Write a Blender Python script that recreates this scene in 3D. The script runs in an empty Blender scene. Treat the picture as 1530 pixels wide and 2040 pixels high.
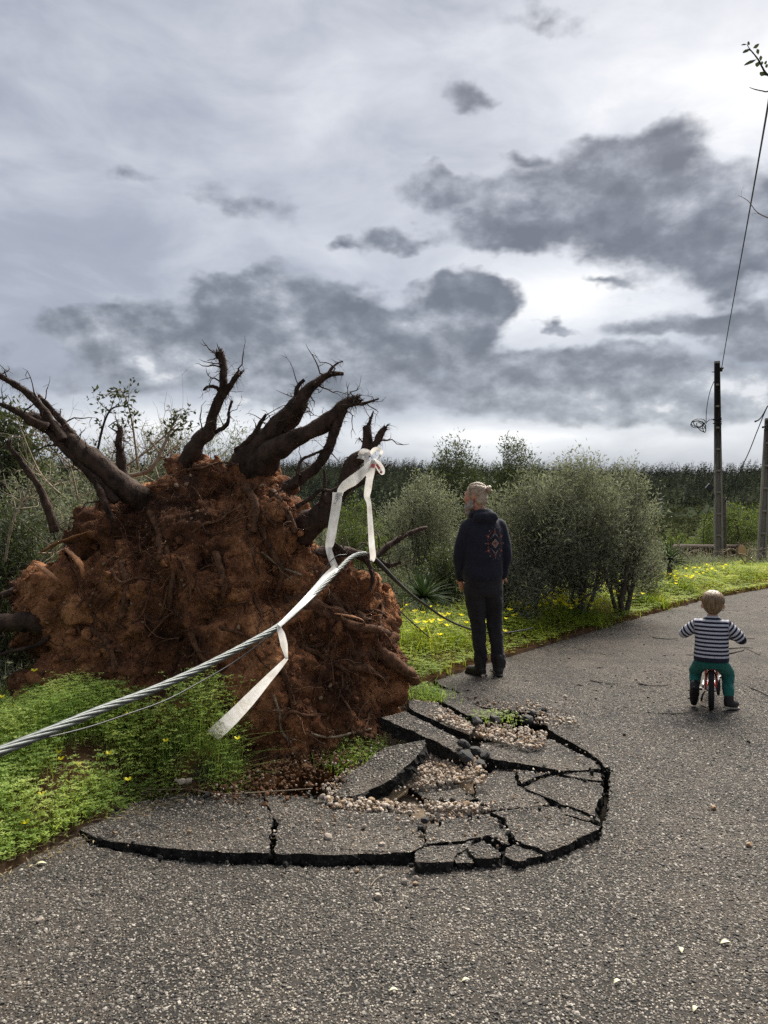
import bpy, bmesh, math, random
import numpy as np
from mathutils import Vector, Matrix, Euler, Quaternion
from mathutils.bvhtree import BVHTree
from mathutils.geometry import tessellate_polygon

SC = bpy.context.scene
COL = SC.collection
R = math.radians
random.seed(7)
RNG = np.random.default_rng(7)

# ------------------------------------------------------------------ camera
CAM_H = 1.5
F_PX = 1474.0                       # focal length in pixels of the 1530 x 2040 frame
cam_data = bpy.data.cameras.new('camera')
cam = bpy.data.objects.new('camera', cam_data)
COL.objects.link(cam)
cam.location = (0, 0, CAM_H)
cam.rotation_euler = (R(90), 0, 0)
cam_data.sensor_fit = 'VERTICAL'
cam_data.sensor_height = 34.6
cam_data.lens = 34.6 * F_PX / 2040.0
cam_data.clip_start = 0.05
cam_data.clip_end = 6000
SC.camera = cam

# ------------------------------------------------------------------ exposure
SC.view_settings.view_transform = 'Standard'
SC.view_settings.look = 'None'
SC.view_settings.exposure = 1.15
SC.view_settings.gamma = 1.0
SC.view_settings.use_curve_mapping = False
SC.render.film_transparent = False
SC.cycles.use_denoising = False
SC.cycles.denoiser = 'OPENIMAGEDENOISE'
SC.cycles.denoising_input_passes = 'RGB_ALBEDO_NORMAL'
SC.cycles.denoising_prefilter = 'ACCURATE'
SC.cycles.max_bounces = 8
SC.cycles.transparent_max_bounces = 8
SC.cycles.volume_bounces = 1
SC.cycles.use_adaptive_sampling = True
SC.cycles.adaptive_threshold = 0.01
SC.cycles.sample_clamp_indirect = 6.0

SUN_EL, SUN_AZ = 48.0, 26.0         # degrees; azimuth clockwise from the view axis (+Y)


def pdir(u, v):
    return Vector(((u - 765) / F_PX, 1.0, (1020 - v) / F_PX)).normalized()


def stereo(d):
    return (2 * d.x / (1 + d.y), 2 * d.z / (1 + d.y))


# ------------------------------------------------------------------ node helper
class NT:
    def __init__(self, tree):
        self.t = tree
        self.n = tree.nodes
        self.l = tree.links

    def new(self, typ, **kw):
        nd = self.n.new(typ)
        for k, v in kw.items():
            setattr(nd, k, v)
        return nd

    def put(self, sock, val):
        if isinstance(val, bpy.types.NodeSocket):
            self.l.new(val, sock)
        elif val is not None:
            if hasattr(sock.default_value, '__len__') and not hasattr(val, '__len__'):
                val = (val,) * len(sock.default_value)
            if sock.type == 'RGBA' and len(val) == 3:
                val = (*val, 1)
            sock.default_value = val

    def math(self, op, a, b=None, c=None, clamp=False):
        nd = self.new('ShaderNodeMath', operation=op, use_clamp=clamp)
        for i, x in enumerate((a, b, c)):
            if x is not None:
                self.put(nd.inputs[i], x)
        return nd.outputs[0]

    def vmath(self, op, a, b=None, s=None):
        nd = self.new('ShaderNodeVectorMath', operation=op)
        self.put(nd.inputs[0], a)
        if b is not None:
            self.put(nd.inputs[1], b)
        if s is not None:
            self.put(nd.inputs['Scale'], s)
        return nd.outputs['Value'] if op in ('LENGTH', 'DOT_PRODUCT', 'DISTANCE') else nd.outputs['Vector']

    def noise(self, vec, scale=5, detail=4, rough=0.55, dist=0.0, dims='3D', col=False, lac=2.0):
        nd = self.new('ShaderNodeTexNoise', noise_dimensions=dims)
        self.put(nd.inputs['Vector'], vec)
        for k, v in (('Scale', scale), ('Detail', detail), ('Roughness', rough), ('Distortion', dist), ('Lacunarity', lac)):
            self.put(nd.inputs[k], v)
        return nd.outputs['Color' if col else 'Fac']

    def voronoi(self, vec, scale, feature='F1', rnd=1.0):
        nd = self.new('ShaderNodeTexVoronoi', feature=feature)
        self.put(nd.inputs['Vector'], vec)
        self.put(nd.inputs['Scale'], scale)
        self.put(nd.inputs['Randomness'], rnd)
        return nd

    def maprange(self, val, a, b, c=0.0, d=1.0, smooth=False):
        nd = self.new('ShaderNodeMapRange', interpolation_type='SMOOTHSTEP' if smooth else 'LINEAR')
        for i, x in enumerate((val, a, b, c, d)):
            self.put(nd.inputs[i], x)
        return nd.outputs[0]

    def mix(self, fac, a, b, mode='MIX'):
        nd = self.new('ShaderNodeMix', data_type='RGBA', blend_type=mode)
        self.put(nd.inputs[0], fac)
        self.put(nd.inputs[6], a)
        self.put(nd.inputs[7], b)
        return nd.outputs[2]

    def ramp(self, fac, stops):
        nd = self.new('ShaderNodeValToRGB')
        el = nd.color_ramp.elements
        while len(el) < len(stops):
            el.new(0.5)
        for e, (p, c) in zip(el, stops):
            e.position = p
            e.color = (*c, 1) if len(c) == 3 else c
        self.put(nd.inputs[0], fac)
        return nd.outputs[0]

    def sep(self, v):
        nd = self.new('ShaderNodeSeparateXYZ')
        self.put(nd.inputs[0], v)
        return nd.outputs

    def comb(self, x=0.0, y=0.0, z=0.0):
        nd = self.new('ShaderNodeCombineXYZ')
        for i, k in enumerate((x, y, z)):
            self.put(nd.inputs[i], k)
        return nd.outputs[0]

    def bump(self, h, strength=0.5, dist=0.01, normal=None):
        nd = self.new('ShaderNodeBump')
        self.put(nd.inputs['Height'], h)
        nd.inputs['Strength'].default_value = strength
        nd.inputs['Distance'].default_value = dist
        if normal is not None:
            self.put(nd.inputs['Normal'], normal)
        return nd.outputs[0]


# ------------------------------------------------------------------ sky: Nishita behind a cloud deck
W = bpy.data.worlds.new('World')
SC.world = W
W.use_nodes = True
W.node_tree.nodes.clear()


def blob_field(t, p, blobs):
    """max over blobs of 1 - |(p - c) / r|, each an elliptical cloud mass at a direction of the sky"""
    out = None
    for (u, v, ru, rv, wt) in blobs:
        cx, cy = stereo(pdir(u, v))
        q = t.vmath('SUBTRACT', p, (cx, cy, 0))
        q = t.vmath('MULTIPLY', q, (F_PX / (ru * 1.12), F_PX / (rv * 1.12), 1))
        b = t.math('MULTIPLY', t.math('SUBTRACT', 1.0, t.vmath('LENGTH', q)), wt)
        if out is None:
            out = b
        else:
            nd = t.math('SMOOTH_MAX', out, b, 0.22)
            out = nd
    return out


def to_stereo(t, d):
    s = t.sep(d)
    k = t.math('DIVIDE', 2.0, t.math('MAXIMUM', t.math('ADD', s[1], 1.0), 0.02))
    return t.comb(t.math('MULTIPLY', s[0], k), t.math('MULTIPLY', s[2], k), 0.0)


CUMULUS = [  # u, v, radius u, radius v, weight
    (190, 645, 100, 46, .95), (270, 668, 180, 66, 1.0), (360, 705, 260, 80, .95), (470, 610, 130, 62, 1.05), (590, 630, 200, 78, 1.05), (740, 640, 170, 70, .95),
    (520, 700, 330, 90, .95), (720, 720, 300, 90, .95), (905, 615, 72, 62, 1.25), (975, 610, 66, 55, 1.15), (925, 690, 90, 95, 1.1),
    (640, 785, 420, 34, .48), (1080, 760, 200, 60, .95), (1180, 790, 330, 55, .95), (1380, 780, 280, 80, 1.0), (1230, 715, 160, 32, .62), (300, 760, 330, 36, .5),
    (1250, 340, 150, 88, 1.15), (1130, 410, 200, 85, 1.1), (1010, 450, 150, 58, .95), (1330, 430, 200, 100, 1.05), (1450, 470, 170, 90, 1.05), (900, 385, 90, 42, .72),
    (1480, 545, 130, 62, .9), (1420, 640, 150, 42, .8), (1300, 655, 120, 30, .7), (1500, 690, 90, 45, .8),
    (810, 470, 80, 30, .58), (700, 492, 60, 20, .46), (470, 405, 130, 30, .40), (260, 352, 90, 20, .36),
    (950, 190, 64, 24, .42), (1075, 55, 90, 30, .40), (1112, 660, 36, 16, .70), (1200, 562, 70, 16, .5), (1040, 320, 80, 24, .45),
]


def density_group():
    g = bpy.data.node_groups.new('cloud_density', 'ShaderNodeTree')
    g.interface.new_socket('Dir', in_out='INPUT', socket_type='NodeSocketVector')
    g.interface.new_socket('Density', in_out='OUTPUT', socket_type='NodeSocketFloat')
    t = NT(g)
    gi, go = t.new('NodeGroupInput'), t.new('NodeGroupOutput')
    d = gi.outputs[0]
    dz = t.vmath('MULTIPLY', d, (1, 1, 1.5))
    warp = t.vmath('SUBTRACT', t.noise(dz, 8.5, 4, 0.6, col=True), (0.5, 0.5, 0.5))
    dw = t.vmath('ADD', d, t.vmath('SCALE', warp, s=0.10))
    p = to_stereo(t, dw)
    blobs = blob_field(t, p, CUMULUS)
    # the rest of the sky goes on with broken cloud of the same kind
    sy = t.sep(d)[1]
    rest = t.math('MULTIPLY', t.math('SUBTRACT', t.noise(dz, 2.1, 2, 0.5), 0.55), 3.0)
    rest = t.math('SUBTRACT', rest, t.maprange(sy, 0.35, 0.75, 0.0, 3.0))
    base = t.math('MAXIMUM', blobs, rest)
    puff = t.math('SUBTRACT', t.noise(dz, 12, 7, 0.57), 0.5)
    vor = t.voronoi(t.vmath('ADD', dz, t.vmath('SCALE', warp, s=0.06)), 20, 'F1')
    lump = t.math('SUBTRACT', 0.42, vor.outputs['Distance'])
    dens = t.math('ADD', t.math('SUBTRACT', base, 0.01), t.math('MULTIPLY', puff, 1.15))
    dens = t.math('ADD', dens, t.math('MULTIPLY', lump, 0.26))
    g.links.new(dens, go.inputs[0])
    return g


def build_world():
    t = NT(W.node_tree)
    g = density_group()
    d = t.new('ShaderNodeTexCoord').outputs['Generated']
    d = t.vmath('NORMALIZE', d)

    def dens(v):
        nd = t.new('ShaderNodeGroup')
        nd.node_tree = g
        t.put(nd.inputs[0], v)
        return nd.outputs[0]
    d0 = dens(d)
    d1 = dens(t.vmath('ADD', d, (0.022, 0.0, 0.034)))
    alpha = t.math('POWER', t.maprange(d0, 0.02, 0.46, smooth=True), 0.75)
    # high veil: grey to the left, bright where the sun stands behind it
    p = to_stereo(t, d)
    glow = blob_field(t, p, [(1150, 570, 480, 190, 1.05), (1450, 150, 620, 360, 1.0), (640, 250, 520, 420, 0.50),
                             (1010, 868, 800, 66, 1.08), (380, 850, 620, 72, 0.90), (720, 520, 420, 120, 0.45)])
    dzs = t.vmath('MULTIPLY', d, (1, 1, 2.3))
    streak = t.noise(dzs, 5.5, 7, 0.55, dist=0.35)
    glow = t.math('ADD', t.math('MAXIMUM', glow, 0.1), t.math('MULTIPLY', t.math('SUBTRACT', streak, 0.5), 1.35))
    veil = t.ramp(t.maprange(glow, -0.45, 1.0), [(0.0, (0.30, 0.325, 0.395)), (0.35, (0.40, 0.425, 0.50)),
                                                (0.62, (0.62, 0.645, 0.70)), (0.85, (0.82, 0.835, 0.87)), (1.0, (1.0, 1.0, 1.0))])
    # lower cumulus: dark bellies, lighter heads and rims
    # backlit heaps: dark against the bright veil, with paler folds inside
    dq = t.vmath('MULTIPLY', d, (1, 1, 1.6))
    n0 = t.noise(dq, 11, 5, 0.58)
    n1 = t.noise(t.vmath('ADD', dq, (0.012, 0.0, 0.026)), 11, 5, 0.58)
    lit = t.maprange(t.math('SUBTRACT', n0, n1), -0.16, 0.26)
    big = t.noise(dq, 5.5, 3, 0.5)
    lit = t.math('ADD', t.math('MULTIPLY', lit, 0.85), t.math('MULTIPLY', t.math('SUBTRACT', big, 0.5), 1.35))
    el = t.sep(d)[2]
    lit = t.math('ADD', lit, t.maprange(el, 0.12, 0.27, 0.33, -0.10))
    lit = t.math('ADD', lit, t.math('MULTIPLY', t.math('SUBTRACT', d0, d1), 0.16))
    cum = t.ramp(lit, [(0.0, (0.140, 0.150, 0.176)), (0.3, (0.200, 0.214, 0.246)), (0.55, (0.310, 0.330, 0.372)),
                       (0.8, (0.46, 0.48, 0.525)), (1.0, (0.74, 0.75, 0.78))])
    deck = t.mix(alpha, veil, cum)
    sky = t.new('ShaderNodeTexSky', sky_type='NISHITA')
    sky.sun_disc = False
    sky.sun_elevation = R(SUN_EL)
    sky.sun_rotation = R(SUN_AZ)
    ten = t.vmath('SCALE', deck, s=10.0 / 2 ** 1.15)           # the background strength below is 0.1
    blend = t.mix(0.94, sky.outputs[0], ten)
    # below the horizon only the ground is seen; keep it dull there
    below = t.maprange(t.sep(d)[2], -0.06, 0.0)
    col = t.mix(below, (0.9, 0.95, 0.85), blend)
    bg = t.new('ShaderNodeBackground')
    t.put(bg.inputs['Color'], col)
    bg.inputs['Strength'].default_value = 0.1
    out = t.new('ShaderNodeOutputWorld')
    t.l.new(bg.outputs[0], out.inputs[0])


build_world()

# ------------------------------------------------------------------ sun, veiled by cloud
sun_d = bpy.data.lights.new('sun', 'SUN')
sun_d.energy = 5.0
sun_d.angle = R(40)
sun_d.color = (1.0, 0.95, 0.87)
sun = bpy.data.objects.new('sun', sun_d)
COL.objects.link(sun)
_sd = Vector((math.sin(R(SUN_AZ)) * math.cos(R(SUN_EL)), math.cos(R(SUN_AZ)) * math.cos(R(SUN_EL)), math.sin(R(SUN_EL))))
sun.rotation_euler = (-_sd).to_track_quat('-Z', 'Y').to_euler()

# ------------------------------------------------------------------ helpers: points, noise, meshes
def P(u, v, Y):
    """the point of the place that lies at distance Y along the view axis on the sight line of photo pixel (u, v)"""
    return Vector(((u - 765) / F_PX * Y, Y, CAM_H - (v - 1020) / F_PX * Y))


def G(u, v, z=0.0):
    """the point of the level z on that sight line"""
    Y = (CAM_H - z) * F_PX / (v - 1020)
    return P(u, v, Y)


def _hash(ix, iy, iz):
    n = (ix * 374761393 + iy * 668265263 + iz * 1274126177) & 0xFFFFFFFF
    n = ((n ^ (n >> 13)) * 1274126177) & 0xFFFFFFFF
    return ((n ^ (n >> 16)) & 0xFFFF) / 65535.0


def vnoise(p):
    p = np.asarray(p, float)
    i = np.floor(p).astype(np.int64)
    f = p - i
    f = f * f * (3 - 2 * f)
    r = 0
    for dx in (0, 1):
        wx = f[:, 0] if dx else 1 - f[:, 0]
        for dy in (0, 1):
            wy = f[:, 1] if dy else 1 - f[:, 1]
            for dz in (0, 1):
                wz = f[:, 2] if dz else 1 - f[:, 2]
                r = r + wx * wy * wz * _hash(i[:, 0] + dx, i[:, 1] + dy, i[:, 2] + dz)
    return r * 2 - 1


def fbm(p, octaves=4, gain=0.5, seed=0.0):
    p = np.asarray(p, float) + seed * 17.31
    a, s, out = 1.0, 0.0, 0
    for _ in range(octaves):
        out = out + a * vnoise(p)
        s += a
        a *= gain
        p = p * 2.03 + 5.7
    return out / s


def ridged(p, octaves=4, seed=0.0):
    p = np.asarray(p, float) + seed * 11.7
    a, s, out = 1.0, 0.0, 0
    for _ in range(octaves):
        out = out + a * (1 - np.abs(vnoise(p)))
        s += a
        a *= 0.5
        p = p * 2.1 + 3.1
    return out / s


def sstep(a, b, x):
    t = np.clip((np.asarray(x, float) - a) / (b - a), 0, 1)
    return t * t * (3 - 2 * t)


class Acc:
    """collects vertices and polygons and turns them into ONE mesh"""

    def __init__(self):
        self.v, self.f, self.m, self.nv, self.c = [], [], [], 0, []

    def add(self, verts, faces, mat=0, val=0.0):
        verts = np.asarray(verts, float).reshape(-1, 3)
        if isinstance(faces, np.ndarray):
            self.f.append((faces + self.nv, mat))
        else:
            by = {}
            for f in faces:
                by.setdefault(len(f), []).append(f)
            for k in by:
                self.f.append((np.array(by[k], dtype=np.int64) + self.nv, mat))
        self.v.append(verts)
        self.c.append(np.full(len(verts), val) if np.isscalar(val) else np.asarray(val, float))
        self.nv += len(verts)

    def mesh(self, name, mats, smooth=False, attr=False):
        me = bpy.data.meshes.new(name)
        if self.nv:
            V = np.concatenate(self.v)
            me.vertices.add(len(V))
            me.vertices.foreach_set('co', V.ravel())
            loops = np.concatenate([f.ravel() for f, _ in self.f])
            counts = np.concatenate([np.full(len(f), f.shape[1]) for f, _ in self.f])
            mi = np.concatenate([np.full(len(f), m) for f, m in self.f])
            me.loops.add(len(loops))
            me.loops.foreach_set('vertex_index', loops.astype(np.int32))
            me.polygons.add(len(counts))
            st = np.concatenate([[0], np.cumsum(counts)[:-1]])
            me.polygons.foreach_set('loop_start', st.astype(np.int32))
            me.polygons.foreach_set('material_index', mi.astype(np.int32))
            if smooth:
                me.polygons.foreach_set('use_smooth', np.ones(len(counts), bool))
            else:
                me.polygons.foreach_set('use_smooth', np.zeros(len(counts), bool))
            if attr:
                at = me.attributes.new('tone', 'FLOAT', 'POINT')
                at.data.foreach_set('value', np.concatenate(self.c).astype(np.float32))
            me.update(calc_edges=True)
            me.validate()
        for m in (mats if isinstance(mats, (list, tuple)) else [mats]):
            me.materials.append(m)
        return me


def tag(o, label=None, cat=None, group=None, kind=None):
    for k, x in (('label', label), ('category', cat), ('group', group), ('kind', kind)):
        if x:
            o[k] = x
    return o


def link(name, me, parent=None, loc=None):
    o = bpy.data.objects.new(name, me)
    COL.objects.link(o)
    if loc is not None:
        o.location = loc
    if parent is not None:
        o.parent = parent
    return o


def empty(name, loc, label, cat, group=None, rz=0.0):
    o = bpy.data.objects.new(name, None)
    COL.objects.link(o)
    o.location = loc
    o.rotation_euler = (0, 0, rz)
    o.empty_display_size = 0.1
    return tag(o, label, cat, group)


def kids(o):
    return [c for c in bpy.data.objects if c.parent == o]


def copy_tree(o, loc=None, rot=None, scale=None, parent=None, label=None, group=None):
    c = o.copy()
    COL.objects.link(c)
    if parent is not None:
        c.parent = parent
    for ch in o.children:
        copy_tree(ch, parent=c)
    if loc is not None:
        c.location = loc
    if rot is not None:
        c.rotation_euler = rot
    if scale is not None:
        c.scale = scale
    if label:
        c['label'] = label
    if group:
        c['group'] = group
    return c


def smooth_path(pts, rad, n=6):
    """Catmull-Rom through the points (and radii)"""
    pts = [Vector(p) for p in pts]
    if len(pts) < 3:
        n = max(n, 4)
    out, rr = [], []
    m = len(pts)
    for i in range(m - 1):
        p0, p1, p2, p3 = pts[max(i - 1, 0)], pts[i], pts[i + 1], pts[min(i + 2, m - 1)]
        for k in range(n):
            t = k / n
            out.append(0.5 * ((2 * p1) + (p2 - p0) * t + (2 * p0 - 5 * p1 + 4 * p2 - p3) * t * t + (3 * p1 - p0 - 3 * p2 + p3) * t ** 3))
            rr.append(rad[i] * (1 - t) + rad[i + 1] * t)
    out.append(pts[-1])
    rr.append(rad[-1])
    return out, rr


def frames(pts):
    """parallel-transport frames along a path"""
    T = [((pts[min(i + 1, len(pts) - 1)] - pts[max(i - 1, 0)]).normalized()) for i in range(len(pts))]
    up = Vector((0, 0, 1)) if abs(T[0].z) < 0.9 else Vector((1, 0, 0))
    n = T[0].cross(up).normalized()
    out = []
    for i, t in enumerate(T):
        n = (n - t * n.dot(t))
        n = n.normalized() if n.length > 1e-6 else t.orthogonal().normalized()
        out.append((t, n, t.cross(n)))
    return out


def tube(acc, pts, rad, sides=8, mat=0, rough=0.0, flat=1.0, seed=0, val=0.0, caps=True, twist=0.0):
    """a tube along pts with a radius at each point; rough makes the skin knotty; flat squashes it"""
    pts = [Vector(p) for p in pts]
    fr = frames(pts)
    n = len(pts)
    ang = np.linspace(0, 2 * math.pi, sides, endpoint=False)
    V = np.zeros((n, sides, 3))
    for i in range(n):
        t, a, b = fr[i]
        c = np.cos(ang + twist * i)[:, None] * np.array(a) + flat * np.sin(ang + twist * i)[:, None] * np.array(b)
        V[i] = np.array(pts[i]) + rad[i] * c
    if rough:
        ctr = np.repeat(np.array([list(p) for p in pts])[:, None, :], sides, 1)
        d = (V - ctr)
        fl = V.reshape(-1, 3)
        mr = max(max(rad), 1e-4)
        k = 1 + rough * (fbm(fl * (1.0 / mr) * 0.7, 3, 0.6, seed) + 0.5 * np.sign(rough) * (ridged(fl * (1.6 / mr), 2, seed) - 0.7))
        V = ctr + d * k.reshape(n, sides)[:, :, None]
    idx = np.arange(n * sides).reshape(n, sides)
    q = np.stack([idx[:-1], np.roll(idx[:-1], -1, 1), np.roll(idx[1:], -1, 1), idx[1:]], -1).reshape(-1, 4)
    verts = V.reshape(-1, 3)
    acc.add(verts, q, mat, val)
    if caps:
        base = acc.nv
        acc.add(np.array([list(pts[0]), list(pts[-1])]), np.zeros((0, 3), int), mat, val)
        o = base - n * sides
        f0 = np.array([[base, o + (k + 1) % sides, o + k] for k in range(sides)])
        e = o + (n - 1) * sides
        f1 = np.array([[base + 1, e + k, e + (k + 1) % sides] for k in range(sides)])
        acc.f.append((f0, mat))
        acc.f.append((f1, mat))


def ring_loft(acc, rings, mat=0, val=0.0):
    """rings: arrays (k,3) with equal k; closed ends"""
    k = len(rings[0])
    V = np.concatenate([np.asarray(r, float) for r in rings])
    n = len(rings)
    idx = np.arange(n * k).reshape(n, k)
    q = np.stack([idx[:-1], np.roll(idx[:-1], -1, 1), np.roll(idx[1:], -1, 1), idx[1:]], -1).reshape(-1, 4)
    c0, c1 = np.mean(rings[0], 0), np.mean(rings[-1], 0)
    V = np.concatenate([V, [c0, c1]])
    acc.add(V, q, mat, val)
    o = acc.nv - len(V)
    acc.f.append((np.array([[o + n * k, o + (j + 1) % k, o + j] for j in range(k)]), mat))
    acc.f.append((np.array([[o + n * k + 1, o + (n - 1) * k + j, o + (n - 1) * k + (j + 1) % k] for j in range(k)]), mat))


def box(acc, c, s, mat=0, rot=None, bev=0.0, val=0.0):
    """a box with chamfered edges (bev) centred at c with full sizes s"""
    hx, hy, hz = (x / 2 for x in s)
    if bev <= 0:
        v = np.array([[x, y, z] for x in (-hx, hx) for y in (-hy, hy) for z in (-hz, hz)])
        f = [[0, 1, 3, 2], [4, 6, 7, 5], [0, 4, 5, 1], [2, 3, 7, 6], [0, 2, 6, 4], [1, 5, 7, 3]]
    else:
        bm = bmesh.new()
        bmesh.ops.create_cube(bm, size=1)
        for vv in bm.verts:
            vv.co = Vector((vv.co.x * s[0], vv.co.y * s[1], vv.co.z * s[2]))
        bmesh.ops.bevel(bm, geom=list(bm.edges), offset=bev, segments=2, affect='EDGES', profile=0.6)
        bm.verts.index_update()
        v = np.array([list(x.co) for x in bm.verts])
        f = [[x.index for x in fc.verts] for fc in bm.faces]
        bm.free()
    if rot is not None:
        m = np.array((rot if isinstance(rot, Matrix) else Euler(rot).to_matrix()).to_3x3())
        v = v @ m.T
    acc.add(v + np.array(c), f, mat, val)


def ellipsoid(acc, c, r, seg=16, rings=10, mat=0, rot=None, val=0.0):
    V, k = [], seg
    for i in range(1, rings):
        th = math.pi * i / rings
        a = np.linspace(0, 2 * math.pi, k, endpoint=False)
        V.append(np.stack([np.sin(th) * np.cos(a), np.sin(th) * np.sin(a), np.full(k, np.cos(th))], 1))
    V = np.concatenate(V + [np.array([[0, 0, 1.0]]), np.array([[0, 0, -1.0]])]) * np.array(r)
    if rot is not None:
        m = np.array((rot if isinstance(rot, Matrix) else Euler(rot).to_matrix()).to_3x3())
        V = V @ m.T
    V = V + np.array(c)
    n = rings - 1
    idx = np.arange(n * k).reshape(n, k)
    q = np.stack([idx[:-1], idx[1:], np.roll(idx[1:], -1, 1), np.roll(idx[:-1], -1, 1)], -1).reshape(-1, 4)
    top, bot = n * k, n * k + 1
    tri = [[top, j, (j + 1) % k] for j in range(k)] + [[bot, (n - 1) * k + (j + 1) % k, (n - 1) * k + j] for j in range(k)]
    acc.add(V, q, mat, val)
    o = acc.nv - len(V)
    acc.f.append((np.array(tri) + o, mat))


def fuse(acc, voxel, smooth_it=4, name='fused', factor=0.5):
    """voxel union of overlapping closed pieces -> one continuous smooth surface; returns (verts, polygons)"""
    me = acc.mesh(name + '_raw', [])
    o = bpy.data.objects.new(name + '_raw', me)
    COL.objects.link(o)
    m = o.modifiers.new('r', 'REMESH')
    m.mode = 'VOXEL'
    m.voxel_size = voxel
    if smooth_it:
        s = o.modifiers.new('s', 'SMOOTH')
        s.iterations = smooth_it
        s.factor = factor
    dg = bpy.context.evaluated_depsgraph_get()
    ev = o.evaluated_get(dg)
    me2 = bpy.data.meshes.new_from_object(ev)
    bpy.data.objects.remove(o)
    bpy.data.meshes.remove(me)
    return me2


def get_co(me):
    a = np.zeros(len(me.vertices) * 3)
    me.vertices.foreach_get('co', a)
    return a.reshape(-1, 3)


def get_no(me):
    a = np.zeros(len(me.vertices) * 3)
    me.vertices.foreach_get('normal', a)
    return a.reshape(-1, 3)


def set_co(me, co):
    me.vertices.foreach_set('co', np.ascontiguousarray(co).ravel())
    me.update()


def set_smooth(me, on=True):
    me.polygons.foreach_set('use_smooth', np.full(len(me.polygons), on))


def rot_rand(n, rng):
    """n random unit quaternions as rotation matrices (n,3,3)"""
    q = rng.normal(size=(n, 4))
    q /= np.linalg.norm(q, axis=1)[:, None]
    w, x, y, z = q.T
    return np.stack([np.stack([1 - 2 * (y * y + z * z), 2 * (x * y - z * w), 2 * (x * z + y * w)], 1),
                     np.stack([2 * (x * y + z * w), 1 - 2 * (x * x + z * z), 2 * (y * z - x * w)], 1),
                     np.stack([2 * (x * z - y * w), 2 * (y * z + x * w), 1 - 2 * (x * x + y * y)], 1)], 1)


def unit(a):
    return a / np.maximum(np.linalg.norm(a, axis=-1, keepdims=True), 1e-9)


def leaves(acc, base, direc, length, width, rng, mat=0, val=None, fold=0.25, droop=0.0):
    """one folded leaf (two triangles across a midrib) per base point, growing along direc"""
    n = len(base)
    direc = unit(direc)
    side = unit(np.cross(direc, rng.normal(size=(n, 3))))
    nor = np.cross(side, direc)
    L = (np.full(n, length) if np.isscalar(length) else length)[:, None]
    Wd = (np.full(n, width) if np.isscalar(width) else width)[:, None]
    mid = base + direc * L * 0.45
    tip = base + direc * L - np.array([0, 0, 1.0]) * droop * L
    l = mid + side * Wd * 0.5 + nor * Wd * fold
    r = mid - side * Wd * 0.5 + nor * Wd * fold
    V = np.stack([base, l, tip, r], 1).reshape(-1, 3)
    i = np.arange(n)[:, None] * 4
    F = np.concatenate([i + np.array([[0, 1, 2]]), i + np.array([[0, 2, 3]])])
    if val is None:
        val = rng.random(n)
    acc.add(V, F, mat, np.repeat(val, 4))


def blades(acc, base, height, width, rng, mat=0, val=None, lean=0.35, seg=3, wind=(0, 0)):
    """curved grass blades, seg quads each"""
    n = len(base)
    a = rng.random(n) * 2 * math.pi
    ld = np.stack([np.cos(a), np.sin(a), np.zeros(n)], 1) + np.array([wind[0], wind[1], 0])
    sd = unit(np.stack([-np.sin(a), np.cos(a), np.zeros(n)], 1) + 0.4 * rng.normal(size=(n, 3)) * np.array([1, 1, 0]))
    H = (np.full(n, height) if np.isscalar(height) else height)
    ln = lean * (0.4 + 1.2 * rng.random(n))
    rows = []
    for k in range(seg + 1):
        t = k / seg
        c = base + np.array([0, 0, 1.0]) * (H * (t - 0.25 * ln * t * t))[:, None] + ld * (H * ln * t * t)[:, None]
        w = width * (1 - t) ** 0.7 * 0.5 + 0.0004
        rows += [c - sd * w, c + sd * w]
    V = np.stack(rows, 1)
    k = V.shape[1]
    F = []
    i = np.arange(n)[:, None] * k
    for s in range(seg):
        F.append(i + np.array([[2 * s, 2 * s + 1, 2 * s + 3, 2 * s + 2]]))
    if val is None:
        val = rng.random(n)
    acc.add(V.reshape(-1, 3), np.concatenate(F), mat, np.repeat(val, k))


# ------------------------------------------------------------------ materials
def material(name):
    m = bpy.data.materials.new(name)
    m.use_nodes = True
    m.node_tree.nodes.clear()
    t = NT(m.node_tree)
    out = t.new('ShaderNodeOutputMaterial')
    return m, t, out


def principled(t, out, base, rough=0.8, normal=None, spec=0.4, metal=0.0, **kw):
    b = t.new('ShaderNodeBsdfPrincipled')
    t.put(b.inputs['Base Color'], base)
    t.put(b.inputs['Roughness'], rough)
    t.put(b.inputs['Specular IOR Level'], spec)
    t.put(b.inputs['Metallic'], metal)
    for k, v in kw.items():
        t.put(b.inputs[k], v)
    if normal is not None:
        t.put(b.inputs['Normal'], normal)
    t.l.new(b.outputs[0], out.inputs[0])
    return b


def coord(t, kind='Object'):
    return t.new('ShaderNodeTexCoord').outputs[kind]


def attr(t, name='tone'):
    return t.new('ShaderNodeAttribute', attribute_name=name).outputs['Fac']


def simple_mat(name, c1, c2, rough=0.8, scale=20, bump=0.3, bdist=0.004, spec=0.3, metal=0.0, stretch=(1, 1, 1), detail=5, **kw):
    m, t, out = material(name)
    p = t.vmath('MULTIPLY', coord(t), stretch)
    n = t.noise(p, scale, detail, 0.6)
    col = t.mix(t.maprange(n, 0.3, 0.7), c1, c2)
    principled(t, out, col, rough, t.bump(n, bump, bdist) if bump else None, spec, metal, **kw)
    return m


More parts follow.
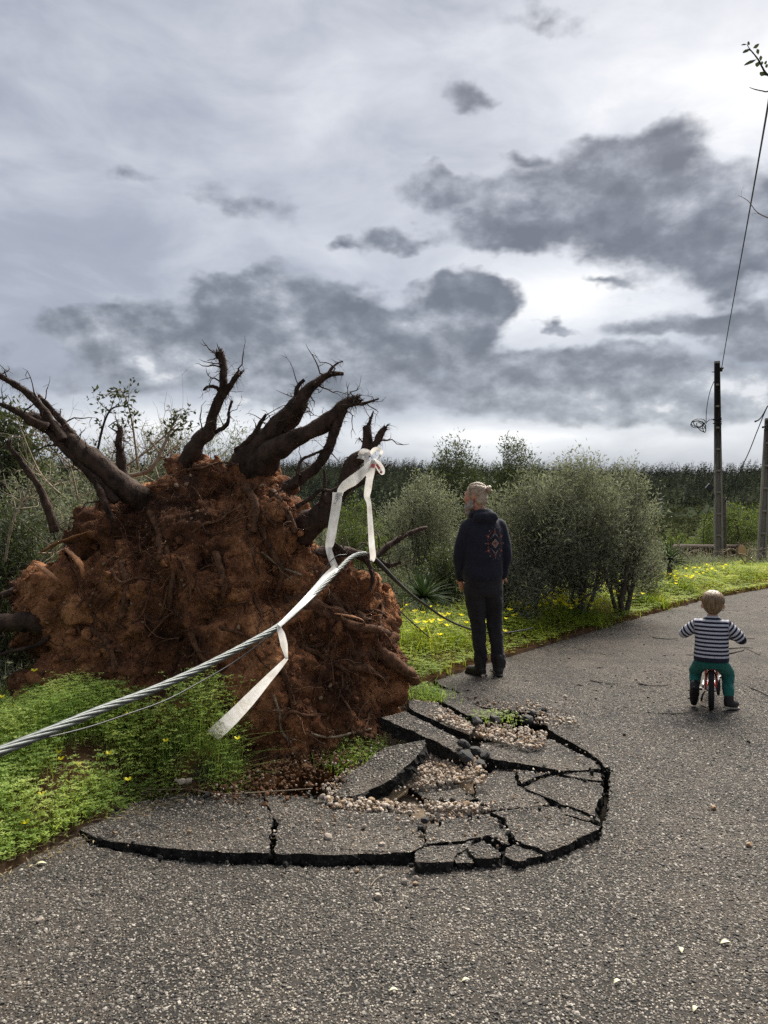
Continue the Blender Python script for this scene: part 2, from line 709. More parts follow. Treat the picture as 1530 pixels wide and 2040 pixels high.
def leaf_mat(name, stops, trans=0.35, rough=0.5, spec=0.35, tcol=None, clump=0.0):
    """colours by the 'tone' carried by each leaf, part of the light passing through"""
    m, t, out = material(name)
    a = attr(t)
    if clump:
        n = t.noise(coord(t), clump, 3, 0.5)
        a = t.math('ADD', a, t.math('MULTIPLY', t.math('SUBTRACT', n, 0.5), 0.8), clamp=True)
    col = t.ramp(a, stops)
    b = t.new('ShaderNodeBsdfPrincipled')
    t.put(b.inputs['Base Color'], col)
    t.put(b.inputs['Roughness'], rough)
    t.put(b.inputs['Specular IOR Level'], spec)
    tr = t.new('ShaderNodeBsdfTranslucent')
    t.put(tr.inputs['Color'], t.mix(1.0, col, tcol or (1.5, 1.6, 0.7), 'MULTIPLY'))
    mx = t.new('ShaderNodeMixShader')
    mx.inputs[0].default_value = trans
    t.l.new(b.outputs[0], mx.inputs[1])
    t.l.new(tr.outputs[0], mx.inputs[2])
    t.l.new(mx.outputs[0], out.inputs[0])
    return m


def asphalt_color(t, p):
    """worn chip-seal: pale and dark stone chips in bitumen; returns colour, height"""
    warp = t.vmath('SCALE', t.vmath('SUBTRACT', t.noise(p, 75, 3, 0.6, col=True), (0.5, 0.5, 0.5)), s=0.016)
    q = t.vmath('ADD', p, warp)
    v1 = t.voronoi(q, 105)
    v2 = t.voronoi(q, 58)
    d1, d2 = v1.outputs['Distance'], v2.outputs['Distance']
    r1, r2 = t.sep(v1.outputs['Color']), t.sep(v2.outputs['Color'])
    stone1 = t.maprange(d1, 0.52, 0.30, smooth=True)
    stone2 = t.math('MULTIPLY', t.maprange(d2, t.math('ADD', 0.22, t.math('MULTIPLY', r2[2], 0.24)), 0.14, smooth=True), t.maprange(r2[0], 0.84, 0.88))
    c1 = t.ramp(r1[0], [(0.0, (0.047, 0.042, 0.036)), (0.30, (0.106, 0.094, 0.081)), (0.62, (0.177, 0.156, 0.131)), (0.88, (0.262, 0.232, 0.194)), (1.0, (0.39, 0.35, 0.295))])
    c2 = t.ramp(r2[1], [(0.0, (0.14, 0.125, 0.11)), (0.6, (0.30, 0.275, 0.235)), (1.0, (0.50, 0.465, 0.40))])
    big = t.noise(p, 0.9, 4, 0.6)
    dust = t.noise(p, 5.0, 5, 0.65)
    tar = t.mix(t.maprange(dust, 0.35, 0.75), (0.012, 0.0115, 0.011), (0.038, 0.035, 0.032))
    c = t.mix(stone1, tar, c1)
    c = t.mix(stone2, c, c2)
    c = t.mix(t.maprange(big, 0.40, 0.72, 0.0, 0.25), c, (0.160, 0.141, 0.119))
    c = t.mix(1.0, c, t.mix(t.maprange(t.noise(p, 2.2, 4, .6), .35, .65), (0.80, 0.79, 0.78), (1.22, 1.18, 1.12)), 'MULTIPLY')
    film = t.math('MULTIPLY', t.maprange(t.noise(p, 1.1, 6, .7), .54, .74), .35)
    c = t.mix(film, c, (0.115, 0.086, 0.062))
    grain = t.noise(p, 260, 3, 0.7)
    c = t.mix(1.0, c, t.mix(t.maprange(grain, 0.36, 0.64), (0.60, 0.60, 0.60), (1.45, 1.43, 1.40)), 'MULTIPLY')
    h = t.math('ADD', t.math('MULTIPLY', stone1, t.math('ADD', 0.25, t.math('MULTIPLY', r1[1], 0.75))), t.math('MULTIPLY', stone2, 0.9))
    return c, h


def make_asphalt(name):
    m, t, out = material(name)
    c, h = asphalt_color(t, coord(t))
    nrm = t.bump(h, 1.0, 0.012)
    principled(t, out, c, 0.88, nrm, 0.14)
    return m


M = {}
M['asphalt'] = make_asphalt('asphalt')


def bitumen_mat():
    m, t, out = material('bitumen_edge')
    p = coord(t)
    v = t.voronoi(p, 75)
    r = t.sep(v.outputs['Color'])
    st = t.math('MULTIPLY', t.maprange(v.outputs['Distance'], .42, .25), t.maprange(r[0], .72, .80))
    base = t.mix(t.maprange(t.noise(p, 60, 4, .65), .35, .68), (0.006, 0.006, 0.006), (0.030, 0.028, 0.025))
    col = t.mix(t.math('MULTIPLY', st, .8), base, t.mix(r[1], (0.07, 0.06, 0.05), (0.20, 0.175, 0.145)))
    principled(t, out, col, .9, t.bump(t.math('ADD', t.noise(p, 70, 5, .7), t.math('MULTIPLY', st, .5)), 1.0, .014), .15)
    return m


M['bitumen'] = bitumen_mat()
M['rootlet'] = simple_mat('earthy_root', (0.040, 0.021, 0.013), (0.17, 0.085, 0.045), 0.9, 24, 0.9, 0.015, 0.15, detail=7)
M['bark'] = simple_mat('root_bark', (0.014, 0.0095, 0.0075), (0.085, 0.052, 0.037), 0.9, 17, 1.0, 0.035, 0.2, stretch=(1, 1, 0.6), detail=8)
M['bark_grey'] = simple_mat('grey_bark', (0.045, 0.038, 0.030), (0.13, 0.11, 0.085), 0.85, 22, 0.7, 0.01, 0.2)
M['wood_raw'] = simple_mat('torn_wood', (0.13, 0.055, 0.024), (0.36, 0.165, 0.07), 0.75, 26, 0.7, 0.01, 0.25, stretch=(1, 1, 0.25))
M['twig_pale'] = simple_mat('dry_twig', (0.14, 0.105, 0.07), (0.33, 0.26, 0.18), 0.8, 30, 0.4, 0.004, 0.25)
M['twig_dark'] = simple_mat('dark_twig', (0.015, 0.012, 0.010), (0.05, 0.038, 0.03), 0.8, 30, 0.4, 0.004, 0.25)
M['stone'] = simple_mat('pale_stone', (0.21, 0.165, 0.125), (0.50, 0.43, 0.355), 0.8, 45, 0.5, 0.004, 0.3)
M['stone_tan'] = simple_mat('tan_stone', (0.16, 0.105, 0.062), (0.38, 0.265, 0.165), 0.8, 45, 0.5, 0.004, 0.3)
M['stone_dark'] = simple_mat('tar_lump', (0.010, 0.010, 0.010), (0.05, 0.047, 0.045), 0.7, 60, 0.8, 0.006, 0.3)

# ------------------------------------------------------------------ the lie of the land
EDGE = [(-30, -46), (-14, -20), (-8, -7.6), (-3, 0.75), (-1.59, 3.07), (-1.42, 3.45), (0.28, 6.32), (1.27, 7.62), (3.24, 10.05),
        (5.44, 12.6), (7.5, 14.5), (9, 15.3), (12, 16.0), (20, 16.4), (60, 17.0)]


def edge_dist(x, y):
    """distance from the road's left edge, positive on the verge side"""
    best = np.full(x.shape, 1e9)
    sgn = np.ones(x.shape)
    for (ax, ay), (bx, by) in zip(EDGE[:-1], EDGE[1:]):
        dx, dy = bx - ax, by - ay
        t = np.clip(((x - ax) * dx + (y - ay) * dy) / (dx * dx + dy * dy), 0, 1)
        px, py = x - (ax + t * dx), y - (ay + t * dy)
        d = np.hypot(px, py)
        cr = dx * py - dy * px
        up = d < best
        best = np.where(up, d, best)
        sgn = np.where(up, np.where(cr > 0, 1.0, -1.0), sgn)
    return best * sgn


PIT = Vector((-0.55, 4.75))


def land(x, y):
    x, y = np.asarray(x, float), np.asarray(y, float)
    s = edge_dist(x, y)
    p2 = np.stack([x, y, np.zeros_like(x)], -1).reshape(-1, 3)

    def nz(f, o=4, sd=0.0):
        return fbm(p2 * f, o, 0.5, sd).reshape(x.shape)
    z = np.where(s < 0, -0.11, 0.0)
    z = z + np.where(s < 0, 0.0, 0.02 + 0.05 * sstep(0.1, 0.6, s) + 0.05 * nz(1.3) * sstep(0, 0.4, s))
    onset = 1.5 + 7.0 * sstep(3.0, 7.5, x) * sstep(9, 13, y) + 2.2 * sstep(-1.0, -4.0, x) * sstep(14.0, 6.0, y)
    d = np.maximum(0, s - onset)
    z = z - 8.0 * (1 - np.exp(-d / 34.0)) * sstep(0, 3, d)
    z = z + 0.22 * nz(0.25, 3, 2.0) * sstep(1, 6, d) + 1.2 * nz(0.02, 3, 5.0) * sstep(30, 120, d)
    hill = np.interp(y, [0, 150, 230, 300, 400, 520, 640, 900, 3000, 9000], [0, 0, 2.0, 7, 19.5, 34, 36, 30, 20, 20])
    hill = hill * np.interp(x / np.maximum(y, 100.0), [-.6, -.2, .0, .33, .52, .7], [1.06, 1.05, 1.0, .93, 1.03, 1.06]) + np.where(y > 300, 2.5 * nz(0.009, 3, 9.0) + 6.5 * nz(0.0042, 2, 12.0) * sstep(300, 420, y), 0)
    z = z + hill * sstep(-1, 3, d)
    # hollow torn open under the root plate, long axis beside the road
    ux, uy = 0.52, 0.85
    a = (x - PIT.x) * ux + (y - PIT.y) * uy
    b = -(x - PIT.x) * uy + (y - PIT.y) * ux
    e = np.sqrt((a / 1.30) ** 2 + (b / 0.85) ** 2) + 0.10 * nz(2.2, 3, 3.0)
    pit = sstep(1.12, 0.55, e)
    z = z - pit * (0.34 + 0.08 * nz(5, 3))
    # bank of earth left of the hollow, where the clover stands
    bk = np.exp(-(((x + 1.50) / 0.62) ** 2 + ((y - 4.15) / 0.55) ** 2))
    z = z + 0.16 * bk * sstep(0.0, 0.4, s)
    # broken ground under the slabs
    brk = np.exp(-(((x - 0.3) / 0.75) ** 2 + ((y - 4.3) / 0.9) ** 2))
    z = z + np.where(s < 0, 0.05 * brk * (0.6 + nz(4, 3, 8.0)) - 0.05 * (1 - brk), 0)
    # the lip where the clover overhangs the hollow
    m = np.exp(-((((x + 1.05) / .25) ** 2 + ((y - 4.24) / .25) ** 2) ** 2))
    z = z * (1 - m) + (.10 + .05 * nz(4, 2)) * m
    return z


def land1(x, y):
    return float(land(np.array([float(x)]), np.array([float(y)]))[0])


def build_ground():
    def line(lo, hi, step, far_lo, far_hi, g):
        a = list(np.arange(lo, hi + 1e-6, step))
        st, v = step, a[-1]
        while v < far_hi:
            st *= g
            v += st
            a.append(v)
        st, v = step, a[0]
        while v > far_lo:
            st *= g
            v -= st
            a.insert(0, v)
        return np.array(a)
    xs = line(-4.0, 4.5, 0.06, -700, 700, 1.06)
    ys = line(2.2, 9.0, 0.06, -60, 1000, 1.05)
    X, Y = np.meshgrid(xs, ys)
    Z = land(X, Y)
    V = np.stack([X, Y, Z], -1).reshape(-1, 3)
    ny, nx = X.shape
    i = np.arange(ny * nx).reshape(ny, nx)
    F = np.stack([i[:-1, :-1], i[:-1, 1:], i[1:, 1:], i[1:, :-1]], -1).reshape(-1, 4)
    s = edge_dist(X, Y).ravel()
    d = np.maximum(0, s - 1.5)
    p = V * np.array([1, 1, 0])
    soil = np.array([0.060, 0.034, 0.020])
    red = np.array([0.135, 0.062, 0.028])
    grit = np.array([0.20, 0.155, 0.115])
    green = np.array([0.050, 0.075, 0.020])
    scrub = np.array([0.060, 0.070, 0.032])
    field = np.array([0.105, 0.125, 0.045])
    brown = np.array([0.150, 0.105, 0.065])
    wood = np.array([0.030, 0.038, 0.024])

    def L(a, b, w):
        return a * (1 - w[:, None]) + b * w[:, None]
    n1, n2 = fbm(p * 0.9, 4, 0.5, 1), fbm(p * 0.03, 3, 0.5, 4)
    c = np.repeat(soil[None], len(V), 0)
    c = L(c, green, sstep(0.5, 1.6, s) * sstep(-0.4, 0.3, n1 + 0.3))
    c = L(c, scrub, sstep(3, 10, s))
    c = L(c, field, sstep(45, 75, d) * sstep(-0.15, 0.1, n2))
    c = L(c, brown, sstep(45, 75, d) * sstep(0.05, 0.25, -n2 + 0.5 * fbm(p * 0.012, 2, 0.5, 7)))
    c = L(c, scrub * 0.6, sstep(120, 200, V[:, 1]) * sstep(0, 30, d))
    c = L(c, wood, sstep(265, 320, V[:, 1] + 40 * n2))
    ax, ay = V[:, 0] - PIT.x, V[:, 1] - PIT.y
    e = np.sqrt(((ax * .52 + ay * .85) / 1.5) ** 2 + ((-ax * .85 + ay * .52) / 1.0) ** 2)
    c = L(c, red, sstep(1.15, 0.75, e) * sstep(-1.25, -.95, V[:, 0]))
    c = L(c, np.array([0.03, 0.026, 0.022]), sstep(0.05, -0.02, s))
    c = L(c, grit, sstep(0.05, -0.02, s) * sstep(0.75, 0.45, np.hypot(V[:, 0] - 0.33, V[:, 1] - 4.45)))
    acc = Acc()
    acc.add(V, F)
    m, t, out = material('ground')
    va = t.new('ShaderNodeAttribute', attribute_name='tint').outputs['Color']
    pp = coord(t)
    n = t.noise(pp, 9, 6, 0.65)
    nf = t.noise(pp, 0.35, 5, 0.6)
    col = t.mix(1.0, va, t.mix(t.maprange(n, 0.3, 0.7), (0.55, 0.55, 0.55), (1.45, 1.42, 1.38)), 'MULTIPLY')
    col = t.mix(1.0, col, t.mix(t.maprange(nf, 0.3, 0.7), (0.75, 0.75, 0.75), (1.25, 1.25, 1.2)), 'MULTIPLY')
    principled(t, out, col, 1.0, t.bump(t.noise(pp, 28, 6, 0.7), 0.7, 0.02), 0.0)
    me = acc.mesh('ground', m, smooth=True)
    at = me.attributes.new('tint', 'FLOAT_COLOR', 'POINT')
    at.data.foreach_set('color', np.concatenate([c, np.ones((len(c), 1))], 1).astype(np.float32).ravel())
    return tag(link('ground', me), kind='structure')


build_ground()


# ------------------------------------------------------------------ road and broken asphalt
def jag(poly, step=0.03, amp=0.008, seed=0, closed=True):
    """roughen an outline the way asphalt breaks"""
    out = []
    n = len(poly)
    for i in range(n if closed else n - 1):
        a, b = Vector(poly[i]), Vector(poly[(i + 1) % n])
        k = max(1, min(60, int((b - a).length / step)))
        for j in range(k):
            out.append(a.lerp(b, j / k))
    if not closed:
        out.append(Vector(poly[-1]))
    q = np.array([list(p) for p in out])
    dx = vnoise(q * 31 + seed) * amp + vnoise(q * 9 + seed + 4) * amp * 1.3
    dy = vnoise(q * 31 + seed + 50) * amp + vnoise(q * 9 + seed + 60) * amp * 1.3
    q[:, 0] += dx
    q[:, 1] += dy
    return [Vector(p) for p in q]


CRACK = [(155, 1664), (190, 1686), (240, 1697), (330, 1713), (400, 1719), (540, 1724), (640, 1727), (820, 1724), (910, 1722), (1000, 1725),
         (1078, 1719), (1140, 1697), (1200, 1660), (1212, 1602), (1217, 1540), (1183, 1503), (1102, 1460), (1088, 1440), (1094, 1424),
         (1000, 1413), (958, 1408), (908, 1383), (862, 1352)]


def build_road():
    left = [Vector((x, y, 0)) for x, y in EDGE[1:5]] + [G(u, v) for u, v in CRACK] + [Vector((x, y, 0)) for x, y in EDGE[7:-1]]
    far = [p for p in left if p.y < 0]
    near = jag([p for p in left if p.y >= 0 and p.y < 9], 0.022, 0.010, 3, closed=False)
    rest = jag([p for p in left if p.y >= 9], 0.06, 0.03, 5, closed=False)
    outline = far + near + rest + [Vector((30, 12, 0)), Vector((30, -22, 0))]
    n = len(outline)
    tri = tessellate_polygon([outline])
    acc = Acc()
    V = np.array([list(p) for p in outline])
    T = np.array([t if (outline[t[1]] - outline[t[0]]).cross(outline[t[2]] - outline[t[0]]).z > 0 else t[::-1] for t in tri])
    acc.add(V, T, 0)
    # the broken edge, seen in the cracks
    rng = np.random.default_rng(2)
    lo = V + np.array([0, 0, -0.10]) + rng.normal(size=V.shape) * 0.008
    acc.add(np.concatenate([V, lo]), np.array([[i, i + n, (i + 1) % n + n, (i + 1) % n] for i in range(n)]), 1)
    return tag(link('road', acc.mesh('road', [M['asphalt'], M['bitumen']])), kind='structure')


build_road()


def slab_mesh(name, pts, thick, seed, step=0.022, amp=0.010):
    """a broken plate of asphalt: ragged outline, ragged thick edge, top following the given corners"""
    q = [Vector(p) for p in pts]
    c = sum(q, Vector()) / len(q)
    nrm = Vector()
    for i in range(len(q)):
        nrm += (q[i] - c).cross(q[(i + 1) % len(q)] - c)
    nrm.normalize()
    if nrm.z < 0:
        q.reverse()
        nrm = -nrm
    o = jag(q, step, amp, seed)
    n = len(o)
    rng = np.random.default_rng(seed)
    tri = tessellate_polygon([o])
    top = np.array([list(p - c) for p in o])
    acc = Acc()
    T = np.array([t if (o[t[1]] - o[t[0]]).cross(o[t[2]] - o[t[0]]).dot(nrm) > 0 else t[::-1] for t in tri])
    acc.add(top, T, 0)
    N = np.array(nrm)
    rows = [top]
    for k in (0.25, 0.55, 1.0):
        r = top * (1 - 0.015 * k) - N * thick * k + rng.normal(size=top.shape) * 0.0075
        rows.append(r)
    V = np.concatenate(rows)
    F = []
    for k in range(3):
        F += [[k * n + i, (k + 1) * n + i, (k + 1) * n + (i + 1) % n, k * n + (i + 1) % n] for i in range(n)]
    acc.add(V, np.array(F), 1)
    acc.add(rows[-1], T[:, ::-1], 1)
    return acc.mesh(name, [M['asphalt'], M['bitumen']]), c


SLABS = [  # label, thickness, corners (u, v, z)
    ('long cracked asphalt slab at the near left edge of the hole, beside the clover', 0.085,
     [(158, 1652, .015), (200, 1628, .0), (255, 1600, -.005), (350, 1584, -.02), (460, 1580, -.03), (519, 1582, -.01), (531, 1612, .01), (543, 1640, .03), (536, 1697, .043),
      (470, 1699, .043), (400, 1696, .05), (320, 1690, .04), (240, 1678, .03), (190, 1668, .02)]),
    ('broad flat asphalt slab in the middle of the near edge, strewn with small stones', 0.085,
     [(527, 1584, -.01), (640, 1588, -.02), (700, 1606, -.01), (780, 1618, 0), (838, 1634, .02), (842, 1662, .03), (843, 1682, .035), (821, 1698, .05),
      (760, 1701, .043), (640, 1703, .043), (550, 1700, .043), (551, 1640, .03)]),
    ('asphalt slab with a notched back edge right of the upright crack', 0.08,
     [(848, 1646, .02), (890, 1634, .015), (970, 1622, .01), (992, 1632, .015), (1013, 1664, .025), (1012, 1682, .03), (972, 1662, .03), (944, 1668, .03), (895, 1677, .03), (850, 1682, .03)]),
    ('small asphalt piece at the near edge of the hole, shaped like a wedge', 0.08,
     [(828, 1698, .045), (850, 1687, .04), (924, 1681, .035), (952, 1673, .03), (936, 1686, .035), (914, 1699, .04), (906, 1718, .04), (829, 1719, .045)]),
    ('tiny triangular asphalt piece between two slabs on the near edge', 0.07,
     [(910, 1703, .03), (928, 1695, .03), (945, 1719, .03), (909, 1720, .03)]),
    ('small asphalt block leaning over the near crack, left of the rounded piece', 0.085,
     [(934, 1684, .05), (964, 1674, .045), (998, 1700, .05), (998, 1708, .043), (950, 1708, .043), (937, 1697, .05)]),
    ('rounded asphalt piece in the near right bend of the crack', 0.075,
     [(1007, 1698, .03), (1025, 1685, .03), (1070, 1698, .03), (1078, 1706, .03), (1029, 1714, .035), (1010, 1708, .035)]),
    ('large asphalt slab in the near right bend of the crack', 0.09,
     [(979, 1619, .02), (1058, 1608, .02), (1108, 1605, .02), (1122, 1625, .025), (1192, 1645, .04), (1194, 1651, .045), (1140, 1676, .043), (1088, 1698, .043), (1074, 1690, .05), (1025, 1675, .03),
      (1017, 1660, .025), (999, 1628, .02)]),
    ('narrow sliver of asphalt between two branching cracks on the right', 0.07,
     [(1114, 1605, .0), (1150, 1617, .0), (1194, 1631, .0), (1195, 1640, .0), (1128, 1623, .0)]),
    ('wide asphalt slab against the right side of the crack', 0.08,
     [(1043, 1567, .015), (1098, 1545, .02), (1194, 1560, .02), (1198, 1576, .02), (1191, 1612, .02), (1190, 1626, .015), (1118, 1600, .01), (1102, 1593, .01)]),
    ('small three-sided asphalt piece below the upper crack', 0.07,
     [(1031, 1534, .01), (1092, 1540, .015), (1042, 1561, .015), (1036, 1553, .01)]),
    ('thin asphalt strip tapering right beneath the upper crack', 0.07,
     [(1108, 1541, .01), (1163, 1538, .015), (1197, 1539, .015), (1196, 1555, .015), (1143, 1549, .01)]),
    ('big asphalt slab at the far right of the hole, below the rubble', 0.09,
     [(954, 1480, .03), (1045, 1483, .03), (1098, 1472, .02), (1140, 1495, .015), (1184, 1518, .015), (1196, 1533, .02), (1167, 1533, .02), (1114, 1535, .03), (1029, 1520, .035), (985, 1512, .035), (953, 1501, .035)]),
    ('sunken asphalt slab in the middle of the hole beside the gravel', 0.08,
     [(946, 1560, -.03), (985, 1532, -.02), (1025, 1530, -.01), (1034, 1567, 0), (1096, 1598, .005), (1056, 1605, .005), (977, 1616, .0), (952, 1600, -.02)]),
    ('low asphalt slab edged by gravel at the foot of the tilted slab', 0.06,
     [(812, 1571, -.05), (860, 1564, -.05), (905, 1560, -.04), (948, 1592, -.03), (912, 1599, -.03), (852, 1592, -.045)]),
    ('big tilted asphalt slab sliding into the pit by the root plate', 0.075,
     [(664, 1586, -.02), (700, 1540, .03), (765, 1489, .10), (842, 1474, .17), (850, 1482, .165), (826, 1510, .135), (786, 1548, .09), (742, 1572, .043), (702, 1586, .035)]),
    ('long upended asphalt strip with a thick black edge beside the roots', 0.085,
     [(763, 1430, .17), (806, 1417, .175), (866, 1446, .135), (928, 1480, .085), (945, 1506, .043), (921, 1507, .06), (847, 1468, .115), (800, 1447, .15)]),
    ('raised asphalt ledge covered in pale gravel beside the green tuft', 0.08,
     [(816, 1394, .17), (868, 1401, .145), (912, 1425, .11), (944, 1447, .08), (934, 1464, .075), (880, 1441, .115), (818, 1412, .16)]),
    ('far broken asphalt slab below the bearded man', 0.09,
     [(872, 1370, .06), (900, 1375, .05), (960, 1412, .04), (1000, 1418, .03), (975, 1432, .04), (930, 1425, .05), (880, 1398, .07)]),
]
for i, (lab, th, pts) in enumerate(SLABS):
    me, c = slab_mesh('asphalt_slab', [G(u, v, z) for u, v, z in pts], th, 40 + i)
    o = link('asphalt_slab', me, loc=c)
    tag(o, lab, 'asphalt slab', 'broken asphalt slabs round the hole')


# ------------------------------------------------------------------ stones and gravel
def rock_mesh(name, seed, mat, sub=2, flat=0.75):
    bm = bmesh.new()
    bmesh.ops.create_icosphere(bm, subdivisions=sub, radius=1)
    co = np.array([list(v.co) for v in bm.verts])
    rng = np.random.default_rng(seed)
    for _ in range(9):                       # knock flat facets off
        d = unit(rng.normal(size=3))
        k = rng.uniform(0.55, 0.9)
        h = co @ d
        co = co - np.outer(np.maximum(0, h - k), d)
    co *= np.array([1, rng.uniform(0.7, 0.95), flat])
    co *= 1 + 0.07 * vnoise(co * 3 + seed)[:, None]
    for v, c in zip(bm.verts, co):
        v.co = c
    me = bpy.data.meshes.new(name)
    bm.to_mesh(me)
    bm.free()
    me.materials.append(mat)
    return me


ROCKS = {k: [rock_mesh(k, s, M[k]) for s in range(5)] for k in ('stone', 'stone_tan', 'stone_dark')}


def put_stone(kind, p, r, rng, label, group=None):
    me = ROCKS[kind][int(rng.integers(5))]
    o = link('stone' if kind != 'stone_dark' else 'asphalt_crumb', me, loc=p + Vector((0, 0, r * 0.5)))
    o.scale = (r, r, r)
    o.rotation_euler = (rng.uniform(-.5, .5), rng.uniform(-.5, .5), rng.uniform(0, 6.3))
    tag(o, label, 'stone' if kind != 'stone_dark' else 'asphalt lump', group)
    return o


def in_poly(u, v, poly):
    c = False
    n = len(poly)
    for i in range(n):
        (x1, y1), (x2, y2) = poly[i], poly[(i + 1) % n]
        if (y1 > v) != (y2 > v) and u < (x2 - x1) * (v - y1) / (y2 - y1) + x1:
            c = not c
    return c


def sample_poly(poly, n, rng):
    us, vs = [p[0] for p in poly], [p[1] for p in poly]
    out = []
    while len(out) < n:
        u, v = rng.uniform(min(us), max(us)), rng.uniform(min(vs), max(vs))
        if in_poly(u, v, poly):
            out.append((u, v))
    return out


GRAVEL = [  # polygon in photo pixels, level, small stones, large stones, label of the large ones, group
    ([(638, 1590), (700, 1592), (790, 1600), (845, 1606), (820, 1622), (740, 1618), (660, 1610)], .005, 300, 30,
     'pale stone in the gravel strip below the tilted slab', 'stones spilled below the tilted slab'),
    ([(845, 1600), (920, 1605), (985, 1604), (975, 1618), (900, 1616), (850, 1612)], .005, 200, 16,
     'pale stone in the gravel strip in the middle of the hole', 'stones along the middle crack'),
    ([(852, 1492), (900, 1502), (935, 1528), (955, 1560), (900, 1562), (810, 1570), (786, 1565), (820, 1530)], -.015, 900, 40,
     'pinkish stone in the gravel bed right of the tilted slab', 'stones in the gravel bed'),
    ([(818, 1394), (870, 1402), (915, 1427), (945, 1450), (935, 1464), (880, 1440), (820, 1412)], .12, 420, 40,
     'pale stone on the raised gravel ledge by the roots', 'stones on the raised ledge'),
    ([(945, 1450), (985, 1442), (1030, 1450), (1090, 1462), (1085, 1490), (1040, 1492), (990, 1478), (950, 1468)], .05, 520, 46,
     'white stone in the rubble heap at the far side of the hole', 'stones in the far rubble heap'),
    ([(960, 1405), (1050, 1398), (1130, 1420), (1160, 1445), (1110, 1450), (1040, 1440), (980, 1430)], .015, 260, 14,
     'stone scattered on the road behind the far rubble', 'stones scattered behind the rubble'),
    ([(845, 1612), (900, 1616), (985, 1610), (975, 1630), (900, 1636), (850, 1634)], -.03, 420, 6,
     'stone sunk in the dirt between two middle slabs', 'stones sunk between the middle slabs'),
    ([(930, 1500), (965, 1515), (975, 1560), (955, 1570), (925, 1540)], .02, 110, 10,
     'stone lodged in the crack at the middle of the hole', 'stones lodged in the middle crack'),
    ([(640, 1570), (760, 1490), (775, 1486), (700, 1560), (660, 1588)], -.06, 160, 8,
     'stone on the earth slope left of the tilted slab', 'stones on the pit slope'),
]


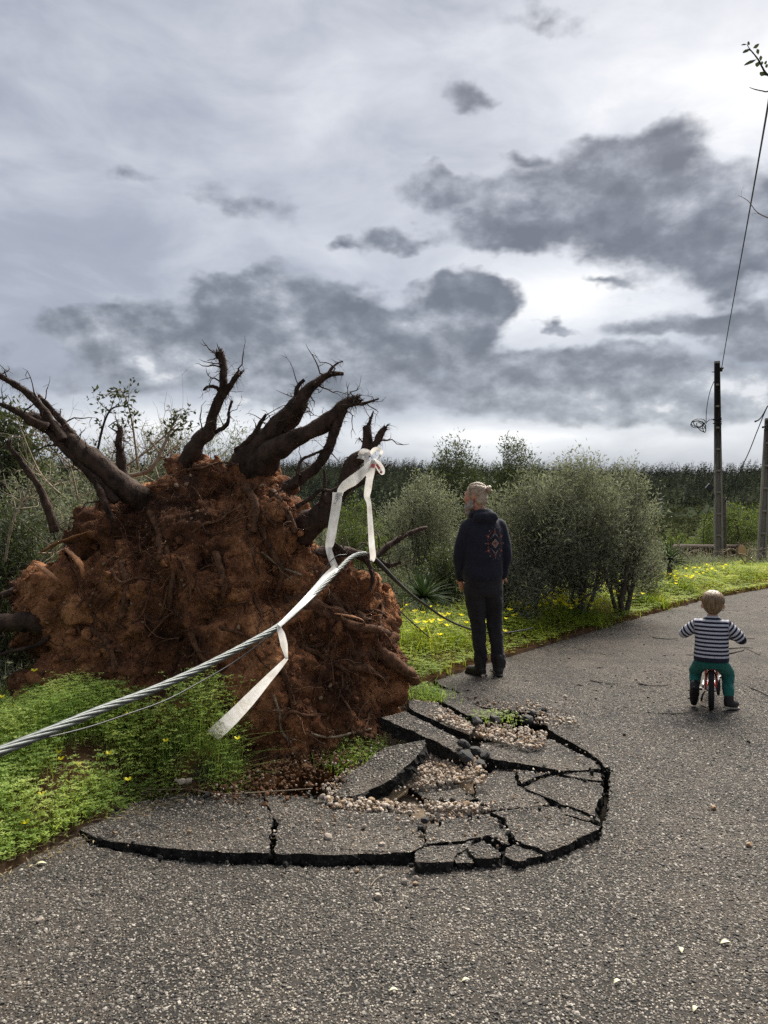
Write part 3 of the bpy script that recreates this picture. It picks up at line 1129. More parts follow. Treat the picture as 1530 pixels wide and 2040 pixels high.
def build_gravel():
    rng = np.random.default_rng(11)
    bm = bmesh.new()
    bmesh.ops.create_icosphere(bm, subdivisions=1, radius=1)
    bm.verts.index_update()
    bv = np.array([list(v.co) for v in bm.verts])
    bf = np.array([[v.index for v in f.verts] for f in bm.faces])
    bm.free()
    acc = Acc()
    for poly, z, ns, nl, lab, grp in GRAVEL:
        for (u, v) in sample_poly(poly, ns, rng):
            p = G(u, v, z)
            r = rng.uniform(0.005, 0.013)
            k = np.abs(rng.normal(1, 0.22, size=(len(bv), 1)))
            vv = (bv * k * np.array([1, rng.uniform(.6, 1), rng.uniform(.5, .9)]) * r) @ rot_rand(1, rng)[0].T
            acc.add(vv + np.array(p) + np.array([0, 0, r * rng.uniform(-.2, 1.6)]), bf, 0 if rng.random() < 0.8 else 1)
        for (u, v) in sample_poly(poly, nl, rng):
            r = rng.uniform(0.010, 0.022)
            kind = 'stone' if rng.random() < 0.75 else 'stone_tan'
            put_stone(kind, G(u, v, z + 0.004), r, rng, lab, grp)
    # loose grit over the broken slabs and the road round them
    for _ in range(1400):
        u, v = rng.uniform(150, 1300), 1400 + 300 * rng.random() ** 0.8
        if 1686 < v < 1732 and 150 < u < 1150 or (1180 < u < 1225 and 1500 < v < 1680):
            continue
        if v > 1560 and u < 430 and rng.random() < 0.5:
            continue
        p = G(u, v, 0.035 if in_poly(u, v - 22, CRACK) else 0.0)
        r = rng.uniform(0.003, 0.008)
        vv = (bv * np.abs(rng.normal(1, 0.22, size=(len(bv), 1))) * r) @ rot_rand(1, rng)[0].T
        acc.add(vv + np.array(p), bf, 0 if rng.random() < 0.6 else 1)
    # black crumbs along the breaks, brown earth spilled from the roots
    lines = [CRACK] + [[(u, v) for u, v, z in pts] for _, _, pts in SLABS]
    for L in lines:
        for (u0, v0), (u1, v1) in zip(L[:-1], L[1:]):
            d = math.hypot(u1 - u0, (v1 - v0) * 2.5)
            for _ in range(int(d * .085)):
                q = rng.random()
                uu, vv = u0 + (u1 - u0) * q + rng.normal() * 4, v0 + (v1 - v0) * q + rng.normal() * 2.2
                p = G(uu, vv, rng.choice([-.04, -.02, .0, .03]))
                r = 0.003 + 0.012 * rng.random() ** 2
                w = (bv * np.abs(rng.normal(1, 0.25, size=(len(bv), 1))) * r) @ rot_rand(1, rng)[0].T
                acc.add(w + np.array(p), bf, 2)
    for _ in range(2600):
        q = rng.random()
        base = Vector((-1.05, 3.95, 0)).lerp(Vector((.35, 6.2, 0)), q)
        w = abs(rng.normal()) * .30
        p = base + Vector((.85, -.52, 0)) * (w - .05) + Vector((0, 0, .012 if w < .3 else .004))
        r = rng.uniform(.003, .010) * (1 if rng.random() < .93 else 2.0)
        k = (bv * np.abs(rng.normal(1, 0.25, size=(len(bv), 1))) * r) @ rot_rand(1, rng)[0].T
        acc.add(k + np.array(p), bf, 3)
    soilm = simple_mat('spilled_soil', (0.06, 0.034, 0.020), (0.17, 0.092, 0.050), .95, 40, .6, .006, .1)
    o = link('gravel', acc.mesh('gravel', [M['stone'], M['stone_tan'], M['bitumen'], soilm]))
    tag(o, 'loose pale gravel and grit spilled between the broken slabs', kind='stuff')
    for (u, v, r, z) in [(945, 1505, .05, .02), (930, 1520, .06, .02), (955, 1530, .045, .01), (965, 1512, .04, .03), (848, 1640, .028, .03), (838, 1652, .02, .03),
                         (950, 1445, .05, .08), (985, 1440, .05, .04), (1062, 1425, .035, .01), (1085, 1418, .03, .0), (410, 1590, .02, .02), (925, 1490, .045, .08), (1050, 1440, .05, .02)]:
        put_stone('stone_dark', G(u, v, z), r, rng, 'black crumbled lump of asphalt in the cracks of the hole', 'crumbled asphalt lumps in the hole')
    solo = [(1420, 1613, .020, 'stone_tan', 'round tan stone alone on the road right of the crack'),
            (1493, 1687, .018, 'stone_tan', 'tan stone at the right edge of the road, nearer than the round one'),
            (752, 1790, .020, 'stone', 'pointed white stone on the near road below the middle slab'),
            (806, 1760, .017, 'stone', 'square pale stone on the near road, left of a pair'),
            (829, 1752, .014, 'stone', 'upper stone of the pale pair on the near road'),
            (828, 1763, .013, 'stone_tan', 'lower tan stone of the pale pair on the near road'),
            (711, 1738, .013, 'stone_tan', 'small orange stone just below the near crack'),
            (655, 1672, .022, 'stone', 'white stone lying on the broad flat slab'),
            (649, 1667, .014, 'stone_tan', 'small tan stone touching the white one on the broad slab'),
            (724, 1650, .016, 'stone', 'pale stone at the back of the broad flat slab'),
            (759, 1686, .018, 'stone', 'pale stone near the front of the broad flat slab'),
            (362, 1563, .030, 'stone', 'large white stone in the soil below the clover'),
            (376, 1560, .026, 'stone', 'white stone beside the large one below the clover'),
            (353, 1558, .016, 'stone', 'small flat pale stone left of the two white ones below the clover'),
            (147, 1478, .036, 'stone', 'white stone in bare soil under the steel cable'),
            (165, 1492, .022, 'stone_tan', 'tan stone in bare soil right of the white one under the cable'),
            (188, 1508, .017, 'stone', 'small pale stone at the right of the bare soil under the cable'),
            (128, 1520, .015, 'stone_tan', 'small tan stone low in the bare soil under the cable'),
            (1127, 1390, .020, 'stone', 'pale stone on the road beyond the far rubble'),
            (1154, 1602, .012, 'stone', 'small pale stone on the wide right slab'),
            (80, 1838, .016, 'stone', 'flat pale stone on the near road at the left'),
            (378, 1660, .014, 'stone_tan', 'tan stone on the long left slab'),
            (1491, 1480, .014, 'stone_dark', 'dark crumb on the road near the right edge'),
            (1244, 1465, .014, 'stone_dark', 'dark crumb on the road right of the far rubble'),
            (962, 1350, .025, 'stone', 'pale stone on the road edge behind the far slab')]
    for u, v, r, k, lab in solo:
        z = .035 if (540 < u < 840 and 1600 < v < 1700) or (u < 530 and 1590 < v < 1690 and u > 200) else 0.0
        if u < 380 and v < 1570:
            z = 0.06
        if u in (147, 165, 188, 128):
            z = 0.17
        put_stone(k, G(u, v, z), r, rng, lab)
    for k in range(26):
        u, v = rng.uniform(1090, 1500), rng.uniform(1330, 1440)
        put_stone('stone_tan' if rng.random() < .6 else 'stone_dark', G(u, v), rng.uniform(.006, .013), rng,
                  'small crumb of stone on the road round the child' if True else '', 'crumbs on the far road')


build_gravel()


# fallen leaves and twigs on the road
def build_litter():
    rng = np.random.default_rng(21)
    mp = simple_mat('dead_leaf', (0.42, 0.40, 0.24), (0.62, 0.60, 0.42), 0.6, 30, 0.2, 0.002)
    for u, v, L, a, lab in [(1446, 1882, .040, .1, 'pale dead leaf on the near road at the right'), (1357, 1896, .034, 1.3, 'narrow green-white leaf on the near road'),
                            (928, 1957, .028, .2, 'yellowish leaf scrap on the near road in the middle'), (784, 1977, .030, .1, 'white leaf scrap at the bottom middle of the road'),
                            (82, 1724, .045, .3, 'pale leaf on the road below the clover'), (1385, 2014, .030, .8, 'yellow leaf scrap at the bottom right of the road'),
                            (1230, 1960, .030, .4, 'pale yellow leaf scrap left of the bottom right one'), (154, 1640, .04, .1, 'white petal-like leaf at the corner of the long slab')]:
        acc = Acc()
        n = 7
        V, F = [], []
        for i in range(n + 1):
            t = i / n
            w = math.sin(math.pi * t ** 0.8) * L * 0.2 + 0.0005
            z = 0.006 + 0.006 * math.sin(math.pi * t)
            V += [[(t - .5) * L, -w, z + w * .35], [(t - .5) * L, 0, z], [(t - .5) * L, w, z + w * .35]]
        for i in range(n):
            F += [[3 * i, 3 * i + 3, 3 * i + 4, 3 * i + 1], [3 * i + 1, 3 * i + 4, 3 * i + 5, 3 * i + 2]]
        acc.add(V, np.array(F))
        o = link('fallen_leaf', acc.mesh('fallen_leaf', mp, smooth=True), loc=G(u, v))
        o.rotation_euler = (0, 0, a)
        tag(o, lab, 'leaf')
    tw = [([(738, 1765), (752, 1749), (780, 1738), (818, 1735)], .0022, 'twig_pale', 'thin curved straw on the near road below the crack'),
          ([(1175, 1355), (1210, 1362), (1235, 1362)], .004, 'twig_dark', 'short dark twig on the road between man and child'),
          ([(1268, 1360), (1300, 1366), (1335, 1364)], .004, 'twig_dark', 'dark twig on the road left of the child'),
          ([(1300, 1270), (1330, 1273), (1350, 1272)], .006, 'twig_dark', 'dark twig on the road left of the child and farther off'),
          ([(1470, 1272), (1505, 1271)], .007, 'twig_pale', 'straight twig right of the child handlebar'),
          ([(1452, 1292), (1480, 1290), (1500, 1291)], .006, 'twig_dark', 'dark twig right of the child'),
          ([(1452, 1302), (1478, 1296), (1486, 1292), (1515, 1305)], .006, 'twig_dark', 'bent dark twig right of the child'),
          ([(1495, 1370), (1515, 1378), (1530, 1386)], .006, 'twig_dark', 'dark twig on the road at the right edge beyond the stones'),
          ([(1310, 1420), (1345, 1422), (1380, 1418)], .004, 'twig_dark', 'thin twig on the road in front of the bicycle'),
          ([(380, 1572), (440, 1582), (520, 1578), (622, 1571)], .006, 'twig_pale', 'long pale stick along the lip of the pit'),
          ([(270, 1572), (330, 1573), (380, 1570)], .005, 'twig_pale', 'pale stick in the soil below the clover')]
    for pts, r, mt, lab in tw:
        acc = Acc()
        w = [G(u, v, 0.008) for u, v in pts]
        c = sum(w, Vector()) / len(w)
        pp, rr = smooth_path([p - c for p in w], [r] * len(w), 5)
        rr = [x * (1 - 0.5 * i / len(rr)) for i, x in enumerate(rr)]
        tube(acc, pp, rr, 5, rough=0.4)
        o = link('twig', acc.mesh('twig', M[mt], smooth=True), loc=c)
        tag(o, lab, 'twig')
    acc = Acc()
    n = 900
    y = 5.5 + 9 * rng.random(n) ** 1.3
    x = rng.uniform(-0.2, 1.0, n) * 0.6 * y
    s = edge_dist(x, y)
    ok = s < -0.05
    x, y = x[ok], y[ok]
    b = np.stack([x, y, np.full(len(x), .004)], 1)
    d = np.stack([rng.normal(size=len(x)), rng.normal(size=len(x)), 0.05 * rng.random(len(x))], 1)
    leaves(acc, b, d, rng.uniform(.02, .09, len(x)), rng.uniform(.004, .012, len(x)), rng, fold=0.05)
    o = link('leaf_litter', acc.mesh('leaf_litter', M['twig_dark']))
    tag(o, 'fine dark leaf litter and bark scraps over the far road', kind='stuff')


build_litter()


def build_chips():
    """the stone chips that stand proud of the bitumen, near enough to be seen one by one"""
    rng = np.random.default_rng(61)
    pts, nrm, siz = [], [], []
    n = 285000
    y = np.sqrt(rng.uniform(1.95 ** 2, 7.2 ** 2, n))
    x = rng.uniform(-.74, .74, n) * y
    keep = (edge_dist(x, y) < -.03) & (rng.random(n) < sstep(7.4, 5.2, y) * .95 + .05)
    x, y = x[keep], y[keep]
    u, v = 765 + x / y * F_PX, 1020 + CAM_H / y * F_PX
    hole = CRACK + [(800, 1330), (300, 1480), (100, 1600)]
    inside = np.zeros(len(x), bool)
    hu, hv = [p[0] for p in hole], [p[1] for p in hole]
    cand = np.where((u > min(hu)) & (u < max(hu)) & (v > min(hv)) & (v < max(hv)))[0]
    for i in cand:
        inside[i] = in_poly(u[i], v[i], hole)
    x, y = x[~inside], y[~inside]
    pts.append(np.stack([x, y, np.zeros(len(x))], 1))
    for o in [o for o in bpy.data.objects if o.name.startswith('asphalt_slab')]:
        me = o.data
        co = get_co(me) + np.array(o.location)
        for p in me.polygons:
            if p.material_index:
                continue
            a, b, c = (co[i] for i in p.vertices[:3])
            ar = np.linalg.norm(np.cross(b - a, c - a)) / 2
            k = rng.poisson(ar * 6500)
            r1, r2 = np.sqrt(rng.random(k))[:, None], rng.random(k)[:, None]
            pts.append(a * (1 - r1) + b * (r1 * (1 - r2)) + c * (r1 * r2))
    P3 = np.concatenate(pts)
    me = bpy.data.meshes.new('asphalt_chips')
    me.vertices.add(len(P3))
    me.vertices.foreach_set('co', P3.ravel())
    sc = rng.uniform(.55, 1.0, len(P3)) + .9 * rng.random(len(P3)) ** 7
    at = me.attributes.new('size', 'FLOAT', 'POINT')
    at.data.foreach_set('value', (sc * .0062).astype(np.float32))
    m, t, out = material('stone_chip')
    r = t.new('ShaderNodeObjectInfo').outputs['Random']
    col = t.ramp(r, [(0.0, (0.024, 0.022, 0.020)), (0.40, (0.064, 0.058, 0.050)), (0.72, (0.140, 0.126, 0.108)), (0.90, (0.225, 0.203, 0.172)), (1.0, (0.40, 0.36, 0.305))])
    principled(t, out, col, .75, None, .25)
    src = []
    for k in range(3):
        rm = rock_mesh('chip', 300 + k, m, 1, .6)
        src.append(rm)
    g = bpy.data.node_groups.new('scatter_chips', 'GeometryNodeTree')
    g.interface.new_socket('Geometry', in_out='INPUT', socket_type='NodeSocketGeometry')
    g.interface.new_socket('Geometry', in_out='OUTPUT', socket_type='NodeSocketGeometry')
    N, Lk = g.nodes, g.links
    gi, go = N.new('NodeGroupInput'), N.new('NodeGroupOutput')
    join = N.new('GeometryNodeJoinGeometry')
    m2p = N.new('GeometryNodeMeshToPoints')
    Lk.new(gi.outputs[0], m2p.inputs['Mesh'])
    att = N.new('GeometryNodeInputNamedAttribute')
    att.data_type = 'FLOAT'
    att.inputs['Name'].default_value = 'size'
    rv = N.new('FunctionNodeRandomValue')
    rv.data_type = 'FLOAT_VECTOR'
    rv.inputs[0].default_value = (-.5, -.5, 0)
    rv.inputs[1].default_value = (.5, .5, 6.283)
    # one low-poly chip shape as the instance
    co = get_co(src[0])
    ico = N.new('GeometryNodeMeshIcoSphere')
    ico.inputs['Radius'].default_value = 1.0
    ico.inputs['Subdivisions'].default_value = 1
    sp = N.new('GeometryNodeSetPosition')
    pos = N.new('GeometryNodeInputPosition')
    nz = N.new('ShaderNodeTexNoise')
    nz.inputs['Scale'].default_value = 1.7
    vm = N.new('ShaderNodeVectorMath')
    vm.operation = 'MULTIPLY'
    vm.inputs[1].default_value = (1.0, .72, .55)
    vs = N.new('ShaderNodeVectorMath')
    vs.operation = 'SCALE'
    mr = N.new('ShaderNodeMapRange')
    mr.inputs[3].default_value = .55
    mr.inputs[4].default_value = 1.45
    Lk.new(pos.outputs[0], nz.inputs['Vector'])
    Lk.new(nz.outputs['Fac'], mr.inputs[0])
    Lk.new(pos.outputs[0], vm.inputs[0])
    Lk.new(vm.outputs[0], vs.inputs[0])
    Lk.new(mr.outputs[0], vs.inputs['Scale'])
    Lk.new(ico.outputs[0], sp.inputs[0])
    Lk.new(vs.outputs[0], sp.inputs['Position'])
    sm = N.new('GeometryNodeSetMaterial')
    sm.inputs['Material'].default_value = m
    Lk.new(sp.outputs[0], sm.inputs[0])
    ip = N.new('GeometryNodeInstanceOnPoints')
    Lk.new(m2p.outputs[0], ip.inputs['Points'])
    Lk.new(sm.outputs[0], ip.inputs['Instance'])
    Lk.new(rv.outputs[0], ip.inputs['Rotation'])
    Lk.new(att.outputs[0], ip.inputs['Scale'])
    Lk.new(ip.outputs[0], go.inputs[0])
    o = link('asphalt_chips', me)
    me.materials.append(m)
    md = o.modifiers.new('scatter', 'NODES')
    md.node_group = g
    tag(o, 'grey stone chips standing out of the worn road surface', kind='stuff')
    for q in src:
        bpy.data.meshes.remove(q)


build_chips()

# ------------------------------------------------------------------ the uprooted tree
OUTLINE = [(40, 1185), (70, 1140), (78, 1085), (100, 1045), (150, 1018), (215, 1005), (285, 1010), (325, 955), (370, 915), (430, 900), (490, 908), (545, 930),
           (590, 985), (612, 1040), (628, 1090), (680, 1125), (735, 1150), (785, 1180), (800, 1225), (792, 1270), (800, 1305), (830, 1345), (822, 1385), (790, 1415), (765, 1450),
           (720, 1500), (660, 1550), (600, 1585), (500, 1590), (445, 1560), (420, 1500), (300, 1470), (150, 1440), (40, 1430), (-30, 1420), (-20, 1370), (30, 1330), (70, 1290),
           (62, 1250), (45, 1220)]


OUTLINE = [(u + 30 if u < 110 and v < 1400 else u, v) for u, v in OUTLINE]


def plate_y(u, v):
    y = np.interp(v, [690, 880, 1000, 1200, 1400, 1560], [5.6, 5.45, 5.12, 4.80, 4.58, 4.42])
    y = y + np.interp(u, [0, 120, 300, 520, 640, 830], [.40, .22, .0, .05, .28, .85]) * np.interp(v, [800, 1050, 1250], [.55, .8, 1.0])
    return y


def seg_dist(p, a, b):
    ab = (b[0] - a[0], b[1] - a[1])
    t = max(0, min(1, ((p[0] - a[0]) * ab[0] + (p[1] - a[1]) * ab[1]) / (ab[0] ** 2 + ab[1] ** 2)))
    return math.hypot(p[0] - a[0] - t * ab[0], p[1] - a[1] - t * ab[1])


def soil_mat():
    m, t, out = material('root_plate_earth')
    p = coord(t)
    a = t.noise(p, 1.9, 6, 0.62)
    b = t.noise(p, 8, 6, 0.65)
    c = t.noise(p, 45, 5, 0.7)
    low = t.noise(p, .85, 2, .5)
    base = t.ramp(t.math('ADD', t.math('MULTIPLY', t.math('SUBTRACT', low, .5), .55), t.math('ADD', t.math('MULTIPLY', a, 0.62), t.math('MULTIPLY', b, 0.38))),
                  [(0.35, (0.040, 0.021, 0.014)), (0.45, (0.125, 0.056, 0.029)), (0.53, (0.245, 0.108, 0.050)), (0.64, (0.47, 0.225, 0.103))])
    col = t.mix(1.0, base, t.ramp(c, [(0.3, (0.55, 0.5, 0.46)), (0.5, (1, 1, 1)), (0.72, (1.6, 1.5, 1.4))]), 'MULTIPLY')
    v = t.voronoi(p, 70)
    grit = t.math('MULTIPLY', t.maprange(v.outputs['Distance'], 0.32, 0.2), t.maprange(t.sep(v.outputs['Color'])[0], 0.9, 0.93))
    col = t.mix(grit, col, (0.40, 0.28, 0.18))
    h = t.math('ADD', t.math('MULTIPLY', b, 1.0), t.math('MULTIPLY', c, 0.6))
    principled(t, out, col, 0.95, t.bump(h, 1.0, 0.03), 0.1)
    return m


M['earth'] = soil_mat()
M['fine_root'] = leaf_mat('fine_root', [(0.0, (0.018, 0.009, 0.006)), (0.5, (0.055, 0.024, 0.014)), (0.85, (0.13, 0.06, 0.032)), (1.0, (0.27, 0.15, 0.085))], 0.1, 0.8, 0.2, (1, 1, 1))

tree = empty('uprooted_tree', P(380, 1540, 5.0), 'uprooted tree with its torn plate of red earth and bare roots upturned', 'uprooted tree')
T0 = tree.location.copy()


def tlink(name, me, parent=None):
    o = link(name, me, parent or tree)
    if parent is None:
        o.location = -T0
    return o


def build_plate():
    rng = np.random.default_rng(5)
    acc = Acc()
    n = 0
    tries = 0
    while n < 330 and tries < 6000:
        tries += 1
        u, v = rng.uniform(-40, 830), rng.uniform(895, 1595)
        if not in_poly(u, v, OUTLINE):
            continue
        d = min(seg_dist((u, v), OUTLINE[i], OUTLINE[(i + 1) % len(OUTLINE)]) for i in range(len(OUTLINE)))
        if d < 10:
            continue
        Y = float(plate_y(u, v))
        r = min(d, 95 if rng.random() < .5 else 60) * 0.98
        rm = r / F_PX * Y
        c = P(u, v, Y + rm * 0.75 + max(0, 0.18 - rm) * 0.6)
        ellipsoid(acc, c, (rm, rm * 1.25, rm), 12, 8)
        n += 1
    # the thick body behind
    for u, v, r in [(200, 1220, 150), (330, 1110, 150), (450, 1060, 130), (470, 1250, 190), (280, 1330, 150), (600, 1330, 150), (520, 1450, 110), (700, 1300, 95)]:
        Y = float(plate_y(u, v)) + 0.45
        rm = r / F_PX * Y
        ellipsoid(acc, P(u, v, Y), (rm, 0.38, rm), 16, 10)
    me = fuse(acc, 0.0155, 10, 'earth')
    co, no = get_co(me), get_no(me)
    # photo pixel of each point, for the hollows
    U = 765 + co[:, 0] / co[:, 1] * F_PX
    Vv = 1020 + (CAM_H - co[:, 2]) / co[:, 1] * F_PX
    disp = 0.10 * fbm(co * 1.9, 4, 0.55, 1) + 0.125 * (ridged(co * np.array([4.0, 4.0, 3.2]), 3, 2) - 0.72) + 0.065 * fbm(co * 8, 4, 0.6, 3) + 0.020 * fbm(co * 30, 3, 0.6, 4)
    # clods with crevices between them
    from mathutils.kdtree import KDTree
    for cnt, amp, sd in ((700, .060, 3), (3200, .026, 4)):
        g = np.random.default_rng(sd)
        fp = co[g.choice(len(co), cnt, replace=False)]
        kd = KDTree(cnt)
        for i, p in enumerate(fp):
            kd.insert(p, i)
        kd.balance()
        f1 = np.empty(len(co))
        hgt = g.random(cnt)
        w = co + np.stack([vnoise(co * 11 + k * 7) for k in range(3)], 1) * .03
        kk = np.empty(len(co))
        for i, p in enumerate(w):
            _, j, d = kd.find(p)
            f1[i] = d
            kk[i] = hgt[j]
        r = np.percentile(f1, 95)
        disp += amp * ((.35 + kk) * (1 - (f1 / r) ** 2) - .5)
    for u, v, ru, rv, a in [(435, 950, 55, 32, .20), (720, 1205, 55, 32, .20), (150, 1092, 60, 18, .20), (110, 1100, 35, 30, .16), (340, 1320, 60, 70, .15), (175, 1265, 70, 60, .10),
                            (270, 1060, 35, 70, .10), (560, 1180, 40, 30, .12), (520, 1500, 90, 45, .18), (740, 1370, 40, 35, .12), (640, 1290, 40, 30, .10), (430, 1215, 35, 30, .12)]:
        disp -= a * np.exp(-(((U - u) / ru) ** 2 + ((Vv - v) / rv) ** 2)) * (no[:, 1] < 0.3)
    set_co(me, co + no * disp[:, None])
    set_smooth(me)
    me.materials.clear()
    me.materials.append(M['earth'])
    me.name = 'root_plate'
    return tlink('root_plate', me)


plate = build_plate()
bpy.context.view_layer.update()
PLATE_CO, PLATE_NO = get_co(plate.data), get_no(plate.data)
_pm = plate.data
PLATE_BVH = BVHTree.FromPolygons([Vector(c) for c in PLATE_CO], [tuple(p.vertices) for p in _pm.polygons])


def on_plate(u, v, lift=0.0):
    """the point of the earth face seen at photo pixel (u, v)"""
    o = Vector((0, 0, CAM_H))
    d = (P(u, v, 1.0) - o).normalized()
    hit = PLATE_BVH.ray_cast(o, d)
    if hit[0] is None:
        return P(u, v, float(plate_y(u, v)))
    return hit[0] - d * lift


def ribbons(acc, start, direc, length, width, rng, seg=6, grav=0.5, curl=0.5, val=None):
    """hair roots: thin curling ribbons"""
    n = len(start)
    p = start.copy()
    d = unit(direc)
    side = unit(np.cross(d, rng.normal(size=(n, 3))))
    L = (length / seg)[:, None]
    rows = []
    for k in range(seg + 1):
        w = (width * (1 - 0.8 * k / seg))[:, None] * 0.5
        rows += [p - side * w, p + side * w]
        p = p + d * L
        d = unit(d + rng.normal(size=(n, 3)) * curl + np.array([0, 0, -grav]))
    V = np.stack(rows, 1)
    kk = V.shape[1]
    i = np.arange(n)[:, None] * kk
    F = np.concatenate([i + np.array([[2 * s, 2 * s + 1, 2 * s + 3, 2 * s + 2]]) for s in range(seg)])
    if val is None:
        val = rng.random(n) ** 1.6
    acc.add(V.reshape(-1, 3), F, 0, np.repeat(val, kk))


def build_fine_roots():
    rng = np.random.default_rng(6)
    acc = Acc()
    front = np.where((PLATE_NO[:, 1] < 0.25) | (PLATE_NO[:, 2] > 0.3))[0]
    dens = 0.35 + 0.65 * sstep(-0.15, 0.25, fbm(PLATE_CO[front] * 2.4, 3, 0.5, 9))
    pick = front[rng.random(len(front)) < dens * 0.30]
    pick = rng.choice(pick, min(len(pick), 8500), replace=False)
    n = len(pick)
    L = 0.04 + 0.20 * rng.random(n) ** 2.2
    d = PLATE_NO[pick] * 0.7 + rng.normal(size=(n, 3)) * 0.6 + np.array([0, 0, -0.3])
    ribbons(acc, PLATE_CO[pick] - PLATE_NO[pick] * 0.01, d, L, rng.uniform(.0015, .005, n), rng, 6, 0.28, 0.42)
    # matted curtains of hanging strands
    mask = front[fbm(PLATE_CO[front] * 1.7, 3, .5, 21) > .12]
    pick = rng.choice(mask, 2600)
    n = len(pick)
    ribbons(acc, PLATE_CO[pick] + PLATE_NO[pick] * .01, PLATE_NO[pick] * .5 + rng.normal(size=(n, 3)) * .3 + np.array([0, 0, -.6]), 0.10 + 0.34 * rng.random(n) ** 1.5, rng.uniform(.002, .0045, n), rng, 6, 0.55, 0.22, val=rng.random(n) ** 2 * .8)
    pick = rng.choice(front, 500, replace=False)
    n = len(pick)
    ribbons(acc, PLATE_CO[pick], PLATE_NO[pick] + rng.normal(size=(n, 3)) * .6, 0.15 + 0.35 * rng.random(n), rng.uniform(.003, .007, n), rng, 9, 0.22, 0.4)
    o = tlink('fine_roots', acc.mesh('fine_roots', M['fine_root'], attr=True))
    o['kind'] = 'stuff'
    # earth crumbs and pebbles stuck in the face
    acc = Acc()
    bm = bmesh.new()
    bmesh.ops.create_icosphere(bm, subdivisions=1, radius=1)
    bm.verts.index_update()
    bv = np.array([list(v.co) for v in bm.verts])
    bf = np.array([[v.index for v in f.verts] for f in bm.faces])
    bm.free()
    for i in rng.choice(front, 2400, replace=False):
        r = 0.004 + 0.016 * rng.random() ** 3 + (rng.random() < .10) * rng.uniform(.008, .03)
        vv = (bv * np.abs(rng.normal(1, 0.25, size=(len(bv), 1))) * r) @ rot_rand(1, rng)[0].T
        acc.add(vv + PLATE_CO[i] + PLATE_NO[i] * r * 0.3, bf, 0 if rng.random() < 0.8 or r > .014 else 1)
    o = tlink('earth_crumbs', acc.mesh('earth_crumbs', [M['earth'], M['stone_tan']]))
    o['kind'] = 'stuff'
    for u, v, r in [(352, 968, .024), (228, 1322, .026), (362, 1155, .016), (345, 1150, .012), (476, 1250, .02), (478, 1010, .02), (250, 1180, .016), (530, 1110, .018), (650, 1295, .024), (658, 1365, .02),
                    (655, 1430, .022), (610, 1265, .014), (390, 1365, .013), (500, 1330, .016), (580, 1150, .016), (320, 1205, .013), (180, 1205, .014), (284, 1240, .012), (640, 1095, .018), (255, 1375, .012), (700, 1180, .014)]:
        me = ROCKS['stone_tan'][int(rng.integers(5))]
        o = link('embedded_stone', me, tree)
        o.location = on_plate(u, v, 0.002) - T0
        o.scale = (r, r, r)
        o.rotation_euler = tuple(rng.uniform(0, 6, 3))


build_fine_roots()


def root(pts, mat='bark', sides=11, rough=0.55, seed=0, fray=0, side_roots=0, name='root', flat=1.0, wild=0.012, label=None):
    """pts: (u, v, depth offset from the earth face or absolute depth when > 3, radius in photo px)"""
    rng = np.random.default_rng(seed + 100)
    w, r = [], []
    for (u, v, dy, rp) in pts:
        Y = dy if dy > 3 else float(plate_y(u, v)) + dy
        w.append(P(u, v, Y))
        r.append(rp / F_PX * Y)
    pp, rr = smooth_path(w, r, 8)
    q = np.array([list(p) for p in pp])
    wob = np.stack([vnoise(q * 7 + 9 * k + seed) for k in range(3)], 1) * wild
    fade = np.minimum(1, np.arange(len(q)) / 5)[:, None]
    pp = [Vector(x) for x in q + wob * fade]
    acc = Acc()
    tube(acc, pp, rr, sides, rough=rough, flat=flat, seed=seed)
    tip, td = pp[-1], (pp[-1] - pp[-3]).normalized()
    for k in range(fray):                    # splintered end
        a = rng.normal(size=3)
        d = (td + Vector(a) * 0.35).normalized()
        s = tip + Vector(rng.normal(size=3)) * rr[-1] * 0.55 - td * rr[-1]
        L = rr[-1] * rng.uniform(1.2, 2.6)
        tube(acc, [s, s + d * L * .6, s + d * L + Vector(rng.normal(size=3)) * L * .12], [rr[-1] * .24, rr[-1] * .16, rr[-1] * .05], 4)
    for k in range(int(side_roots * 1.8)):
        i = int(rng.uniform(.25, .97) * (len(pp) - 1))
        d = Vector(rng.normal(size=3)) * 0.8 + td * 0.5 + Vector((0, -0.1, .25))
        L = rng.uniform(.07, .32)
        s = [pp[i]]
        for j in range(6):
            d = (d.normalized() + Vector(rng.normal(size=3)) * .42)
            s.append(s[-1] + d.normalized() * L / 6)
        b = min(rr[i] * .32, .0075)
        tube(acc, s, [b, b * .85, b * .7, b * .55, b * .42, b * .3, b * .15], 4, rough=.3, seed=seed)
        for q in range(2):
            j = int(rng.integers(2, 6))
            e = Vector(rng.normal(size=3)).normalized()
            tube(acc, [s[j], s[j] + e * L * .12, s[j] + e * L * .22 + Vector(rng.normal(size=3)) * L * .05], [b * .4, b * .3, b * .12], 3)
    me = acc.mesh(name, M[mat] if isinstance(mat, str) else mat, smooth=True)
    o = tlink(name, me)
    if label:
        o['label'] = label
    # hair along the root
    return o, pp, rr


ROOT_HAIR = []


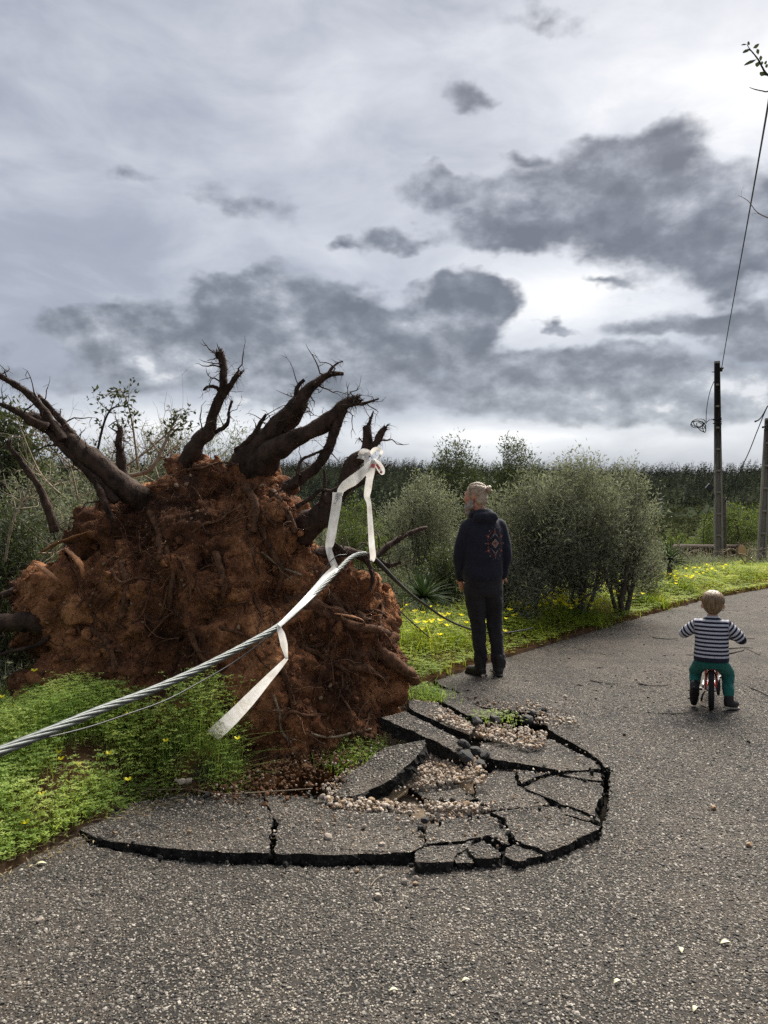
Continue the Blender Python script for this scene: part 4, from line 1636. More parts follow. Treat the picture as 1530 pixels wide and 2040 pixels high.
def build_roots():
    big = [
        # the heavy limb-like root rising left
        ([(345, 1045, 5.45, 30), (300, 1015, 5.25, 26), (245, 972, 5.08, 22), (185, 915, 5.03, 19), (130, 873, 5.05, 17), (88, 846, 5.08, 17), (56, 828, 5.1, 15)], 0, 3, 'thick root rising to the left, broken off at its end'),
        ([(95, 852, 4.95, 12), (60, 835, 4.92, 9), (25, 815, 4.9, 6), (-10, 800, 4.88, 3)], 0, 2, None),
        ([(125, 880, 5.0, 12), (98, 842, 5.0, 9), (72, 800, 5.0, 7.5), (35, 770, 4.98, 6.5), (0, 748, 4.95, 5), (-30, 735, 4.95, 3)], 0, 4, None),
        ([(165, 900, 5.05, 9), (135, 855, 5.05, 7), (110, 825, 5.05, 6), (78, 788, 5.05, 3.5)], 4, 4, None),
        ([(232, 1000, 5.0, 10), (190, 955, 5.0, 9), (150, 915, 5.0, 8), (112, 880, 4.98, 7), (90, 858, 4.98, 5)], 0, 3, None),
        ([(225, 1040, 4.95, 6), (205, 990, 4.92, 7), (185, 950, 4.95, 6), (165, 930, 4.98, 5)], 0, 2, None),
        ([(108, 1060, 5.0, 10), (98, 1015, 4.98, 8), (80, 975, 4.98, 7), (45, 925, 4.98, 6), (22, 890, 4.98, 5), (18, 878, 4.98, 4)], 3, 2, 'thin bent root at the left end of the plate'),
        # short upright stub
        ([(238, 960, 5.25, 14), (240, 925, 5.25, 10), (238, 890, 5.25, 8), (240, 862, 5.25, 6), (236, 848, 5.25, 4)], 8, 5, None),
        # upright root in the middle
        ([(350, 965, 5.55, 24), (372, 925, 5.38, 20), (394, 886, 5.3, 16), (420, 858, 5.28, 13), (424, 825, 5.26, 11), (444, 782, 5.25, 10), (447, 752, 5.25, 8.5), (442, 725, 5.25, 8), (436, 700, 5.25, 8)], 16, 7, 'upright forked root with a frayed top'),
        ([(440, 792, 5.25, 9), (458, 768, 5.24, 7), (470, 750, 5.24, 5.5), (480, 739, 5.24, 5)], 5, 2, None),
        ([(441, 790, 5.25, 5), (430, 772, 5.22, 3.5), (415, 770, 5.2, 3), (404, 778, 5.2, 2)], 0, 2, None),
        ([(428, 862, 5.3, 5), (450, 845, 5.25, 4), (455, 820, 5.25, 3), (462, 800, 5.22, 2)], 0, 3, None),
        ([(470, 900, 5.3, 7), (500, 872, 5.25, 6), (515, 850, 5.25, 4.5), (530, 825, 5.22, 3)], 0, 5, None),
        # two heavy roots leaning right
        ([(450, 985, 5.55, 36), (485, 935, 5.40, 33), (512, 900, 5.28, 26), (538, 868, 5.25, 19), (562, 838, 5.22, 17), (586, 812, 5.2, 16), (605, 785, 5.2, 12), (630, 762, 5.2, 8), (655, 745, 5.2, 6), (685, 746, 5.18, 3.5)], 0, 10, 'heavy shaggy root leaning right'),
        ([(535, 885, 5.3, 14), (562, 862, 5.32, 12), (590, 830, 5.32, 10), (606, 800, 5.3, 7)], 4, 6, None),
        ([(592, 800, 5.2, 7), (590, 780, 5.18, 5), (596, 765, 5.18, 4), (606, 754, 5.18, 3)], 0, 2, None),
        ([(650, 750, 5.2, 4), (660, 735, 5.2, 3), (672, 724, 5.2, 2), (684, 719, 5.2, 1.2)], 0, 0, None),
        ([(465, 985, 5.50, 36), (505, 938, 5.30, 32), (543, 902, 5.17, 24), (582, 872, 5.12, 18), (625, 857, 5.1, 15), (658, 836, 5.1, 14), (680, 811, 5.1, 13), (700, 797, 5.1, 9), (714, 793, 5.08, 7)], 14, 6, 'heavy smooth root bending right with a frayed end'),
        ([(690, 806, 5.1, 8), (716, 802, 5.08, 5), (728, 802, 5.08, 4), (755, 793, 5.05, 1.6)], 0, 4, None),
        ([(682, 815, 5.1, 11), (668, 855, 5.08, 9), (652, 895, 5.08, 10), (632, 925, 5.1, 10), (600, 955, 5.1, 12), (565, 972, 5.1, 12)], 0, 6, 'long thin root curving down from the bent one'),
        # right hand roots that carry the tape
        ([(545, 1105, 5.45, 38), (590, 1068, 5.22, 32), (632, 1032, 5.06, 24), (662, 1000, 5.02, 19), (686, 968, 5.0, 15), (694, 940, 5.0, 14.5), (706, 918, 5.0, 13.5), (728, 903, 4.98, 11), (733, 875, 4.98, 9), (731, 848, 4.98, 7.5)], 8, 2, 'dark root on the right wrapped in white tape'),
        ([(726, 908, 4.98, 10), (745, 890, 4.97, 8), (757, 870, 4.97, 7), (768, 850, 4.96, 5)], 6, 1, None),
        ([(731, 850, 4.98, 4), (738, 832, 4.98, 2.5), (744, 818, 4.98, 1.5)], 0, 1, None),
        ([(650, 1000, 5.0, 14), (690, 972, 4.98, 10), (722, 958, 4.96, 8), (742, 946, 4.95, 5), (762, 935, 4.95, 2.5), (778, 925, 4.95, 1.2)], 0, 2, None),
        ([(590, 1010, 5.0, 5), (620, 990, 4.98, 4), (640, 975, 4.98, 3.5), (672, 985, 4.98, 3)], 0, 3, None),
        ([(590, 965, 5.05, 4), (600, 920, 5.05, 3.5), (625, 905, 5.05, 2.5), (655, 890, 5.05, 1.4)], 0, 2, None),
        ([(640, 1000, 5.0, 4), (645, 960, 5.0, 3), (643, 935, 5.0, 2.4)], 0, 1, None),
        # low right
        ([(610, 1110, 5.1, 12), (680, 1095, 5.2, 10), (735, 1110, 5.3, 9), (770, 1090, 5.4, 7), (810, 1065, 5.5, 5), (850, 1052, 5.6, 2.5)], 0, 9, 'reddish root reaching right below the tapes'),
        ([(735, 1110, 5.3, 6), (775, 1125, 5.4, 5), (800, 1120, 5.4, 3)], 0, 4, None),
        ([(650, 1080, 5.1, 7), (672, 1090, 5.1, 6), (690, 1105, 5.1, 4)], 0, 3, None),
        ([(730, 1115, 5.2, 6), (742, 1150, 5.2, 4), (736, 1178, 5.2, 3)], 0, 2, None),
        ([(672, 1035, 5.0, 4), (668, 1010, 5.0, 3), (685, 1000, 5.0, 2)], 0, 1, None),
    ]
    for i, (pts, fray, sr, lab) in enumerate(big):
        o, pp, rr = root(pts, seed=i * 3 + 1, fray=fray, side_roots=sr, label=lab)
        ROOT_HAIR.append((pp, rr))
    face = [([(570, 1195), (620, 1200), (650, 1210), (690, 1232)], 13), ([(600, 1205), (650, 1225), (700, 1245), (745, 1255), (790, 1268)], 11), ([(650, 1190), (700, 1222), (735, 1245)], 14),
            ([(700, 1305), (750, 1302), (795, 1325), (826, 1355)], 15), ([(690, 1330), (730, 1335), (770, 1350)], 9), ([(450, 1400), (470, 1450), (480, 1470)], 6),
            ([(600, 1290), (640, 1310), (680, 1330), (700, 1365)], 6), ([(430, 1100), (445, 1160), (440, 1210)], 7), ([(240, 1120), (250, 1180), (240, 1230)], 8), ([(330, 1090), (345, 1150), (338, 1210)], 7),
            ([(520, 1050), (540, 1100), (560, 1140), (545, 1190)], 7), ([(180, 1250), (220, 1290), (230, 1340)], 6), ([(380, 1260), (395, 1300), (420, 1330)], 6), ([(560, 1330), (580, 1370), (585, 1410)], 6),
            ([(300, 1020), (320, 1070), (318, 1120)], 8), ([(490, 970), (510, 1010), (505, 1060)], 9), ([(540, 980), (575, 1020), (590, 1060)], 8), ([(690, 1440), (715, 1460), (740, 1470)], 7)]
    for i, (pts, rp) in enumerate(face):
        w = [on_plate(u, v, 0.012) for u, v in pts]
        q = [(765 + p.x / p.y * F_PX, 1020 + (CAM_H - p.z) / p.y * F_PX, p.y, rp * (1 - .35 * k / len(w))) for k, p in enumerate(w)]
        o, pp, rr = root(q, mat='rootlet', seed=200 + i, fray=3, side_roots=4, rough=.6)
        ROOT_HAIR.append((pp, rr))
    rng = np.random.default_rng(77)
    for i in range(70):                      # finger-thick roots wandering over the face
        u, v = sample_poly(OUTLINE, 1, rng)[0]
        a = rng.normal(1.4, .9)
        pts = [(u, v)]
        for k in range(3):
            a += rng.normal(0, .5)
            pts.append((pts[-1][0] + 34 * math.cos(a), pts[-1][1] + 34 * math.sin(a)))
        w = []
        for k, (x, y) in enumerate(pts):
            if not in_poly(x, y, OUTLINE):
                break
            w.append(on_plate(x, y, 0.008 + .03 * k / 3))
        if len(w) < 3:
            continue
        rp = rng.uniform(1.6, 4.2)
        q = [(765 + p.x / p.y * F_PX, 1020 + (CAM_H - p.z) / p.y * F_PX, p.y, rp * (1 - .6 * k / len(w))) for k, p in enumerate(w)]
        root(q, mat='rootlet', seed=400 + i, sides=6, side_roots=3, wild=.03)
    # pale thin roots in the hollow below
    for i, pts in enumerate([[(545, 1385), (555, 1420), (560, 1455), (580, 1480)], [(620, 1460), (660, 1470), (700, 1462), (740, 1452)], [(520, 1100), (560, 1130), (600, 1145)]]):
        w = [on_plate(u, v, 0.03) for u, v in pts]
        q = [(765 + p.x / p.y * F_PX, 1020 + (CAM_H - p.z) / p.y * F_PX, p.y, 2.4) for p in w]
        root(q, mat='twig_pale', seed=500 + i, sides=6, side_roots=2)
    # left: dark limb lying out of the plate and its root
    root([(150, 1255, 5.0, 22), (100, 1243, 4.95, 22), (40, 1240, 4.9, 21), (-60, 1236, 4.85, 20)], seed=601, label='dark limb lying out to the left of the plate')
    root([(112, 1245, 4.9, 6), (85, 1278, 4.85, 5), (40, 1293, 4.8, 4), (-10, 1308, 4.8, 3)], seed=602, side_roots=2)
    root([(60, 1160, 5.2, 8), (20, 1180, 5.1, 7), (-30, 1200, 5.05, 7)], seed=603)
    # torn orange wood
    for i, (pts, lab) in enumerate([([(82, 1100, 4.88, 5.6), (115, 1082, 4.82, 7.4), (150, 1068, 4.78, 6.8), (180, 1058, 4.76, 1.9)], 'torn orange wood splinter lying along the top left of the plate'),
                                    ([(128, 1092, 4.78, 3.1), (148, 1110, 4.72, 7.4), (162, 1130, 4.7, 6.8), (165, 1150, 4.7, 2.5)], 'curved plank of torn orange wood on the left of the plate'),
                                    ([(68, 1122, 4.9, 3.1), (88, 1135, 4.82, 7.4), (108, 1150, 4.8, 6.8), (130, 1166, 4.82, 4.3)], 'split root end with bare wood at the left of the plate'),
                                    ([(692, 1418, 5.0, 1.9), (715, 1424, 4.98, 5.6), (735, 1436, 5.0, 5.6), (758, 1450, 5.05, 3.7)], 'splintered root stub beside the asphalt strip'),
                                    ([(765, 1318, 5.2, 3.1), (771, 1338, 5.2, 3.7), (764, 1360, 5.2, 3.1), (762, 1376, 5.2, 1.2)], 'short strip of torn bark on the right of the plate'),
                                    ([(665, 1222, 4.95, 5.0), (700, 1228, 4.95, 8.1), (722, 1236, 4.98, 5.6), (730, 1252, 5.0, 1.9)], 'torn orange root wood on the right of the plate')]):
        root(pts, mat='wood_raw', seed=700 + i, flat=.32, rough=.5, fray=5, sides=7, name='splinter', label=lab, wild=.004)
    # trunk lying away behind the plate
    acc = Acc()
    pp, rr = smooth_path([P(330, 1150, 5.6), Vector((-2.6, 6.8, .75)), Vector((-5.2, 8.4, .65)), Vector((-9, 10.6, .55))], [.30, .24, .21, .17], 8)
    tube(acc, pp, rr, 18, rough=.25, seed=9)
    tlink('trunk', acc.mesh('trunk', M['bark'], smooth=True))
    # shaggy hair along the thick roots
    acc = Acc()
    S, D = [], []
    for pp, rr in ROOT_HAIR:
        for p, r, t in zip(pp, rr, range(len(pp))):
            if r < .016:
                k = 2
            else:
                k = int(6 + r * 170)
            for _ in range(k):
                a = Vector(rng.normal(size=3)).normalized()
                S.append(p + a * r * .95)
                D.append(a + Vector((0, 0, -.5)))
    S, D = np.array([list(x) for x in S]), np.array([list(x) for x in D])
    n = len(S)
    ribbons(acc, S, D, 0.015 + .08 * rng.random(n) ** 2.2, rng.uniform(.0015, .004, n), rng, 5, .35, .4, val=rng.random(n) * .55)
    o = tlink('root_hair', acc.mesh('root_hair', M['fine_root'], attr=True))
    o['kind'] = 'stuff'


build_roots()

# ------------------------------------------------------------------ trees, shrubs, verge
M['olive'] = leaf_mat('olive_leaf', [(0.0, (0.085, 0.090, 0.062)), (0.45, (0.165, 0.172, 0.122)), (0.8, (0.27, 0.276, 0.212)), (1.0, (0.42, 0.42, 0.35))], 0.36, 0.6, 0.2, (1.15, 1.2, .85), clump=1.6)
M['dark_leaf'] = leaf_mat('dark_leaf', [(0.0, (0.030, 0.041, 0.022)), (0.6, (0.068, 0.081, 0.039)), (1.0, (0.150, 0.169, 0.084))], 0.28, 0.6, 0.2, (1.3, 1.35, .8), clump=1.2)
M['scrub'] = leaf_mat('scrub_leaf', [(0.0, (0.022, 0.028, 0.014)), (0.6, (0.045, 0.052, 0.026)), (1.0, (0.095, 0.092, 0.05))], 0.2, 0.8, 0.05, (1.2, 1.25, .8))
M['fresh_leaf'] = leaf_mat('fresh_leaf', [(0.0, (0.050, 0.068, 0.026)), (0.6, (0.095, 0.120, 0.045)), (1.0, (0.18, 0.20, 0.085))], 0.32, 0.6, 0.2, clump=1.2)
M['grass'] = leaf_mat('verge_grass', [(0.0, (0.10, 0.155, 0.024)), (0.5, (0.185, 0.255, 0.036)), (0.85, (0.30, 0.34, 0.055)), (1.0, (0.42, 0.40, 0.12))], 0.5, 0.6, 0.15, (1.6, 1.5, .6), clump=2.5)
M['clover'] = leaf_mat('clover_leaf', [(0.0, (0.125, 0.20, 0.048)), (0.5, (0.25, 0.345, 0.088)), (0.85, (0.40, 0.47, 0.14)), (1.0, (0.52, 0.55, 0.21))], 0.48, 0.6, 0.15, (1.5, 1.5, .6), clump=3.5)
M['dry_grass'] = leaf_mat('dry_grass', [(0.0, (0.10, 0.075, 0.04)), (0.6, (0.24, 0.185, 0.10)), (1.0, (0.40, 0.33, 0.20))], 0.25, 0.7, 0.2, (1.1, 1.1, 1))
M['yucca'] = leaf_mat('yucca_leaf', [(0.0, (0.020, 0.036, 0.018)), (0.6, (0.042, 0.068, 0.030)), (1.0, (0.095, 0.12, 0.06))], 0.12, 0.7, 0.12)
M['pine'] = leaf_mat('pine_needles', [(0.0, (0.014, 0.019, 0.016)), (0.5, (0.037, 0.045, 0.034)), (1.0, (0.090, 0.097, 0.070))], 0.15, 0.9, 0.03, (1.2, 1.2, .8))
M['petal'] = leaf_mat('petal', [(0.0, (0.72, 0.62, 0.02)), (1.0, (0.85, 0.76, 0.06))], 0.4, 0.5, 0.2, (1.1, 1.1, .6))


def tree(name, u, Y, v_top, width_px, leaf_mat_name, label, cat, group=None, n_leaf=9000, leaf=(0.06, 0.015), seed=0, stems=3, crown_low=0.25, gap=0.0,
         bark='bark_grey', upright=0.35, lean=(0, 0), v_base=None, spray=0.26, per=26):
    rng = np.random.default_rng(seed + 1000)
    x = (u - 765) / F_PX * Y
    zb = land1(x, Y) - 0.05
    if v_base is not None:
        zb = CAM_H - (v_base - 1020) / F_PX * Y
    zt = CAM_H - (v_top - 1020) / F_PX * Y
    H, Wd = zt - zb, width_px / F_PX * Y
    o = empty(name, (x, Y, zb), label, cat, group)
    a_w = Acc()
    a_l = Acc()
    # cluster centres inside an uneven crown
    ncl = max(12, n_leaf // per)
    c = rng.normal(size=(ncl * 6, 3))
    c = unit(c) * (rng.random((ncl * 6, 1)) ** 0.42)
    c = c * (1 + 0.35 * fbm(c * 1.6, 3, .5, seed)[:, None])
    keep = fbm(c * 2.6, 3, 0.55, seed + 3) > gap - 0.25
    c = c[keep][:ncl]
    cz = H * (crown_low + (1 - crown_low) * (c[:, 2] * 0.5 + 0.5) * 0.98)
    sq = 1.0 - 0.35 * np.abs(c[:, 2]) ** 3
    cc = np.stack([c[:, 0] * Wd * .48 * sq + lean[0] * cz / H, c[:, 1] * Wd * .45 * sq + lean[1] * cz / H, cz], 1)
    # stems and limbs
    for s in range(stems):
        a = 6.28 * s / stems + rng.uniform(-.5, .5)
        r0 = 0.0125 * H ** .9 * rng.uniform(.7, 1.2) + .005
        top = np.array([math.cos(a) * Wd * .22, math.sin(a) * Wd * .2, H * rng.uniform(.6, .85)])
        b = np.array([math.cos(a) * .05 * Wd, math.sin(a) * .05 * Wd, 0])
        mid = (b + top) * .5 + rng.normal(size=3) * .06 * Wd
        pp, rr = smooth_path([b, b * .6 + mid * .4 + rng.normal(size=3) * .03 * Wd, mid, top], [r0 * 1.3, r0, r0 * .8, r0 * .3], 5)
        tube(a_w, pp, rr, 7, rough=.3, seed=seed + s)
        for k in range(9):
            i = int(rng.uniform(.3, .95) * (len(pp) - 1))
            t = cc[rng.integers(len(cc))]
            p0 = np.array(list(pp[i]))
            m = (p0 + t) * .5 + np.array([0, 0, -.05 * H]) + rng.normal(size=3) * .04 * Wd
            q, qr = smooth_path([p0, m, t], [rr[i] * .6, rr[i] * .35, .004], 4)
            tube(a_w, q, qr, 5, rough=.25, seed=seed + k)
    # leafy sprays
    outw = unit(cc - np.array([0, 0, H * .45])) * (1 - upright) + np.array([0, 0, 1.0]) * upright
    outw = unit(outw + rng.normal(size=cc.shape) * .45)
    B, D, TN = [], [], []
    n = len(cc)
    ln = spray * (0.6 + 0.8 * rng.random(n)) * (0.5 + 0.5 * min(1.6, H / 2.2))
    tone = rng.random(n)
    for k in range(per):
        t = (k + rng.random(n)) / per
        p = cc + outw * (ln * t)[:, None] + rng.normal(size=(n, 3)) * (0.05 + .05 * ln)[:, None]
        B.append(p)
        D.append(outw * .6 + unit(rng.normal(size=(n, 3))) * .9)
        TN.append(np.clip(0.55 * rng.random(n) ** 1.3 + .35 * tone, 0, 1))
    B, D, TN = np.concatenate(B), np.concatenate(D), np.concatenate(TN)
    leaves(a_l, B, D, leaf[0] * rng.uniform(.7, 1.3, len(B)), leaf[1] * rng.uniform(.7, 1.3, len(B)), rng, val=TN)
    # thin sprig stems
    m = min(n, 500)
    sel = rng.choice(n, m, replace=False)
    ribbons(a_l2 := Acc(), cc[sel] - outw[sel] * .12, outw[sel], ln[sel] * 1.25 + .1, np.full(m, .006), rng, 3, 0, .08, val=np.full(m, .3))
    link('trunk', a_w.mesh('trunk', M[bark], smooth=True), o)
    link('crown', a_l.mesh('crown', M[leaf_mat_name], attr=True), o)
    tw = link('twigs', a_l2.mesh('twigs', M['fine_root'], attr=True), o)
    tw['kind'] = 'stuff'
    return o


tree('leafy_tree', 12, 8.6, 826, 150, 'dark_leaf', 'dark leafy tree at the left edge above the fallen branches', 'tree', None, 9000, (.075, .028), 1, 2, .35, .05, 'bark_grey', .2, per=20)
tree('olive_shrub', 95, 7.6, 945, 210, 'olive', 'thin grey-green shrub behind the bent root at the left end', 'shrub', None, 8000, (.06, .014), 2, 4, .1, .12)
tree('olive_shrub', 30, 6.6, 1015, 150, 'dark_leaf', 'low dark shrub at the left edge beside the torn plate', 'shrub', None, 7000, (.06, .016), 3, 4, .05, .0)
tree('olive_shrub', 215, 9.4, 905, 190, 'olive', 'grey-green shrub behind the thick left root', 'shrub', None, 8000, (.065, .015), 4, 4, .1, .05)
tree('olive_tree', 335, 10.8, 838, 150, 'olive', 'olive tree showing over the plate left of the upright root', 'tree', None, 7500, (.065, .014), 5, 3, .2, .05, upright=.65)
tree('olive_tree', 455, 11.2, 843, 160, 'olive', 'olive tree showing over the plate right of the upright root', 'tree', None, 7500, (.065, .014), 6, 3, .2, .05, upright=.65)
tree('olive_shrub', 165, 12.5, 885, 200, 'dark_leaf', 'dark shrub far behind the left roots', 'shrub', None, 6000, (.08, .022), 7, 3, .1, .0)
tree('olive_shrub', 545, 13.0, 985, 150, 'olive', 'shrub behind the two heavy leaning roots', 'shrub', None, 5000, (.07, .016), 8, 3, .1, .05)
tree('young_tree', 712, 19, 985, 95, 'fresh_leaf', 'small bright tree between the two hanging tapes', 'tree', None, 5000, (.085, .03), 9, 1, .2, .05, upright=.5)
tree('young_tree', 640, 22, 1030, 80, 'olive', 'small green tree left of the hanging tapes', 'tree', None, 3500, (.09, .03), 10, 1, .2, .05, upright=.5)
tree('olive_tree', 848, 12.5, 958, 165, 'olive', 'rounded olive tree left of the bearded man', 'tree', None, 14000, (.062, .015), 11, 2, .22, .05)
tree('tall_tree', 912, 17.5, 886, 135, 'dark_leaf', 'tall dark tree rising behind the bearded man', 'tree', None, 15000, (.09, .024), 12, 2, .2, -.2, upright=.4)
tree('tall_tree', 1022, 18.5, 880, 115, 'dark_leaf', 'slender dark tree with a ragged top right of the bearded man', 'tree', None, 10000, (.09, .024), 13, 1, .25, -.1, upright=.4)
tree('olive_shrub', 1062, 9.7, 962, 180, 'olive', 'broad olive shrub just right of the bearded man', 'shrub', None, 17000, (.058, .013), 14, 5, .17, -.02, upright=.5)
tree('olive_shrub', 1155, 10.0, 928, 200, 'olive', 'tallest olive shrub in the clump behind the flowers', 'shrub', None, 20000, (.058, .013), 15, 5, .17, -.02, upright=.5)
tree('olive_shrub', 1238, 10.6, 942, 150, 'olive', 'olive shrub at the right end of the clump, beside the spiky plant', 'shrub', None, 14000, (.058, .013), 16, 4, .13, -.02, upright=.5)
tree('olive_shrub', 1105, 11.2, 985, 200, 'olive', 'olive shrub half hidden at the back of the clump', 'shrub', None, 9000, (.062, .015), 17, 4, .1, -.1)
tree('leafy_bush', 1272, 12.2, 1085, 80, 'olive', 'low silvery bush leaning on the spiky plant', 'shrub', None, 6000, (.06, .018), 18, 3, .05, .0)
tree('leafy_bush', 1462, 27, 1008, 130, 'fresh_leaf', 'green bush between the two concrete poles', 'shrub', None, 7000, (.10, .036), 19, 3, .08, .0)
tree('leafy_bush', 1400, 28, 1068, 70, 'fresh_leaf', 'green bush left of the tall concrete pole', 'shrub', None, 3500, (.10, .036), 20, 3, .08, .05)
tree('leafy_bush', 1535, 28, 1015, 100, 'fresh_leaf', 'green bush at the right edge behind the second pole', 'shrub', None, 5000, (.10, .036), 21, 3, .08, .0)
tree('leafy_bush', 885, 10.2, 1100, 100, 'dark_leaf', 'dark low bush at the bearded man\'s left elbow', 'shrub', None, 5000, (.06, .02), 22, 3, .05, .0)
tree('leafy_bush', 790, 13.5, 1130, 120, 'olive', 'low bush beyond the right end of the torn plate', 'shrub', None, 4000, (.06, .02), 23, 3, .05, .05)
tree('leafy_bush', 1010, 9.2, 1120, 110, 'olive', 'low bush at the right hand of the bearded man', 'shrub', None, 6000, (.055, .014), 24, 3, .05, .0)
tree('leafy_bush', 1312, 15.5, 1130, 90, 'dark_leaf', 'dark bush under the spiky plant near the log', 'shrub', None, 5000, (.06, .02), 25, 3, .02, .0)
tree('leafy_bush', 1400, 17.5, 1118, 150, 'olive', 'low weedy bush at the foot of the tall pole', 'shrub', None, 6000, (.07, .014), 26, 3, .02, .0)
tree('leafy_bush', 1490, 18.0, 1125, 140, 'olive', 'low weedy bush at the foot of the second pole', 'shrub', None, 5000, (.07, .014), 27, 3, .02, .05)
VALLEY = ['dark valley tree left of the hanging tapes', 'dark valley tree behind the right tape', 'fresh green valley tree low between tape and olive', 'far dark tree in the valley left of the man',
          'far grey-green tree behind the left tape', 'dark spreading valley tree behind the bearded man', 'grey-green tree on the slope right of the olive clump', 'fresh green tree on the slope above the spiky plant',
          'grey-green tree on the slope left of the tall pole', 'fresh green valley tree behind the thin curving root', 'grey-green valley tree behind the heavy roots', 'dark valley tree at the right shoulder of the man',
          'dark tree far behind the two middle roots', 'grey-green tree far behind the left root', 'grey-green tree beyond the short upright stub', 'dark tree farthest off at the left edge']
for i, (u, Y, vt, w, k) in enumerate([(690, 60, 1050, 60, 'dark_leaf'), (780, 75, 1040, 70, 'dark_leaf'), (760, 48, 1078, 50, 'fresh_leaf'), (830, 90, 1045, 60, 'dark_leaf'), (720, 110, 1058, 60, 'olive'), (880, 70, 1050, 90, 'dark_leaf'),
                                      (1300, 60, 1085, 80, 'olive'), (1345, 75, 1070, 70, 'fresh_leaf'), (1395, 90, 1068, 60, 'olive'), (640, 80, 1048, 60, 'fresh_leaf'), (600, 65, 1050, 60, 'olive'), (945, 55, 1020, 90, 'dark_leaf'),
                                      (300, 30, 905, 150, 'dark_leaf'), (90, 26, 900, 160, 'olive'), (200, 40, 930, 140, 'olive'), (30, 45, 925, 130, 'dark_leaf')]):
    tree('valley_tree', u, Y, vt, w, k, VALLEY[i], 'tree',
         'trees down in the valley' if i < 12 else 'trees on the slope to the left', 2600, (.13 + Y * .0035, .05 + Y * .0016), 60 + i, 1, .12, .0, per=13, spray=.5)


# ------------------------------------------------------------------ the far pine wood
def build_wood():
    rng = np.random.default_rng(31)
    n = 7800
    y = 275 + 290 * rng.random(n) ** 0.8
    x = rng.uniform(-.66, .66, n) * y
    ok = ((y > 300) | (fbm(np.stack([x, y, 0 * x], 1) * .02, 2) > 0.0)) & (y > 275 + 75 * sstep(.22, .34, x / y) + 10 * fbm(np.stack([x, 0 * x, 0 * x], 1) * .03, 2))
    x, y = x[ok], y[ok]
    z = land(x, y)
    n = len(x)
    h = 3.5 + 8.5 * rng.random(n) ** 1.5
    acc = Acc()
    lean = 0.16 + .10 * rng.random(n)
    B, D, L, Wd, TN = [], [], [], [], []
    tn = np.clip(.45 * rng.random(n) + .28 + 1.0 * fbm(np.stack([x, y * 1.6, 0 * x], 1) * .016, 3, .55, 6), 0, 1)
    NL = 26
    for k in range(NL):
        t = 0.06 + 0.92 * (k + rng.random(n)) / NL
        a = rng.random(n) * 6.28
        r = (1 - t) * .26 * h * rng.uniform(.3, 1.1, n) + .15
        p = np.stack([x + lean * h * t * t + np.cos(a) * r * .6, y + np.sin(a) * r * .6, z + h * t], 1)
        d = np.stack([np.cos(a) * .8 + .75, np.sin(a) * .8, rng.uniform(-.1, .7, n)], 1)
        B.append(p)
        D.append(d)
        L.append(r * .85 + .7)
        Wd.append(r * .26 + .22)
        TN.append(np.clip(tn ** 1.5 * .85 + .15 * rng.random(n), 0, 1))
    leaves(acc, np.concatenate(B), np.concatenate(D), np.concatenate(L), np.concatenate(Wd), rng, val=np.concatenate(TN), fold=.3)
    ribbons(acc, np.stack([x, y, z - .3], 1), np.stack([lean * .5, 0 * x, 1 + 0 * x], 1), h * .9, np.full(n, .25), rng, 2, -.02, .02, val=np.zeros(n))
    o = link('pine_wood', acc.mesh('pine_wood', M['pine'], attr=True))
    tag(o, 'dark pine wood with wind-bent tops covering the far hill', kind='stuff')
    # scrub on the slope below the wood and in the valley
    n = 13500
    y = 24 + 345 * rng.random(n) ** .85
    x = rng.uniform(-.62, .62, n) * y
    s = edge_dist(x, y)
    ok = (s > 9) & ((y < 55) | (y > 165) | (np.abs(x / y) > .12) | (rng.random(n) < .12)) & ((fbm(np.stack([x, y, 0 * x], 1) * .035, 3, .5, 3) > -0.02) | (y > 170))
    x, y = x[ok], y[ok]
    z = land(x, y)
    n = len(x)
    acc = Acc()
    B, D, L, Wd, TN = [], [], [], [], []
    tn = rng.random(n)
    sz = rng.uniform(.25, .9, n) * (1 + y / 250)
    for k in range(8):
        d = unit(rng.normal(size=(n, 3))) * np.array([1, 1, .6]) + np.array([0, 0, .55])
        B.append(np.stack([x, y, z + sz * .25], 1) + rng.normal(size=(n, 3)) * (sz * .35)[:, None] * np.array([1, 1, .35]))
        D.append(d)
        L.append(sz * rng.uniform(.5, 1, n))
        Wd.append(sz * rng.uniform(.25, .5, n))
        TN.append(np.clip(tn * .7 + .3 * rng.random(n), 0, 1))
    leaves(acc, np.concatenate(B), np.concatenate(D), np.concatenate(L), np.concatenate(Wd), rng, val=np.concatenate(TN), fold=.3)
    o = link('hillside_scrub', acc.mesh('hillside_scrub', M['scrub'], attr=True))
    tag(o, 'low green scrub over the slope and valley below the pine wood', kind='stuff')


build_wood()


# ------------------------------------------------------------------ verge
def trefoils(acc, pos, size, rng, tone):
    n = len(pos)
    a0 = rng.random(n) * 6.28
    tilt = rng.uniform(-.15, .45, n)
    for k in range(3):
        a = a0 + k * 2.094
        d = np.stack([np.cos(a), np.sin(a), tilt - .1], 1)
        side = np.stack([-np.sin(a), np.cos(a), rng.normal(size=n) * .15], 1)
        d = unit(d)
        up = np.cross(d, side)
        s = size[:, None]
        b = pos
        l = b + d * s * .85 + side * s * .48 + up * s * .10
        m = b + d * s * .72
        r = b + d * s * .85 - side * s * .48 + up * s * .10
        V = np.stack([b, l, m, r], 1).reshape(-1, 3)
        i = np.arange(n)[:, None] * 4
        F = np.concatenate([i + np.array([[0, 2, 1]]), i + np.array([[0, 3, 2]])])
        acc.add(V, F, 0, np.repeat(tone, 4))


